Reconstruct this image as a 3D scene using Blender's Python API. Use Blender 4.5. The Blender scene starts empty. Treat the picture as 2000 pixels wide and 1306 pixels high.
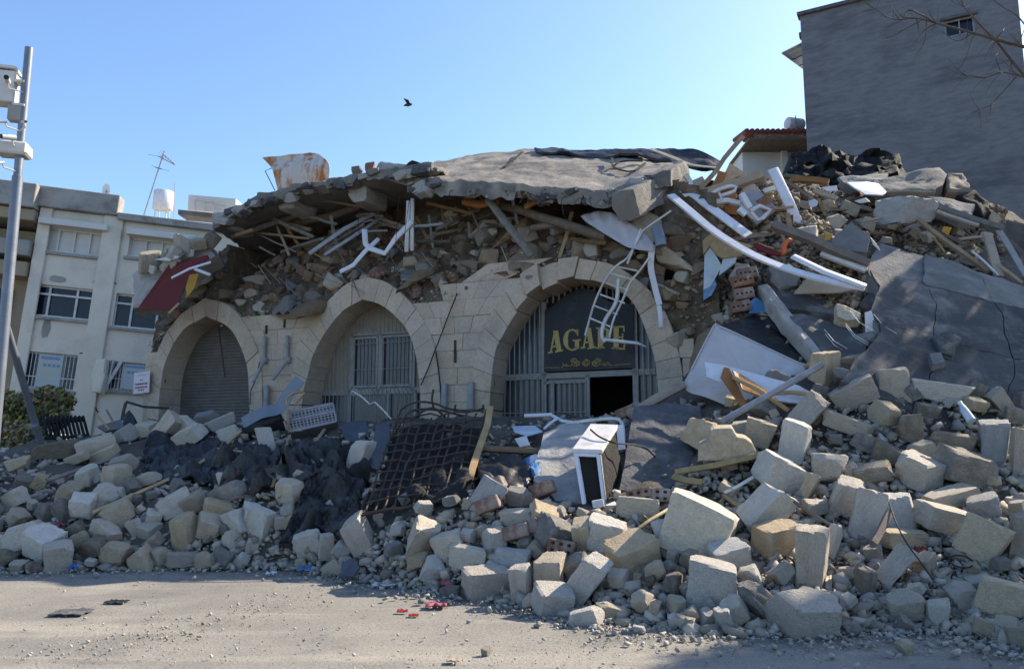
import bpy, bmesh, math, random
import numpy as np
from mathutils import Vector, Matrix, noise

random.seed(7)
rng = np.random.default_rng(11)
R = math.radians
SC = bpy.context.scene
COL = SC.collection

# ------------------------------------------------------------------ camera, sky, sun, exposure
EYE = Vector((0.0, 0.0, 1.6))
PITCH = R(8.0)
FPX = 1555.0
cam_d = bpy.data.cameras.new('camera')
cam_d.sensor_width = 36.0
cam_d.lens = 36.0 * FPX / 2000.0
cam_d.clip_end = 2000.0
cam = bpy.data.objects.new('camera', cam_d)
cam.location = EYE
cam.rotation_euler = (R(90) + PITCH, 0, 0)
COL.objects.link(cam)
SC.camera = cam

SUN_AZ, SUN_EL = 58.0, 36.0            # degrees right of straight ahead, above the horizon
SUN = Vector((math.sin(R(SUN_AZ)) * math.cos(R(SUN_EL)), math.cos(R(SUN_AZ)) * math.cos(R(SUN_EL)), math.sin(R(SUN_EL))))
world = bpy.data.worlds.new('World')
SC.world = world
world.use_nodes = True
wn = world.node_tree
wn.nodes.clear()
sky = wn.nodes.new('ShaderNodeTexSky')
sky.sky_type = 'NISHITA'
sky.sun_disc = False
sky.sun_elevation = R(SUN_EL)
sky.sun_rotation = R(SUN_AZ)
sky.air_density = 1.0
sky.dust_density = 0.9
sky.ozone_density = 5.0
bg = wn.nodes.new('ShaderNodeBackground')
bg.inputs['Strength'].default_value = 0.132
wo = wn.nodes.new('ShaderNodeOutputWorld')
wn.links.new(sky.outputs['Color'], bg.inputs['Color'])
wn.links.new(bg.outputs['Background'], wo.inputs['Surface'])

sun_d = bpy.data.lights.new('sun', 'SUN')
sun_d.energy = 5.0
sun_d.angle = R(0.53)
sun_d.color = (1.0, 0.88, 0.70)
sun = bpy.data.objects.new('sun', sun_d)
sun.rotation_euler = SUN.to_track_quat('Z', 'Y').to_euler()
sun.location = (20, 10, 20)
COL.objects.link(sun)

SC.view_settings.view_transform = 'Standard'
SC.view_settings.look = 'None'
SC.view_settings.exposure = 1.1
SC.view_settings.gamma = 1.0
SC.view_settings.use_curve_mapping = False

# ------------------------------------------------------------------ picture rays -> places in the world
CP, SP = math.cos(PITCH), math.sin(PITCH)
def ray(px, py):
    x = (px - 1000.0) / FPX
    y = (653.0 - py) / FPX
    return Vector((x, CP - SP * y, SP + CP * y))
def P(px, py, Y):
    d = ray(px, py)
    return EYE + d * (Y / d.y)
def mpp(Y):
    return Y / FPX / CP
def ground(px, py, z=0.0):
    d = ray(px, py)
    return EYE + d * ((z - EYE.z) / d.z)
# facade frame: s along the front, z up, o out towards the street
FA = R(23)
F0 = Vector((1.4, 15.5, 0))
FD = Vector((math.cos(FA), -math.sin(FA), 0))
FN = Vector((-math.sin(FA), -math.cos(FA), 0))
def FP(s, z, o=0.0):
    return F0 + FD * s + FN * o + Vector((0, 0, z))
def FO(px, py, o=0.0):
    d = ray(px, py)
    t = (F0 + FN * o - EYE).dot(FN) / d.dot(FN)
    return EYE + d * t
def FS(px, py, o=0.0):
    p = FO(px, py, o)
    return ((p - F0).dot(FD), p.z)

# ------------------------------------------------------------------ materials
def mat(name, c1, c2=None, scale=3.0, rough=0.85, bump=0.25, bscale=None, metal=0.0, stain=None, sscale=0.8, samt=0.5,
        vary=0.0, island=False, detail=6.0, spec=0.3, coord='Object', stretch=None, spos=(.5, .66), speck=0.0, sat=(.45, 1.2)):
    m = bpy.data.materials.new(name)
    m.use_nodes = True
    nt = m.node_tree
    N, L = nt.nodes, nt.links
    b = N['Principled BSDF']
    b.inputs['Roughness'].default_value = rough
    b.inputs['Metallic'].default_value = metal
    b.inputs['Specular IOR Level'].default_value = spec
    c2 = c2 or tuple(v * 0.7 for v in c1)
    tc = N.new('ShaderNodeTexCoord')
    src = tc.outputs[coord]
    if stretch:
        mp = N.new('ShaderNodeMapping')
        mp.inputs['Scale'].default_value = stretch
        L.new(src, mp.inputs['Vector']); src = mp.outputs['Vector']
    n1 = N.new('ShaderNodeTexNoise')
    n1.inputs['Scale'].default_value = scale
    n1.inputs['Detail'].default_value = detail
    n1.inputs['Roughness'].default_value = 0.62
    L.new(src, n1.inputs['Vector'])
    rp = N.new('ShaderNodeValToRGB')
    rp.color_ramp.elements[0].position = 0.32
    rp.color_ramp.elements[1].position = 0.68
    rp.color_ramp.elements[0].color = (*c2, 1)
    rp.color_ramp.elements[1].color = (*c1, 1)
    L.new(n1.outputs['Fac'], rp.inputs['Fac'])
    out = rp.outputs['Color']
    if stain:
        n2 = N.new('ShaderNodeTexNoise')
        n2.inputs['Scale'].default_value = sscale
        n2.inputs['Detail'].default_value = 8
        n2.inputs['Roughness'].default_value = 0.7
        L.new(src, n2.inputs['Vector'])
        r2 = N.new('ShaderNodeValToRGB')
        r2.color_ramp.elements[0].position = spos[0]
        r2.color_ramp.elements[1].position = spos[1]
        r2.color_ramp.elements[0].color = (0, 0, 0, 1)
        r2.color_ramp.elements[1].color = (samt, samt, samt, 1)
        L.new(n2.outputs['Fac'], r2.inputs['Fac'])
        mx = N.new('ShaderNodeMix'); mx.data_type = 'RGBA'
        L.new(r2.outputs['Color'], mx.inputs['Factor'])
        L.new(out, mx.inputs['A']); mx.inputs['B'].default_value = (*stain, 1)
        out = mx.outputs['Result']
    if speck > 0:
        n5 = N.new('ShaderNodeTexNoise')
        n5.inputs['Scale'].default_value = scale * 9
        n5.inputs['Detail'].default_value = 5
        n5.inputs['Roughness'].default_value = .8
        L.new(src, n5.inputs['Vector'])
        r5 = N.new('ShaderNodeValToRGB')
        r5.color_ramp.elements[0].position = .34; r5.color_ramp.elements[1].position = .60
        r5.color_ramp.elements[0].color = (1 - speck, 1 - speck, 1 - speck, 1)
        r5.color_ramp.elements[1].color = (1.12, 1.11, 1.08, 1)
        L.new(n5.outputs['Fac'], r5.inputs['Fac'])
        m5 = N.new('ShaderNodeMix'); m5.data_type = 'RGBA'; m5.blend_type = 'MULTIPLY'; m5.inputs['Factor'].default_value = 1
        L.new(out, m5.inputs['A']); L.new(r5.outputs['Color'], m5.inputs['B'])
        out = m5.outputs['Result']
    if vary > 0:
        if island:
            g = N.new('ShaderNodeNewGeometry'); rv = g.outputs['Random Per Island']
        else:
            g = N.new('ShaderNodeObjectInfo'); rv = g.outputs['Random']
        mr = N.new('ShaderNodeMapRange')
        mr.inputs['To Min'].default_value = 1 - vary
        mr.inputs['To Max'].default_value = 1 + vary * 0.6
        L.new(rv, mr.inputs['Value'])
        hs = N.new('ShaderNodeHueSaturation')
        L.new(mr.outputs['Result'], hs.inputs['Value'])
        ms = N.new('ShaderNodeMath'); ms.operation = 'MULTIPLY'; ms.inputs[1].default_value = 7.31
        mf = N.new('ShaderNodeMath'); mf.operation = 'FRACT'
        L.new(rv, ms.inputs[0]); L.new(ms.outputs[0], mf.inputs[0])
        m3 = N.new('ShaderNodeMapRange')
        m3.inputs['To Min'].default_value = sat[0]
        m3.inputs['To Max'].default_value = sat[1]
        L.new(mf.outputs[0], m3.inputs['Value']); L.new(m3.outputs['Result'], hs.inputs['Saturation'])
        L.new(out, hs.inputs['Color']); out = hs.outputs['Color']
    L.new(out, b.inputs['Base Color'])
    if bump > 0:
        n3 = N.new('ShaderNodeTexNoise')
        n3.inputs['Scale'].default_value = bscale or scale * 5
        n3.inputs['Detail'].default_value = 8
        n3.inputs['Roughness'].default_value = 0.7
        L.new(src, n3.inputs['Vector'])
        bp = N.new('ShaderNodeBump')
        bp.inputs['Strength'].default_value = bump
        bp.inputs['Distance'].default_value = 0.05
        L.new(n3.outputs['Fac'], bp.inputs['Height'])
        L.new(bp.outputs['Normal'], b.inputs['Normal'])
    return m

M = {}
M['lime'] = mat('limestone', (.53, .455, .35), (.40, .34, .255), 2.2, .94, .8, 13, stain=(.25, .21, .16), sscale=2.2, samt=.65, vary=.26, speck=.2)
M['lime_tan'] = mat('tan limestone', (.53, .44, .32), (.42, .34, .24), 2.2, .94, .8, 13, stain=(.52, .47, .39), sscale=1.6, samt=.75, vary=.15, speck=.2)
M['lime_pale'] = mat('pale limestone', (.62, .57, .48), (.51, .465, .385), 2.5, .94, .8, 13, stain=(.38, .34, .275), sscale=2.0, samt=.55, vary=.12, speck=.18)
M['lime_dirty'] = mat('soiled limestone', (.36, .31, .245), (.22, .19, .15), 2.0, .95, 1.0, 11, stain=(.44, .39, .31), sscale=2.6, samt=.7, vary=.25, speck=.3)
M['tarpm'] = mat('dusty black sheet', (.022, .022, .024), (.012, .012, .013), 3, .85, .5, 7, spec=.12, stain=(.07, .066, .06), sscale=2, samt=.5)
M['ashlar'] = mat('ashlar limestone', (.50, .41, .315), (.41, .335, .26), 2.6, .9, .3, 14, stain=(.30, .25, .195), sscale=1.1, samt=.55, vary=.09, speck=.18, sat=(.88, 1.1))
M['core'] = mat('rubble core', (.155, .115, .078), (.07, .053, .038), 2.3, .95, .9, 14, stain=(.27, .24, .19), sscale=5, samt=.5)
M['corestone'] = mat('core stone', (.29, .215, .14), (.18, .135, .09), 3, .95, .6, 10, stain=(.2, .17, .13), sscale=2, samt=.5, vary=.4, sat=(.8, 1.15))
M['dirt'] = mat('rubble dirt', (.15, .13, .105), (.07, .062, .052), 1.6, .96, 1.0, 16, stain=(.11, .10, .09), sscale=.9, samt=.6)  # earth tone, darkened to hold the shade of gaps between stones
M['rubble'] = mat('rubble stones', (.40, .345, .27), (.28, .24, .19), 3, .94, .4, 14, vary=.5, island=True)
M['gravel'] = mat('gravel', (.38, .345, .29), (.25, .23, .19), 3, .94, .0, vary=.4, island=True)
M['conc'] = mat('concrete', (.27, .25, .22), (.155, .145, .13), 2.2, .93, .6, 14, stain=(.10, .095, .09), sscale=1.2, samt=.6, vary=.12)
M['conc_pale'] = mat('pale concrete', (.42, .40, .37), (.30, .285, .265), 2.5, .93, .6, 16, stain=(.2, .19, .18), sscale=3, samt=.6, vary=.1)
M['conc_dark'] = mat('dark concrete', (.12, .12, .125), (.065, .066, .07), 2.5, .9, .7, 12, stain=(.2, .195, .19), sscale=3, samt=.5)
M['roof'] = mat('roof screed', (.33, .295, .25), (.15, .135, .118), 1.6, .93, .8, 9, stain=(.09, .086, .08), sscale=.7, samt=.85, stretch=(1, 1, 1))
M['paving'] = mat('paving', (.10, .098, .097), (.05, .05, .051), 1.8, .85, .5, 16, stain=(.30, .28, .25), sscale=1.4, samt=.55, vary=.15)
M['wood'] = mat('old timber', (.27, .165, .085), (.15, .09, .048), 6, .85, .4, 30, stain=(.08, .06, .04), sscale=3, samt=.5, vary=.35)
M['wood_pale'] = mat('pale split timber', (.42, .30, .175), (.28, .19, .105), 6, .85, .4, 30, stain=(.16, .11, .065), sscale=3, samt=.5, vary=.25)
M['wood_grey'] = mat('weathered timber', (.23, .19, .145), (.12, .10, .08), 6, .9, .4, 30, vary=.3)
M['wood_red'] = mat('orange brown board', (.33, .14, .04), (.22, .085, .025), 5, .6, .2, 30)
M['white'] = mat('white plastic', (.66, .67, .70), (.55, .56, .60), 3, .55, .1, 20, stain=(.33, .30, .27), sscale=3, samt=.55)
M['whitem'] = mat('white painted metal', (.62, .61, .59), (.48, .47, .45), 5, .5, .1, 25, stain=(.3, .27, .23), sscale=4, samt=.5)
M['grey'] = mat('grey painted metal', (.30, .305, .315), (.20, .205, .215), 5, .5, .15, 25, stain=(.15, .13, .11), sscale=3, samt=.5)
M['galv'] = mat('galvanised steel', (.17, .195, .235), (.13, .15, .185), 3, .5, .05, 20, metal=.3, stain=(.25, .26, .28), sscale=2, samt=.4, spec=.5)
M['rust'] = mat('rusty sheet', (.58, .52, .46), (.46, .41, .36), 2, .75, .2, 14, stain=(.36, .135, .03), sscale=1.5, samt=1.0, stretch=(2.2, 2.2, .6), spos=(.47, .60))
M['rebar'] = mat('burnt rebar', (.075, .055, .045), (.035, .03, .028), 9, .8, .3, 40, stain=(.16, .08, .04), sscale=5, samt=.5)
M['black'] = mat('black tarpaulin', (.016, .017, .020), (.009, .009, .011), 3, .46, .5, 7, spec=.45, stain=(.085, .08, .075), sscale=2.2, samt=.6)
M['soot'] = mat('charred', (.035, .032, .03), (.015, .014, .014), 5, .95, .8, 14)
M['dark'] = mat('dark interior', (.03, .027, .024), (.015, .014, .013), 2, .95, .3)  # near black that holds the shade of rooms, casings and holes
M['brick'] = mat('red clay brick', (.25, .125, .08), (.17, .085, .055), 5, .9, .5, 18, stain=(.36, .31, .25), sscale=4, samt=.8, vary=.2)
M['red'] = mat('dark red panel', (.12, .007, .009), (.085, .005, .006), 3, .55, .1)
M['redbright'] = mat('bright red plastic', (.26, .025, .02), (.18, .015, .015), 4, .5, .2)
M['pink'] = mat('pink cloth', (.42, .12, .17), (.28, .06, .09), 8, .9, .3)
M['yellow'] = mat('ochre board', (.45, .27, .05), (.34, .19, .03), 4, .7, .2)
M['orange'] = mat('orange plastic', (.62, .13, .03), (.5, .09, .02), 4, .5, .1)
M['posterb'] = mat('poster header blue', (.14, .24, .38), (.18, .28, .42), 3, .6, 0)
M['blue'] = mat('blue paint', (.055, .19, .40), (.04, .14, .32), 3, .6, .2, stain=(.3, .33, .36), sscale=3, samt=.5)
M['paleblue'] = mat('pale blue white paint', (.46, .53, .58), (.36, .43, .50), 3, .7, .2)
M['bluelit'] = mat('bright blue plastic', (.03, .17, .62), (.02, .12, .5), 3, .4, .05)  # saturated blue, the plastic's own colour
M['cloth'] = mat('grey white upholstery', (.48, .465, .47), (.40, .385, .39), 2, .9, .15, 22, stain=(.30, .26, .22), sscale=1.3, samt=.45)
M['cream'] = mat('cream render', (.66, .60, .50), (.57, .515, .43), .9, .93, .3, 18, stain=(.35, .33, .29), sscale=.6, samt=.45)
M['cream_d'] = mat('weathered grey render', (.34, .325, .30), (.23, .22, .20), 1.4, .93, .3, 18, stain=(.10, .10, .10), sscale=1.5, samt=.6)
M['tanr'] = mat('tan render', (.33, .265, .185), (.25, .2, .14), 1.2, .93, .3, 18)
M['glass'] = mat('dark glass', (.010, .013, .022), (.016, .02, .03), 1.5, .12, 0, spec=.3)
M['glassb'] = mat('blue grey glazing', (.055, .062, .075), (.035, .04, .05), 3, .25, .05, spec=.5)
M['shut'] = mat('white shutter', (.58, .565, .53), (.5, .485, .455), 2, .6, .05, stain=(.4, .38, .35), sscale=1, samt=.3)
M['sign'] = mat('black sign glass', (.016, .017, .022), (.010, .011, .015), 2, .38, .05, stain=(.06, .06, .06), sscale=1.6, samt=.5, spec=.2)
M['gold'] = mat('gold lettering', (.40, .30, .10), (.32, .23, .07), 6, .5, .05)
M['paper'] = mat('paper', (.62, .58, .60), (.56, .52, .55), 3, .8, 0)
M['ink'] = mat('grey ink', (.09, .08, .10), None, 3, .8, 0)
M['inkred'] = mat('red ink', (.40, .05, .06), None, 3, .8, 0)
M['curtain'] = mat('beige backing', (.36, .31, .235), (.28, .24, .18), 3, .8, .1)
M['roller'] = mat('roller shutter', (.165, .155, .14), (.12, .113, .103), 4, .55, .1, 30, metal=.3, stain=(.2, .185, .165), sscale=1.2, samt=.5)
M['wallgrey'] = mat('grey side render', (.19, .192, .205), (.135, .137, .148), 2.2, .93, .9, 4, stain=(.075, .08, .095), sscale=.25, samt=.7, stretch=(1, 1, 3.2))
M['tile'] = mat('roof tile', (.20, .055, .045), (.15, .04, .035), 4, .8, .1)
M['leaf'] = mat('leaves', (.16, .17, .035), (.09, .105, .022), 5, .7, 0, vary=.5, island=True)
M['leafd'] = mat('dark leaves', (.04, .06, .018), (.028, .04, .012), 5, .7, 0, vary=.4, island=True)
M['leaft'] = mat('tan dry leaves', (.36, .27, .10), (.25, .18, .065), 5, .8, 0, vary=.4, island=True)
M['bark'] = mat('bark', (.13, .09, .062), (.075, .052, .037), 8, .95, .4, 30)
M['flower'] = mat('pink petals', (.52, .10, .20), (.40, .06, .14), 5, .7, 0, vary=.3, island=True)
M['bird'] = mat('bird plumage', (.03, .03, .035), None, 5, .8, 0)
M['poster'] = mat('poster blue', (.36, .42, .47), (.44, .46, .46), 1.2, .6, 0, stain=(.42, .42, .28), sscale=1.1, samt=.8)
M['rope'] = mat('cable black', (.02, .02, .022), None, 5, .7, 0)
M['straw'] = mat('straw plaster', (.44, .34, .20), (.30, .225, .13), 6, .95, .9, 20)
M['rubble_dark'] = mat('core rubble', (.30, .235, .165), (.19, .15, .105), 3, .94, .4, 14, sat=(.75, 1.15), vary=.5, island=True)
M['yellow_metal'] = mat('yellowish angle iron', (.33, .26, .12), (.22, .17, .08), 5, .6, .2, 25, stain=(.12, .09, .06), sscale=4, samt=.6)
M['grille'] = mat('grille paint', (.27, .26, .24), (.19, .183, .17), 5, .55, .1, 25, stain=(.16, .13, .10), sscale=4, samt=.5)
M['cratem'] = mat('grey crate plastic', (.30, .29, .30), (.22, .21, .22), 5, .6, .1)

# ------------------------------------------------------------------ mesh and object helpers
def origin_of(o):
    v = Vector((0, 0, 0))
    while o is not None:
        v = v + o.location
        o = o.parent
    return v
class MB:
    def __init__(self):
        self.v, self.f = [], []
    def add(self, vs, fs):
        k = len(self.v)
        self.v += [Vector(p) for p in vs]
        self.f += [tuple(i + k for i in f) for f in fs]
        return self
    def box(self, c, ax, sz):
        c = Vector(c)
        X, Y, Z = [Vector(a) * (s * .5) for a, s in zip(ax, sz)]
        vs = [c + X * i + Y * j + Z * k for k in (-1, 1) for j in (-1, 1) for i in (-1, 1)]
        return self.add(vs, [(0, 2, 3, 1), (4, 5, 7, 6), (0, 1, 5, 4), (2, 6, 7, 3), (0, 4, 6, 2), (1, 3, 7, 5)])
    def beam(self, a, b, w, t, up=None, segs=1, wob=0.0):
        a, b = Vector(a), Vector(b)
        return self.strip([a.lerp(b, i / segs) + (Vector((random.uniform(-1, 1), random.uniform(-1, 1), random.uniform(-1, 1))) * wob if 0 < i < segs else Vector()) for i in range(segs + 1)], w, t, up)
    def strip(self, pts, w, t, up=None):
        """a bar of rectangular section swept along points; UP is the direction of its thickness t"""
        pts = [Vector(p) for p in pts]
        n = len(pts)
        ws = w if hasattr(w, '__len__') else [w] * n
        vs = []
        for i, p in enumerate(pts):
            d = (pts[min(i + 1, n - 1)] - pts[max(i - 1, 0)]).normalized()
            u = Vector(up) if up is not None else Vector((0, -1, .35))
            s = d.cross(u)
            if s.length < 1e-4:
                s = d.cross(Vector((1, 0, 0)))
            s.normalize()
            u = s.cross(d).normalized()
            s = s * (ws[i] * .5); u = u * (t * .5)
            vs += [p - s - u, p + s - u, p + s + u, p - s + u]
        fs = [(3, 2, 1, 0)]
        for i in range(n - 1):
            k = 4 * i
            for j in range(4):
                j2 = (j + 1) % 4
                fs.append((k + j, k + j2, k + 4 + j2, k + 4 + j))
        k = 4 * (n - 1)
        fs.append((k, k + 1, k + 2, k + 3))
        return self.add(vs, fs)
    def tube(self, pts, r, n=6, cap=True):
        pts = [Vector(p) for p in pts]
        m = len(pts)
        rs = r if hasattr(r, '__len__') else [r] * m
        vs = []
        prev = None
        for i, p in enumerate(pts):
            d = (pts[min(i + 1, m - 1)] - pts[max(i - 1, 0)]).normalized()
            if prev is None:
                a = d.orthogonal().normalized()
            else:
                a = (prev - d * prev.dot(d)).normalized()
            prev = a
            b = d.cross(a)
            for j in range(n):
                t = 2 * math.pi * j / n
                vs.append(p + (a * math.cos(t) + b * math.sin(t)) * rs[i])
        fs = []
        for i in range(m - 1):
            for j in range(n):
                j2 = (j + 1) % n
                fs.append((i * n + j, i * n + j2, (i + 1) * n + j2, (i + 1) * n + j))
        if cap:
            fs.append(tuple(reversed(range(n))))
            fs.append(tuple(range((m - 1) * n, m * n)))
        return self.add(vs, fs)
    def prism(self, pts, ext):
        pts = [Vector(p) for p in pts]
        ext = Vector(ext)
        n = len(pts)
        vs = pts + [p + ext for p in pts]
        fs = [tuple(range(n)), tuple(reversed(range(n, 2 * n)))]
        fs += [(i, (i + 1) % n + 0, (i + 1) % n + n, i + n)[::-1] for i in range(n)]
        return self.add(vs, fs)
    def grid(self, rows, th=None):
        """rows of points -> sheet; th = offset vector or function of point giving the under side"""
        nu, nv = len(rows), len(rows[0])
        flat = [Vector(p) for r in rows for p in r]
        fs = [(i * nv + j, i * nv + j + 1, (i + 1) * nv + j + 1, (i + 1) * nv + j) for i in range(nu - 1) for j in range(nv - 1)]
        if th is None:
            return self.add(flat, fs)
        off = len(flat)
        low = [p + (th(p) if callable(th) else Vector(th)) for p in flat]
        fs2 = [tuple(i + off for i in reversed(f)) for f in fs]
        rim = []
        for j in range(nv - 1):
            rim += [(j + 1, j), ((nu - 1) * nv + j, (nu - 1) * nv + j + 1)]
        for i in range(nu - 1):
            rim += [(i * nv, (i + 1) * nv), ((i + 1) * nv + nv - 1, i * nv + nv - 1)]
        fs3 = [(a, b, b + off, a + off) for a, b in rim]
        return self.add(flat + low, fs + fs2 + fs3)
    def build(self, name, m, parent=None, smooth=None, bevel=0.0, at=None, fix=True):
        if parent is not None:
            o0 = origin_of(parent)
        elif at is not None:
            o0 = Vector(at)
        else:
            xs = [p.x for p in self.v]; ys = [p.y for p in self.v]; zs = [p.z for p in self.v]
            o0 = Vector(((min(xs) + max(xs)) / 2, (min(ys) + max(ys)) / 2, min(zs)))
        me = bpy.data.meshes.new(name)
        me.from_pydata([tuple(p - o0) for p in self.v], [], self.f)
        if fix or bevel > 0:
            bm = bmesh.new(); bm.from_mesh(me)
            bmesh.ops.recalc_face_normals(bm, faces=bm.faces)
            if bevel > 0:
                bmesh.ops.bevel(bm, geom=bm.edges[:], offset=bevel, segments=1, affect='EDGES', profile=.6)
            bm.to_mesh(me); bm.free()
        me.materials.append(M[m] if isinstance(m, str) else m)
        if smooth:
            me.polygons.foreach_set('use_smooth', [True] * len(me.polygons))
            me.set_sharp_from_angle(angle=R(smooth))
        ob = bpy.data.objects.new(name, me)
        COL.objects.link(ob)
        if parent is not None:
            ob.parent = parent
        else:
            ob.location = o0
        return ob
def tag(o, label, cat, group=None):
    o['label'] = label; o['category'] = cat; o['kind'] = 'thing'
    if group: o['group'] = group
    return o
def thing(name, loc, label, cat, group=None):
    o = bpy.data.objects.new(name, None)
    o.empty_display_size = .2
    o.location = loc
    COL.objects.link(o)
    return tag(o, label, cat, group)
def kind(o, k, label=None):
    o['kind'] = k
    if label: o['label'] = label
    return o
def nz(p, s, seed=0.0):
    return noise.noise(Vector(p) * s + Vector((seed, seed * 1.7, -seed)))
def fnz(p, s, seed=0.0, octv=4):
    return noise.fractal(Vector(p) * s + Vector((seed, seed * 1.7, -seed)), 0.8, 2.1, octv)
def polyline(pts, n):
    """n+1 points evenly spaced along a Catmull-Rom curve through 2D/3D pts"""
    pts = [np.array(p, float) for p in pts]
    e = [2 * pts[0] - pts[1]] + pts + [2 * pts[-1] - pts[-2]]
    dense = []
    for i in range(1, len(e) - 2):
        p0, p1, p2, p3 = e[i - 1], e[i], e[i + 1], e[i + 2]
        for k in range(16):
            t = k / 16
            dense.append(.5 * ((2 * p1) + (p2 - p0) * t + (2 * p0 - 5 * p1 + 4 * p2 - p3) * t * t + (3 * p1 - p0 - 3 * p2 + p3) * t ** 3))
    dense.append(pts[-1])
    dense = np.array(dense)
    L = np.concatenate([[0], np.cumsum(np.linalg.norm(np.diff(dense, axis=0), axis=1))])
    q = np.linspace(0, L[-1], n + 1)
    return np.stack([np.interp(q, L, dense[:, k]) for k in range(dense.shape[1])], 1)

# ------------------------------------------------------------------ stones: convex broken blocks
def cube_dirs(n):
    """surface points of a cube with n cells per edge, and its quads"""
    idx, vs, fs = {}, [], []
    def vid(a):
        if a not in idx:
            idx[a] = len(vs); vs.append([2 * c / n - 1 for c in a])
        return idx[a]
    for ax in range(3):
        for side in (0, n):
            for i in range(n):
                for j in range(n):
                    q = []
                    for di, dj in ((0, 0), (1, 0), (1, 1), (0, 1)):
                        a = [0, 0, 0]; a[ax] = side; a[(ax + 1) % 3] = i + di; a[(ax + 2) % 3] = j + dj
                        q.append(vid(tuple(a)))
                    fs.append(tuple(q if side else reversed(q)))
    return np.array(vs, float), fs
def stone_points(dirs, dims, planes, p):
    """points on a soft convex polytope: dirs scaled to half dims, planes = rows (nx,ny,nz,d)"""
    d = dirs * np.array(dims)
    d = d / np.linalg.norm(d, axis=1, keepdims=True)
    q = np.clip(d @ planes[:, :3].T, 0, None) / planes[:, 3]
    r = (q ** p).sum(1) ** (-1.0 / p)
    return d * r[:, None]
def rand_planes(dims, tilt, cuts, depth, g):
    pl = []
    for ax in range(3):
        for sgn in (-1, 1):
            n = g.normal(0, tilt, 3); n[ax] = sgn
            n /= np.linalg.norm(n)
            pl.append([*n, dims[ax]])
    for _ in range(cuts):
        c = np.array([g.choice([-1, 1]) for _ in range(3)], float)
        if g.random() < .45:
            c[g.integers(3)] *= .15
        n = c / np.array(dims) + g.normal(0, .35, 3) / np.mean(dims)
        n /= np.linalg.norm(n)
        sup = (np.abs(n) * np.array(dims)).sum()
        pl.append([*n, sup * (1 - depth * g.uniform(.5, 1.3))])
    return np.array(pl)
CD8, CF8 = cube_dirs(9)
CD2, CF2 = cube_dirs(2)
CD3, CF3 = cube_dirs(3)
def stone_mesh(name, dims, tilt, cuts, depth, g, p=26, rough=.018, big=.03):
    v = stone_points(CD8, dims, rand_planes(dims, tilt, cuts, depth, g), p)
    sd = g.uniform(0, 50)
    out = []
    for q in v:
        q = Vector(q)
        n = q.normalized()
        out.append(tuple(q + n * (fnz(q, 5.5, sd) * rough + nz(q, 1.8, sd) * big)))
    me = bpy.data.meshes.new(name)
    me.from_pydata(out, [], CF8)
    me.polygons.foreach_set('use_smooth', [True] * len(me.polygons))
    me.set_sharp_from_angle(angle=R(24))
    return me

# ------------------------------------------------------------------ the rubble heap as a height field
toe = [(-200, 1108), (0, 1116), (250, 1112), (500, 1108), (680, 1130), (820, 1150), (900, 1162), (1050, 1196), (1180, 1222), (1300, 1236), (1550, 1246), (1700, 1238), (1850, 1240), (2000, 1278), (2250, 1300)]
ctrl = [tuple(ground(x, y, 0.0)) for x, y in toe]
ctrl += [(p[0] - .1, p[1] - .9, -.28) for p in ctrl] + [(p[0] - .2, p[1] - 2.2, -.5) for p in ctrl]
for x, y, Y in [(-250, 1000, 11.8), (0, 1000, 11.9), (250, 1000, 11.6), (500, 980, 11.4), (750, 1000, 10.7), (-250, 920, 14.2), (0, 900, 14.5), (250, 900, 13.8),
                (500, 880, 13.2), (750, 900, 12.2), (900, 1000, 9.9), (1000, 900, 11.4), (120, 850, 16.3), (300, 826, 16.2), (500, 820, 15.4), (700, 820, 14.6),
                (900, 822, 13.7), (1150, 812, 13.0), (-100, 880, 16.5), (1100, 1050, 9.25), (1300, 1050, 8.8), (1500, 1050, 8.6), (1700, 1050, 8.6),
                (1950, 1050, 8.4), (2250, 1050, 8.4), (1300, 900, 10.6), (1500, 900, 10.2), (1700, 900, 10.0), (1950, 900, 9.9), (2250, 900, 9.9), (1500, 800, 11.3),
                (1700, 765, 11.2), (1950, 790, 11.0), (2250, 800, 11.2), (1300, 790, 12.8), (1420, 710, 13.4), (1700, 720, 11.7), (2000, 770, 11.5), (1600, 660, 13.0), (1850, 610, 13.3),
                (1700, 490, 15.0), (2000, 570, 13.9), (2250, 640, 13.9), (1450, 575, 14.4), (1440, 465, 15.4), (1400, 385, 16.4), (1600, 420, 16.6), (1600, 352, 18.4),
                (1800, 405, 17.0), (1830, 350, 18.3), (1950, 460, 16.2), (1480, 352, 18.2), (2100, 520, 16)]:
    ctrl.append(tuple(P(x, y, Y)))
# inside the shops the fill stays low; behind the heap it flattens
for s in (-10, -7.5, -5, -2.5, 0, 1.2):
    p = FP(s, 1.55 if s < -1 else 1.7, -1.2); ctrl.append(tuple(p))
    p = FP(s, 1.0, -4); ctrl.append(tuple(p))
ctrl += [(-14, 19, 1.0), (-18, 15, .9), (-16, 24, .8), (-6, 26, .6), (1, 22, 2.5), (2, 24, 1.5), (3.4, 19.5, 5.5), (6, 22, 6.6), (10, 21.0, 6.6), (14, 17, 6.0), (16, 12, 3.0), (16, 9.5, 1.0), (9, 26, 6.0), (3, 27, 1)]
ctrl = np.array(ctrl)
def tps(r):
    return np.where(r > 0, r * r * np.log(np.maximum(r, 1e-9)), 0)
n_ = len(ctrl)
K = tps(np.linalg.norm(ctrl[:, None, :2] - ctrl[None, :, :2], axis=2)) + np.eye(n_) * .02
A_ = np.zeros((n_ + 3, n_ + 3)); A_[:n_, :n_] = K; A_[:n_, n_] = 1; A_[:n_, n_ + 1:] = ctrl[:, :2]; A_[n_:, :n_] = A_[:n_, n_:].T
w_ = np.linalg.solve(A_, np.concatenate([ctrl[:, 2], np.zeros(3)]))
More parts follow.
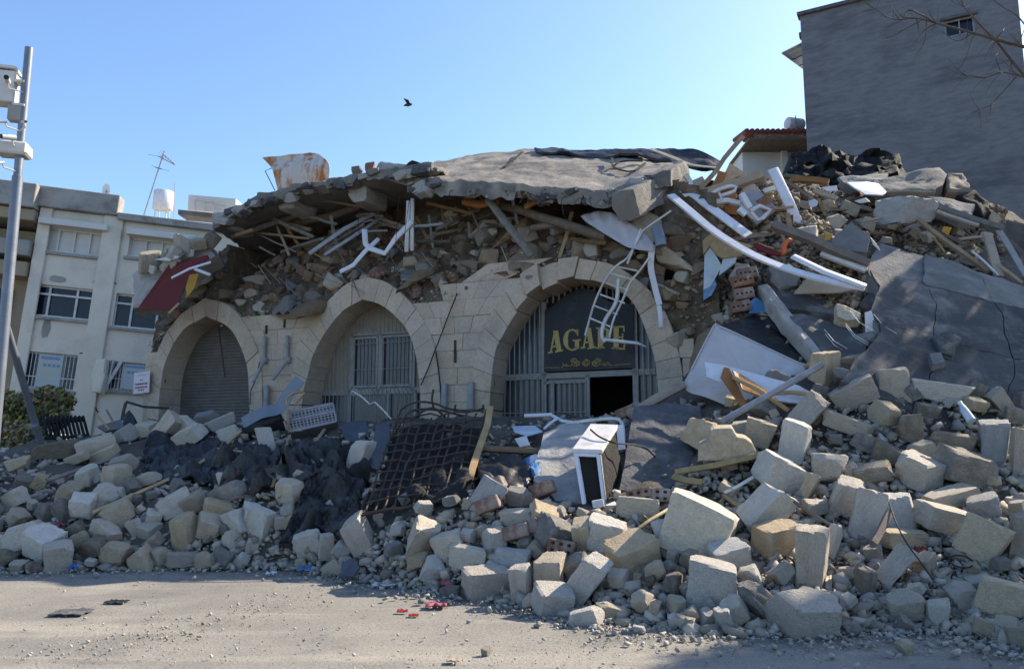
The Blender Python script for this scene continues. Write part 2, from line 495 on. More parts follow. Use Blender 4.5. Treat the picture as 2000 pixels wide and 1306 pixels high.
HX0, HY0, HS = -19.0, 4.0, 0.125
hx = np.arange(HX0, 17.0, HS); hy = np.arange(HY0, 27.0, HS)
gx, gy = np.meshgrid(hx, hy, indexing='ij')
q_ = np.stack([gx.ravel(), gy.ravel()], 1)
Hz = (tps(np.linalg.norm(q_[:, None] - ctrl[None, :, :2], axis=2)) @ w_[:n_] + w_[n_] + q_ @ w_[n_ + 1:]).reshape(gx.shape)
Hz = np.clip(Hz, -.6, 7.85)
def hz(x, y):
    fx = min(max((x - HX0) / HS, 0), len(hx) - 1.001); fy = min(max((y - HY0) / HS, 0), len(hy) - 1.001)
    i, j = int(fx), int(fy); a, b = fx - i, fy - j
    return max(0.0, float(Hz[i, j] * (1 - a) * (1 - b) + Hz[i + 1, j] * a * (1 - b) + Hz[i, j + 1] * (1 - a) * b + Hz[i + 1, j + 1] * a * b))
def hit(px, py, start=4.6):
    """where the line of sight through (px,py) meets the heap or the road"""
    d = ray(px, py)
    t = start / d.y
    while t < 40:
        p = EYE + d * t
        if p.z <= hz(p.x, p.y):
            return p
        t += .04
    return EYE + d * 18.0
def lift(px, py, toward=0.0, up=0.0):
    p = hit(px, py)
    return p - ray(px, py).normalized() * toward + Vector((0, 0, up))

step = 1
rows, ok = [], []
vs, fs, vid = [], [], {}
for i in range(len(hx)):
    for j in range(len(hy)):
        if Hz[i, j] > -.45:
            x, y = float(hx[i]), float(hy[j])
            p = Vector((x, y, float(Hz[i, j]) - .14))
            a = min(1.0, max(0.0, (Hz[i, j] + .1) * 1.5))
            p.z += (fnz((x, y, 0), 1.1, 3) * .16 + fnz((x, y, 0), 3.7, 9) * .07) * a
            vid[i, j] = len(vs); vs.append(p)
for i in range(len(hx) - 1):
    for j in range(len(hy) - 1):
        q = [(i, j), (i + 1, j), (i + 1, j + 1), (i, j + 1)]
        if all(k in vid for k in q):
            fs.append(tuple(vid[k] for k in q))
heap = MB().add(vs, fs).build('rubble_ground', 'dirt', smooth=60, at=(0, 12, 0), fix=False)
kind(heap, 'structure')

# ------------------------------------------------------------------ road: dusty worn carriageway with wheel tracks
def road_material():
    m = mat('dusty road', (.30, .278, .243), (.215, .202, .18), .55, .95, .35, 38, stain=(.15, .147, .14), sscale=.4, samt=.7)
    nt = m.node_tree; N, L = nt.nodes, nt.links
    b = N['Principled BSDF']
    old = b.inputs['Base Color'].links[0].from_socket
    tc = N.new('ShaderNodeTexCoord')
    mp = N.new('ShaderNodeMapping'); mp.inputs['Rotation'].default_value = (0, 0, R(32)); mp.inputs['Scale'].default_value = (.16, 1.0, 1)
    L.new(tc.outputs['Object'], mp.inputs['Vector'])
    n1 = N.new('ShaderNodeTexNoise'); n1.inputs['Scale'].default_value = 1.7; n1.inputs['Detail'].default_value = 7; n1.inputs['Distortion'].default_value = .5
    L.new(mp.outputs['Vector'], n1.inputs['Vector'])
    rp = N.new('ShaderNodeValToRGB')
    rp.color_ramp.elements[0].position = .52; rp.color_ramp.elements[1].position = .68
    rp.color_ramp.elements[1].color = (.75, .75, .75, 1)
    L.new(n1.outputs['Fac'], rp.inputs['Fac'])
    mx = N.new('ShaderNodeMix'); mx.data_type = 'RGBA'
    L.new(rp.outputs['Color'], mx.inputs['Factor']); L.new(old, mx.inputs['A'])
    mx.inputs['B'].default_value = (.40, .362, .30, 1)
    n2 = N.new('ShaderNodeTexNoise'); n2.inputs['Scale'].default_value = 45; n2.inputs['Detail'].default_value = 4; n2.inputs['Roughness'].default_value = .8
    L.new(tc.outputs['Object'], n2.inputs['Vector'])
    r2 = N.new('ShaderNodeValToRGB'); r2.color_ramp.elements[0].position = .36; r2.color_ramp.elements[1].position = .62
    r2.color_ramp.elements[0].color = (.55, .55, .55, 1)
    L.new(n2.outputs['Fac'], r2.inputs['Fac'])
    m2 = N.new('ShaderNodeMix'); m2.data_type = 'RGBA'; m2.blend_type = 'MULTIPLY'; m2.inputs['Factor'].default_value = .8
    L.new(mx.outputs['Result'], m2.inputs['A']); L.new(r2.outputs['Color'], m2.inputs['B'])
    L.new(m2.outputs['Result'], b.inputs['Base Color'])
    return m
rx = [-400, -120, -40] + [i * .22 - 12 for i in range(110)] + [40, 120, 400]
ry = [-60, -20, -4] + [1.0 + i * .2 for i in range(70)] + [24, 60, 200, 700]
rows = []
for y in ry:
    rows.append([Vector((x, y, (fnz((x * .5, y, 0), .9, 4) * .02 + fnz((x, y, 0), 3.5, 8) * .006 if abs(x) < 13 and 1 < y < 15 else 0) - .02)) for x in rx])
road = MB().grid(rows).build('road', road_material(), smooth=60, at=(0, 0, 0), fix=False)
kind(road, 'structure')
# far ground beyond the street block rises gently
# ------------------------------------------------------------------ the arched stone facade
bld = thing('arcade_building', FP(-3, 0, -2), 'ruined stone building with three pointed arches, its upper wall torn open under fallen roof', 'building')
ARCH = {
 'l': dict(i=[(308.5, 821), (315, 739.5), (331, 687), (357, 645), (401, 617.6), (445, 639), (471, 681), (482, 720), (487, 801)],
           e=[(286, 817), (294, 739), (312, 674), (344, 622), (399.5, 581), (445, 596), (478, 632), (505, 687), (510, 722), (513, 801)], ni=16),
 'm': dict(i=[(589, 790), (601, 730), (617, 681), (640, 642), (669, 608), (707, 585), (740, 594), (770, 616), (796, 648), (811, 694), (819, 752), (821, 800)],
           e=[(562, 790), (570, 720), (581, 674), (604, 629), (640, 587), (676, 555), (715, 540), (757, 552), (802, 590), (835, 639), (851, 687), (858, 746), (861, 800)], ni=20),
 'r': dict(i=[(955, 800), (966, 693), (982, 656), (1005, 617), (1034, 583), (1075, 557), (1122, 543), (1175, 552), (1230, 584), (1260, 644), (1279, 705), (1286, 775)],
           e=[(914, 800), (923, 720), (945, 638), (975, 588), (1018, 545), (1072, 514), (1132, 503), (1200, 518), (1262, 560), (1297, 605), (1318, 660), (1331, 714), (1338, 775)], ni=20),
}
RB = -0.8                                # the arches' depth into the wall
def down(pts):
    """take both ends of an arch line straight to the floor"""
    return [(pts[0][0], .3)] + pts + [(pts[-1][0], .3)]
for k, a in ARCH.items():
    for q in 'ie':
        a[q + 's'] = [FS(x, y, .03) for x, y in a[q]]
def zat(line, s):
    """height of the upper curve at s"""
    best = None
    for (s0, z0), (s1, z1) in zip(line[:-1], line[1:]):
        if min(s0, s1) <= s <= max(s0, s1) and abs(s1 - s0) > 1e-6:
            z = z0 + (z1 - z0) * (s - s0) / (s1 - s0)
            best = z if best is None else max(best, z)
    return best
def sat(line, z, side):
    """s of the left (side 0) or right (1) flank at height z"""
    apex = max(range(len(line)), key=lambda i: line[i][1])
    seg = line[:apex + 1] if side == 0 else line[apex:]
    zs = [p[1] for p in seg]
    if z <= min(zs):
        return seg[0][0] if side == 0 else seg[-1][0]
    for (s0, z0), (s1, z1) in zip(seg[:-1], seg[1:]):
        if min(z0, z1) <= z <= max(z0, z1):
            return s0 + (s1 - s0) * ((z - z0) / (z1 - z0) if abs(z1 - z0) > 1e-9 else 0)
    return seg[-1][0] if side == 0 else seg[0][0]
def smooth_line(line, n):
    ap = max(range(len(line)), key=lambda i: line[i][1])
    h = n // 2
    l = polyline(line[:ap + 1], h); r = polyline(line[ap:], n - h)
    return [tuple(p) for p in l] + [tuple(p) for p in r[1:]]
for k, a in ARCH.items():
    n = a['ni']
    a['I'] = down(smooth_line(a['is'], n * 3)); a['E'] = down(smooth_line(a['es'], n * 3))
    I, E = smooth_line(a['is'], n * 3), smooth_line(a['es'], n * 3)
    I = [(I[0][0], .3)] * 1 + I[0:] + [(I[-1][0], .3)]
    E = [(E[0][0], .3)] * 1 + E[0:] + [(E[-1][0], .3)]
    cuts = [0] + [1 + 3 * i for i in range(n + 1)] + [len(I) - 1]
    for c0, c1 in zip(cuts[:-1], cuts[1:]):
        o = random.uniform(.018, .045)
        g = .003
        poly = [I[c] for c in range(c0, c1 + 1)] + [E[c] for c in range(c1, c0 - 1, -1)]
        cs = sum(p[0] for p in poly) / len(poly); cz = sum(p[1] for p in poly) / len(poly)
        poly = [(cs + (s - cs) * (1 - g / .2), cz + (z - cz) * (1 - g / .2)) for s, z in poly]
        if k == 'r' and 7 <= cuts.index(c0) <= 11:       # the loosened stones near the crown
            sh = [.05, .10, -.03, .04, -.02][cuts.index(c0) - 7]
            o += [.05, .14, .02, .05, .03][cuts.index(c0) - 7]
            poly = [(s, z + sh * .6) for s, z in poly]
        mb = MB().prism([FP(s, z, o) for s, z in poly], -FN * 0 + FN * (RB - o))
        ob = mb.build('voussoir', 'ashlar', bld, bevel=.007)
# ashlar courses between and beside the arches
CO = .36
def course_top(s):
    """ragged top of the surviving facing, measured along the wall"""
    pts = [FS(280, 690), FS(300, 655), FS(480, 612), FS(545, 604), FS(605, 598), FS(805, 588), FS(850, 570), FS(864, 566), FS(918, 562), FS(920, 530), FS(1005, 522), FS(1060, 520)]
    return float(np.interp(s, [p[0] for p in pts], [p[1] for p in pts]))
def pier(L, Rr, smin, smax, zmax):
    z = .35
    row = 0
    while z < zmax:
        z1 = z + CO
        row += 1
        a0 = sat(L, z, 1) if L else smin; a1 = sat(L, z1, 1) if L else smin
        b0 = sat(Rr, z, 0) if Rr else smax; b1 = sat(Rr, z1, 0) if Rr else smax
        if L and z1 > max(p[1] for p in L): a1 = a0
        wid = max(b0 - a0, b1 - a1)
        n = max(1, int(round(wid / random.uniform(.42, .58))))
        ts = [0] + sorted(min(.95, max(.05, (i + random.uniform(-.16, .16)) / n)) for i in range(1, n)) + [1]
        for t0, t1 in zip(ts[:-1], ts[1:]):
            q = [(a0 + (b0 - a0) * t0, z), (a0 + (b0 - a0) * t1, z), (a1 + (b1 - a1) * t1, z1), (a1 + (b1 - a1) * t0, z1)]
            cs = sum(p[0] for p in q) / 4
            if abs(q[1][0] - q[0][0]) < .04 and abs(q[2][0] - q[3][0]) < .04: continue
            if z + CO * .6 > course_top(cs): continue
            g = .0025
            q = [(q[0][0] + g, z + g), (q[1][0] - g, z + g), (q[2][0] - g, z1 - g), (q[3][0] + g, z1 - g)]
            o = random.uniform(-.006, .016)
            MB().prism([FP(s, zz, o) for s, zz in q], FN * (-.25 - o)).build('ashlar_stone', 'ashlar', bld, bevel=.005)
        z = z1
pier(ARCH['l']['E'], ARCH['m']['E'], 0, 0, 5.2)
pier(ARCH['m']['E'], ARCH['r']['E'], 0, 0, 5.6)
SL, SR = FS(281, 760)[0], FS(1352, 740)[0]
pier(None, ARCH['l']['E'], SL, 0, 3.7)
z = .35
for i in range(12):                       # toothed end right of the third arch
    z0, z1 = z + i * CO, z + (i + 1) * CO
    if z1 > 3.7: break
    a, b = sat(ARCH['r']['E'], (z0 + z1) / 2, 1) + .01, SR + random.uniform(-.1, .25)
    MB().prism([FP(a, z0 + .005, .01), FP(b, z0 + .005, .01), FP(b, z1 - .005, .01), FP(a, z1 - .005, .01)], FN * -.25).build('ashlar_stone', 'ashlar', bld, bevel=.01)

# torn rubble core above the facing: a rough sheet that leans back towards the slabs
SMIN, SMAX = SL + .02, FS(1398, 600)[0]
def under(s):
    pts = [FS(300, 610), FS(345, 560), FS(430, 470), FS(560, 405), FS(700, 365), FS(800, 372), FS(1000, 385), FS(1200, 390), FS(1300, 400), FS(1398, 440)]
    return float(np.interp(s, [p[0] for p in pts], [p[1] for p in pts]))
HOLE = [FS(1288, 503), FS(1322, 503), FS(1325, 540), FS(1296, 548)]
def inside(poly, s, z):
    c = False
    for (x0, y0), (x1, y1) in zip(poly, poly[1:] + poly[:1]):
        if (y0 > z) != (y1 > z) and s < (x1 - x0) * (z - y0) / (y1 - y0) + x0: c = not c
    return c
def core_o(s, z):
    """how far the torn core stands behind the face at (s,z)"""
    t0 = course_top(s) if s < FS(1060, 520)[0] else FS(1132, 505)[1] - .15
    top = under(s) + .5
    u = (z - t0) / max(.3, top - t0)
    o = -.10 - (1.25 + .9 * min(1, max(0, (FS(800, 450)[0] - s) / 3))) * max(0, min(1, u)) ** 1.1
    if s > FS(1250, 500)[0]:
        o = -.08 - .25 * max(0, u)
    if s > FS(1230, 600)[0] and z < FS(1300, 600)[1] + .6:
        o = -.06
    if s < FS(420, 500)[0]:
        o = -.1 - .4 * max(0, u)
    p = (s, z, 2.0)
    return o + fnz(p, 1.4, 2) * .22 + fnz(p, 4.5, 5) * .10
ds = .085
ns, nzv = int((SMAX - SMIN) / ds) + 1, int(7.6 / ds)
vs, fs, vid = [], [], {}
for i in range(ns + 1):
    for j in range(nzv + 1):
        s, z = SMIN + i * ds, .3 + j * ds
        if z > under(s) + (.75 if s > FS(475, 500)[0] else .25): continue
        vid[i, j] = len(vs); vs.append(FP(s + nz((s, z, 0), 5, 1) * .03, z + nz((s, z, 0), 5, 4) * .03, min(core_o(s, z), -.03)))
openings = [a['I'] for a in ARCH.values()]
for i in range(ns):
    for j in range(nzv):
        q = [(i, j), (i + 1, j), (i + 1, j + 1), (i, j + 1)]
        if not all(k in vid for k in q): continue
        s, z = SMIN + (i + .5) * ds, .3 + (j + .5) * ds
        if inside(HOLE, s, z): continue
        bad = False
        for a in ARCH.values():
            zi = zat(a['I'], s)
            if zi is not None and z < zi + .30 and a['I'][1][0] - .2 < s < a['I'][-1][0] + .2: bad = True
        if not bad: fs.append(tuple(vid[k] for k in q))
kind(MB().add(vs, fs).build('rubble_core', 'core', bld, smooth=50, fix=False), 'structure')
# stones that stick out of the core
SMS = [stone_mesh(f'core_stone_{i}', (.5, .5, .5), .25, 5, .3, rng, p=14) for i in range(8)]
BMS = [stone_mesh(f'stone_block_{i}', (.5, .5, .5), .07, 3 + i % 3, .15 + .06 * (i % 3 == 0), rng, p=90, rough=.024, big=.02) for i in range(16)]
GMS = [stone_mesh(f'stone_lump_{i}', (.5, .5, .5), .17, 5 + i % 3, .22, rng, p=80, rough=.028, big=.03) for i in range(16)]
def place(me, name, loc, dims, rot, m, parent=None):
    ob = bpy.data.objects.new(name, me)
    COL.objects.link(ob)
    if not me.materials: me.materials.append(M['lime'])
    ob.material_slots[0].link = 'OBJECT'
    ob.material_slots[0].material = M[m]
    if parent is not None:
        ob.parent = parent; loc = Vector(loc) - origin_of(parent)
    ob.location = loc
    ob.rotation_euler = rot if not isinstance(rot, Matrix) else rot.to_euler()
    ob.scale = dims
    return ob
cnt = 0
tries = 0
while cnt < 260 and tries < 6000:
    tries += 1
    s = random.uniform(SMIN + .1, SMAX - .1); z = random.uniform(2.5, 7.2)
    if z > under(s) - .15 - .75 * random.random() * (1 if s < FS(830, 450)[0] else .35): continue
    if z < (course_top(s) if s < FS(1060, 520)[0] else 2.6): continue
    if any((zat(a['E'], s) or -9) + .05 > z for a in ARCH.values()): continue
    if inside(HOLE, s, z): continue
    sz = random.choice([.13, .16, .19, .22, .27, .34])
    o = min(core_o(s, z), -.03)
    place(random.choice(SMS), 'core_stone', FP(s, z, o + sz * .12), (sz * random.uniform(.9, 1.5), sz, sz * random.uniform(.7, 1.0)),
          Matrix.Rotation(random.uniform(-.5, .5), 3, FN) @ Matrix.Rotation(random.uniform(0, 6), 3, 'Z'), random.choice(['corestone', 'corestone', 'corestone', 'lime_tan', 'conc', 'brick']) if random.random() < .93 else 'lime', bld)
    cnt += 1
# the inside, its shade put into a dark colour: back wall, side walls and floor of the shops
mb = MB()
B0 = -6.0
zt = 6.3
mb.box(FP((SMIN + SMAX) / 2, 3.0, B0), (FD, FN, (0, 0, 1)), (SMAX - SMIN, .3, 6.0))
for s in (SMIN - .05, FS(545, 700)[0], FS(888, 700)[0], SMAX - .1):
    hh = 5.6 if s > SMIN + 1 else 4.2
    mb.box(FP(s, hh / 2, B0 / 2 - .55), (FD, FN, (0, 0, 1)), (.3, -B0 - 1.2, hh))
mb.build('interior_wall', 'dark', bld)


# ------------------------------------------------------------------ what fills the arches
OB = -0.66
def G(px, py): return FS(px, py, OB)
def member(mb, a, b, w, t=.05, o=OB):
    mb.strip([FP(a[0], a[1], o), FP(b[0], b[1], o)], w, t, FN)
def clip_top(I, s, z):
    zi = zat(I, s)
    return min(z, zi + .02) if zi is not None else z
def bars(name, I, s0, s1, z0, z1, step, r, parent, m='grille', o=OB + .03, slope=0.0, cross=()):
    mb = MB()
    s = s0 + step * .5
    while s < s1:
        zt = clip_top(I, s, z1 + slope * (s - s0))
        if zt > z0 + .05:
            mb.tube([FP(s, z0, o), FP(s, zt, o)], r, 5)
        s += step
    for zc in cross:
        mb.tube([FP(s0, zc, o + .012), FP(s1, zc + slope * (s1 - s0), o + .012)], r * .8, 4)
    return mb.build(name, m, parent, smooth=60)
def pane(name, I, s0, s1, z0, z1, m, parent, o=OB - .05, n=14):
    lo = [FP(s0 + (s1 - s0) * i / n, z0, o) for i in range(n + 1)]
    hi = [FP(s0 + (s1 - s0) * i / n, max(z0 + .01, clip_top(I, s0 + (s1 - s0) * i / n, z1)), o) for i in range(n + 1)]
    return MB().grid([lo, hi], -FN * .02).build(name, m, parent)

# left arch: roller shutter with a loose rod
I = ARCH['l']['I']
s0, s1 = I[0][0], I[-1][0]
mb = MB()
z = .35
pitch_ = .082
k = 0
while z < 4.6:
    a = sat(ARCH['l']['I'][1:-1], z, 0) - .10; b = sat(ARCH['l']['I'][1:-1], z, 1) + .10
    if b - a < .28: break
    for d0, d1, o0, o1 in ((0, .012, -.012, .0), (.012, .05, .0, .012), (.05, .075, .012, 0), (.075, .082, 0, -.012)):
        mb.add([FP(a, z + d0, OB + o0), FP(b, z + d0, OB + o0), FP(b, z + d1, OB + o1), FP(a, z + d1, OB + o1)], [(0, 1, 2, 3)])
    z += pitch_
sh = kind(mb.build('roller_shutter', 'roller', bld, fix=False), 'stuff')
MB().strip([FP(*FS(415, 634, -.3), -.5), FP(*FS(446, 736, -.3), -.18)], .035, .02, FN).build('loose_shutter_rail', 'rebar', bld)

# middle arch: glazed screen behind bars
I = ARCH['m']['I']
gm = bpy.data.objects.new('barred_screen', None); COL.objects.link(gm); gm.parent = bld
s0, s1 = I[0][0], I[-1][0]
zT = G(740, 650)[1]; zB = G(740, 764)[1]
sA, sB, sC = G(686, 700)[0], G(742, 700)[0], G(808, 700)[0]
pane('backing', I, s0, s1, zB, 5.2, 'curtain', gm)
pane('lower_pane', I, s0, s1, .3, zB, 'glassb', gm)
pane('door_pane', I, sA, sC, zB, zT, 'glassb', gm, o=OB - .025)
mb = MB()
member(mb, (sA - .02, zT), (s1, zT), .09); member(mb, (s0, zB), (s1, zB), .13); 
for s, z0_, z1_ in ((sA, .3, zT), (sB, zB, zT), (sC, zB, clip_top(I, sC, zT)), (G(757, 800)[0], .3, zB), (G(812, 800)[0], .3, zB)):
    member(mb, (s, z0_), (s, z1_), .085)
for a, b in ((sA + .07, sB - .06), (sB + .06, sC - .05)):
    for zz in (zB + .12, zT - .10): member(mb, (a, zz), (b, zz), .055, .06, OB + .01)
    for s in (a, b): member(mb, (s, zB + .12), (s, zT - .10), .055, .06, OB + .01)
mb.build('screen_frame', 'grille', gm)
bars('top_bar_grille', I, s0, s1, zT, 5.3, .105, .013, gm)
bars('side_bar_grille', I, s0, sA, zB, zT, .105, .013, gm)
bars('door_bar_grille', I, sA + .06, sB, zB, zT - .1, .10, .013, gm, cross=(zB + .5, zB + 1.1))
bars('door_bar_grille', I, sB + .06, sC, zB, zT - .1, .10, .013, gm, cross=(zB + .5, zB + 1.1))
bars('lower_bar_grille', I, s0, s1, .3, zB, .11, .013, gm, cross=(1.7,))

# right arch: door screen and the sign
I = ARCH['r']['I']
ge = bpy.data.objects.new('entrance_screen', None); COL.objects.link(ge); ge.parent = bld
s0, s1 = I[0][0], I[-1][0]
zR = G(1062, 735)[1]
sA, sB, sC, sD = G(1063, 700)[0], G(1240, 700)[0], G(1148, 760)[0], G(1232, 760)[0]
pane('side_pane', I, s0, sA, zR, 5.2, 'glassb', ge)
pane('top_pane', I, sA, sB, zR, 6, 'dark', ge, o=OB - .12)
pane('side_pane', I, sB, s1, zR, 5.2, 'glassb', ge)
pane('lower_pane', I, s0, sC, .3, zR - .03, 'glassb', ge)
pane('lower_pane', I, sB, s1, .3, zR - .03, 'glassb', ge)
mb = MB()
member(mb, (s0, zR), (s1, zR + .02), .12)
for s, z0_, z1_, w in ((sA, .3, zat(I, sA), .10), (sB, .3, zat(I, sB), .10), (sC, .3, zR, .09), (G(1079, 760)[0], .3, zR - .12, .06)):
    member(mb, (s, z0_), (s, z1_), w)
member(mb, (sA, zR - .13), (sC, zR - .13), .06)
mb.build('screen_frame', 'grille', ge)
bars('side_bar_grille', I, s0, sA, zR, 5.3, .115, .014, ge, 'grey')
bars('top_bar_grille', I, sA, sB, G(1100, 590)[1], 6, .13, .022, ge, 'grille', o=OB - .03)
bars('side_bar_grille', I, sB, s1, zR, 5.3, .115, .014, ge, 'grey')
bars('lower_bar_grille', I, s0, sA, .3, zR, .125, .014, ge, cross=(zR - .75,))
bars('door_bar_grille', I, sA + .16, sC, .3, zR - .13, .115, .014, ge, cross=(zR - .75,))
bars('lower_bar_grille', I, sB, s1, .3, zR, .125, .014, ge, cross=(zR - .75,))

OS = OB + .07
def S(px, py): return FS(px, py, OS)
sign = thing('shop_sign', FP(*S(1150, 727), OS), 'black round-topped shop sign with gold lettering in the right-hand arch', 'sign')
top = [(1064, 604), (1078, 600), (1094, 584), (1108, 574), (1122, 566), (1140, 563), (1158, 566), (1170, 578), (1188, 588), (1210, 591), (1237, 594)]
out = [(1062, 726)] + top + [(1239, 718)]
MB().prism([FP(*S(x, y), OS) for x, y in out], -FN * .04).build('sign_board', 'sign', sign)
def zoom(x, y): return (1020 + x * 280 / 1828, 540 + y * 200 / 1306)       # places read off an enlargement of the photograph
def glyph(polys, name='letter'):
    mb = MB()
    for q in polys:
        mb.prism([FP(*S(*zoom(x, y)), OS + .012) for x, y in q], -FN * .012)
    return mb.build(name, 'gold', sign)
def bowl(cx, cy, rx, ry, w0, w1, a0, a1, n=18):
    """a letter's curved stroke, thick at the sides"""
    o, i_ = [], []
    for k in range(n + 1):
        t = R(a0 + (a1 - a0) * k / n)
        w = w0 + (w1 - w0) * abs(math.cos(t))
        o.append((cx + rx * math.cos(t), cy - ry * math.sin(t)))
        i_.append((cx + (rx - w) * math.cos(t), cy - (ry - min(w, w0 * 1.5)) * math.sin(t)))
    return [[o[k], o[k + 1], i_[k + 1], i_[k]] for k in range(n)]
def letter_a(x0, y0, x1, base, sk):
    """x0..x1 feet, y0 top, base baseline at left, sk baseline rise to the right"""
    ax = (x0 + x1) / 2 + 2
    b0, b1 = base, base - sk
    return [[(ax - 22, y0), (ax - 2, y0 + 6), (x0 + 48, b0 - 18), (x0 + 26, b0 - 18)],
            [(ax - 34, y0), (ax + 30, y0 - 2), (x1 - 22, b1 - 16), (x1 - 82, b1 - 12)],
            [(x0, b0 - 16), (x0 + 62, b0 - 26), (x0 + 62, b0 - 6), (x0, b0 + 6)],
            [(x1 - 104, b1 - 6), (x1, b1 - 26), (x1, b1 - 6), (x1 - 104, b1 + 14)],
            [(x0 + 66, b0 - 92), (x1 - 70, b1 - 88), (x1 - 66, b1 - 66), (x0 + 58, b0 - 70)]]
glyph(letter_a(330, 690, 524, 978, 22))
glyph(bowl(640, 808, 116, 138, 16, 62, 48, 318, 22) + [[(700, 672), (716, 670), (718, 752), (704, 752), (690, 714)], [(644, 806), (748, 798), (748, 816), (644, 824)],
      [(672, 815), (728, 812), (726, 925), (706, 905), (672, 925)]])
glyph(letter_a(748, 655, 940, 918, 4))
glyph([[(966, 655), (1030, 650), (1030, 910), (966, 914)], [(942, 650), (1040, 646), (1040, 664), (942, 668)], [(942, 902), (1054, 896), (1054, 916), (942, 922)]] + bowl(1040, 722, 84, 74, 16, 52, 95, -95, 14))
glyph([[(1166, 636), (1232, 632), (1232, 926), (1166, 922)], [(1142, 634), (1306, 626), (1306, 648), (1142, 656)], [(1284, 640), (1306, 640), (1308, 704), (1294, 704)],
       [(1226, 764), (1280, 762), (1280, 782), (1226, 784)], [(1272, 726), (1290, 726), (1290, 822), (1272, 822)], [(1142, 902), (1314, 912), (1314, 934), (1142, 922)], [(1300, 850), (1318, 850), (1314, 930), (1284, 914)]])
def scroll(pts, r=.006, name='scroll_ornament'):
    return MB().tube([FP(*S(*zoom(x, y)), OS + .01) for x, y in pts], r, 5)
orn = MB()
def addt(pts, r=.007):
    orn.tube([FP(*S(*zoom(x, y)), OS + .01) for x, y in pts], r, 5)
def spiral(cx, cy, r0, r1, a0, turns, sgn=1, n=26):
    return [(cx + (r0 + (r1 - r0) * k / n) * math.cos(R(a0) + sgn * turns * 6.283 * k / n), cy - .85 * (r0 + (r1 - r0) * k / n) * math.sin(R(a0) + sgn * turns * 6.283 * k / n)) for k in range(n + 1)]
for c in (690, 938):
    f = 1 if c < 800 else -1
    addt(spiral(c, 1100, 64, 16, 90 if f > 0 else 90, 1.6, f)); addt(spiral(c - 24 * f, 1075, 46, 12, 200 if f > 0 else -20, 1.3, -f))
    addt(spiral(c + 26 * f, 1115, 34, 8, 40 if f > 0 else 140, 1.4, f))
addt(spiral(814, 1100, 44, 10, 60, 1.8, 1)); addt(spiral(814, 1100, 52, 44, 100, .8, -1))
addt([(500, 1162), (540, 1130), (575, 1112), (560, 1140), (600, 1140), (640, 1128)]); addt([(516, 1108), (540, 1134), (590, 1132)])
addt([(1000, 1128), (1040, 1104), (1080, 1110), (1060, 1134), (1030, 1130), (1100, 1122), (1145, 1136)]); addt([(1080, 1088), (1110, 1100), (1120, 1124)])
addt([(290, 1162), (480, 1160)], .006); addt([(1168, 1128), (1390, 1114)], .006)
kind(orn.build('scroll_ornament', 'gold', sign), 'stuff')

# pipes and lamps fixed to the piers, cables
for a, b, c in (((517, 657), (515, 703), (497, 746)), ((561, 655), (561, 703), (535, 742))):
    lp = thing('wall_lamp', FP(*FS(*b, .1), .1), '', 'lamp')
    lp['label'] = 'grey tube lamp bracket on the pier, beside the shuttered arch' if a[0] < 540 else 'grey tube lamp bracket on the pier, beside the middle arch'
    lp['group'] = 'lamp brackets on the stone pier'
    MB().tube([FP(*FS(*a, .08), .08), FP(*FS(*b, .08), .08)], .045, 8).build('upright_tube', 'grey', lp, smooth=50)
    MB().tube([FP(*FS(*b, .12), .10), FP(*FS(*c, .3), .34)], .04, 8).build('lamp_tube', 'grey', lp, smooth=50)
    MB().box(FP(*FS(*b, .08), .06), (FD, FN, (0, 0, 1)), (.16, .12, .14)).build('bracket', 'grey', lp, bevel=.015)
def fcable(name, pts, r, label, m='rope', o=.09):
    pp = polyline([FP(*FS(x, y, o), o) for x, y in pts], 5 * len(pts))
    return tag(MB().tube(pp, r, 5).build(name, m, smooth=60), label, 'cable', 'loose cables on the facade')
fcable('cable', [(893, 572), (878, 610), (856, 668), (850, 682), (838, 715), (822, 752)], .014, 'black cable hanging diagonally across the pier between middle and right arches')
fcable('cable', [(851, 686), (856, 720), (860, 752), (866, 790)], .016, 'black cable running down the right edge of the middle arch')
fcable('cable', [(507, 707), (500, 740), (490, 762), (488, 790)], .012, 'thin cable dangling beside the roller shutter')
for (x, y0, y1, lb) in ((868, 748, 800, 'short grey downpipe stub on the pier beside the middle arch'), (920, 745, 800, 'short grey downpipe stub at the foot of the right arch'), (520, 752, 805, 'short grey pipe box below the lamp brackets')):
    tag(MB().box((FO(x, y0, .1) + FO(x, y1, .1)) / 2, (FD, FN, (0, 0, 1)), (.12, .10, (FO(x, y0, .1) - FO(x, y1, .1)).z)).build('downpipe', 'grey', bevel=.02), lb, 'pipe', 'pipe stubs on the facade')
for (x, y0, y1) in ((889, 664, 708), (520, 635, 652), (556, 620, 640)):  # dark bars put in to imitate the dark slots in the mortar
    MB().box((FO(x, y0, .02) + FO(x, y1, .02)) / 2, (FD, FN, (0, 0, 1)), (.05, .05, (FO(x, y0, .02) - FO(x, y1, .02)).z)).build('rusty_cramp', 'rebar', bld, bevel=.01)

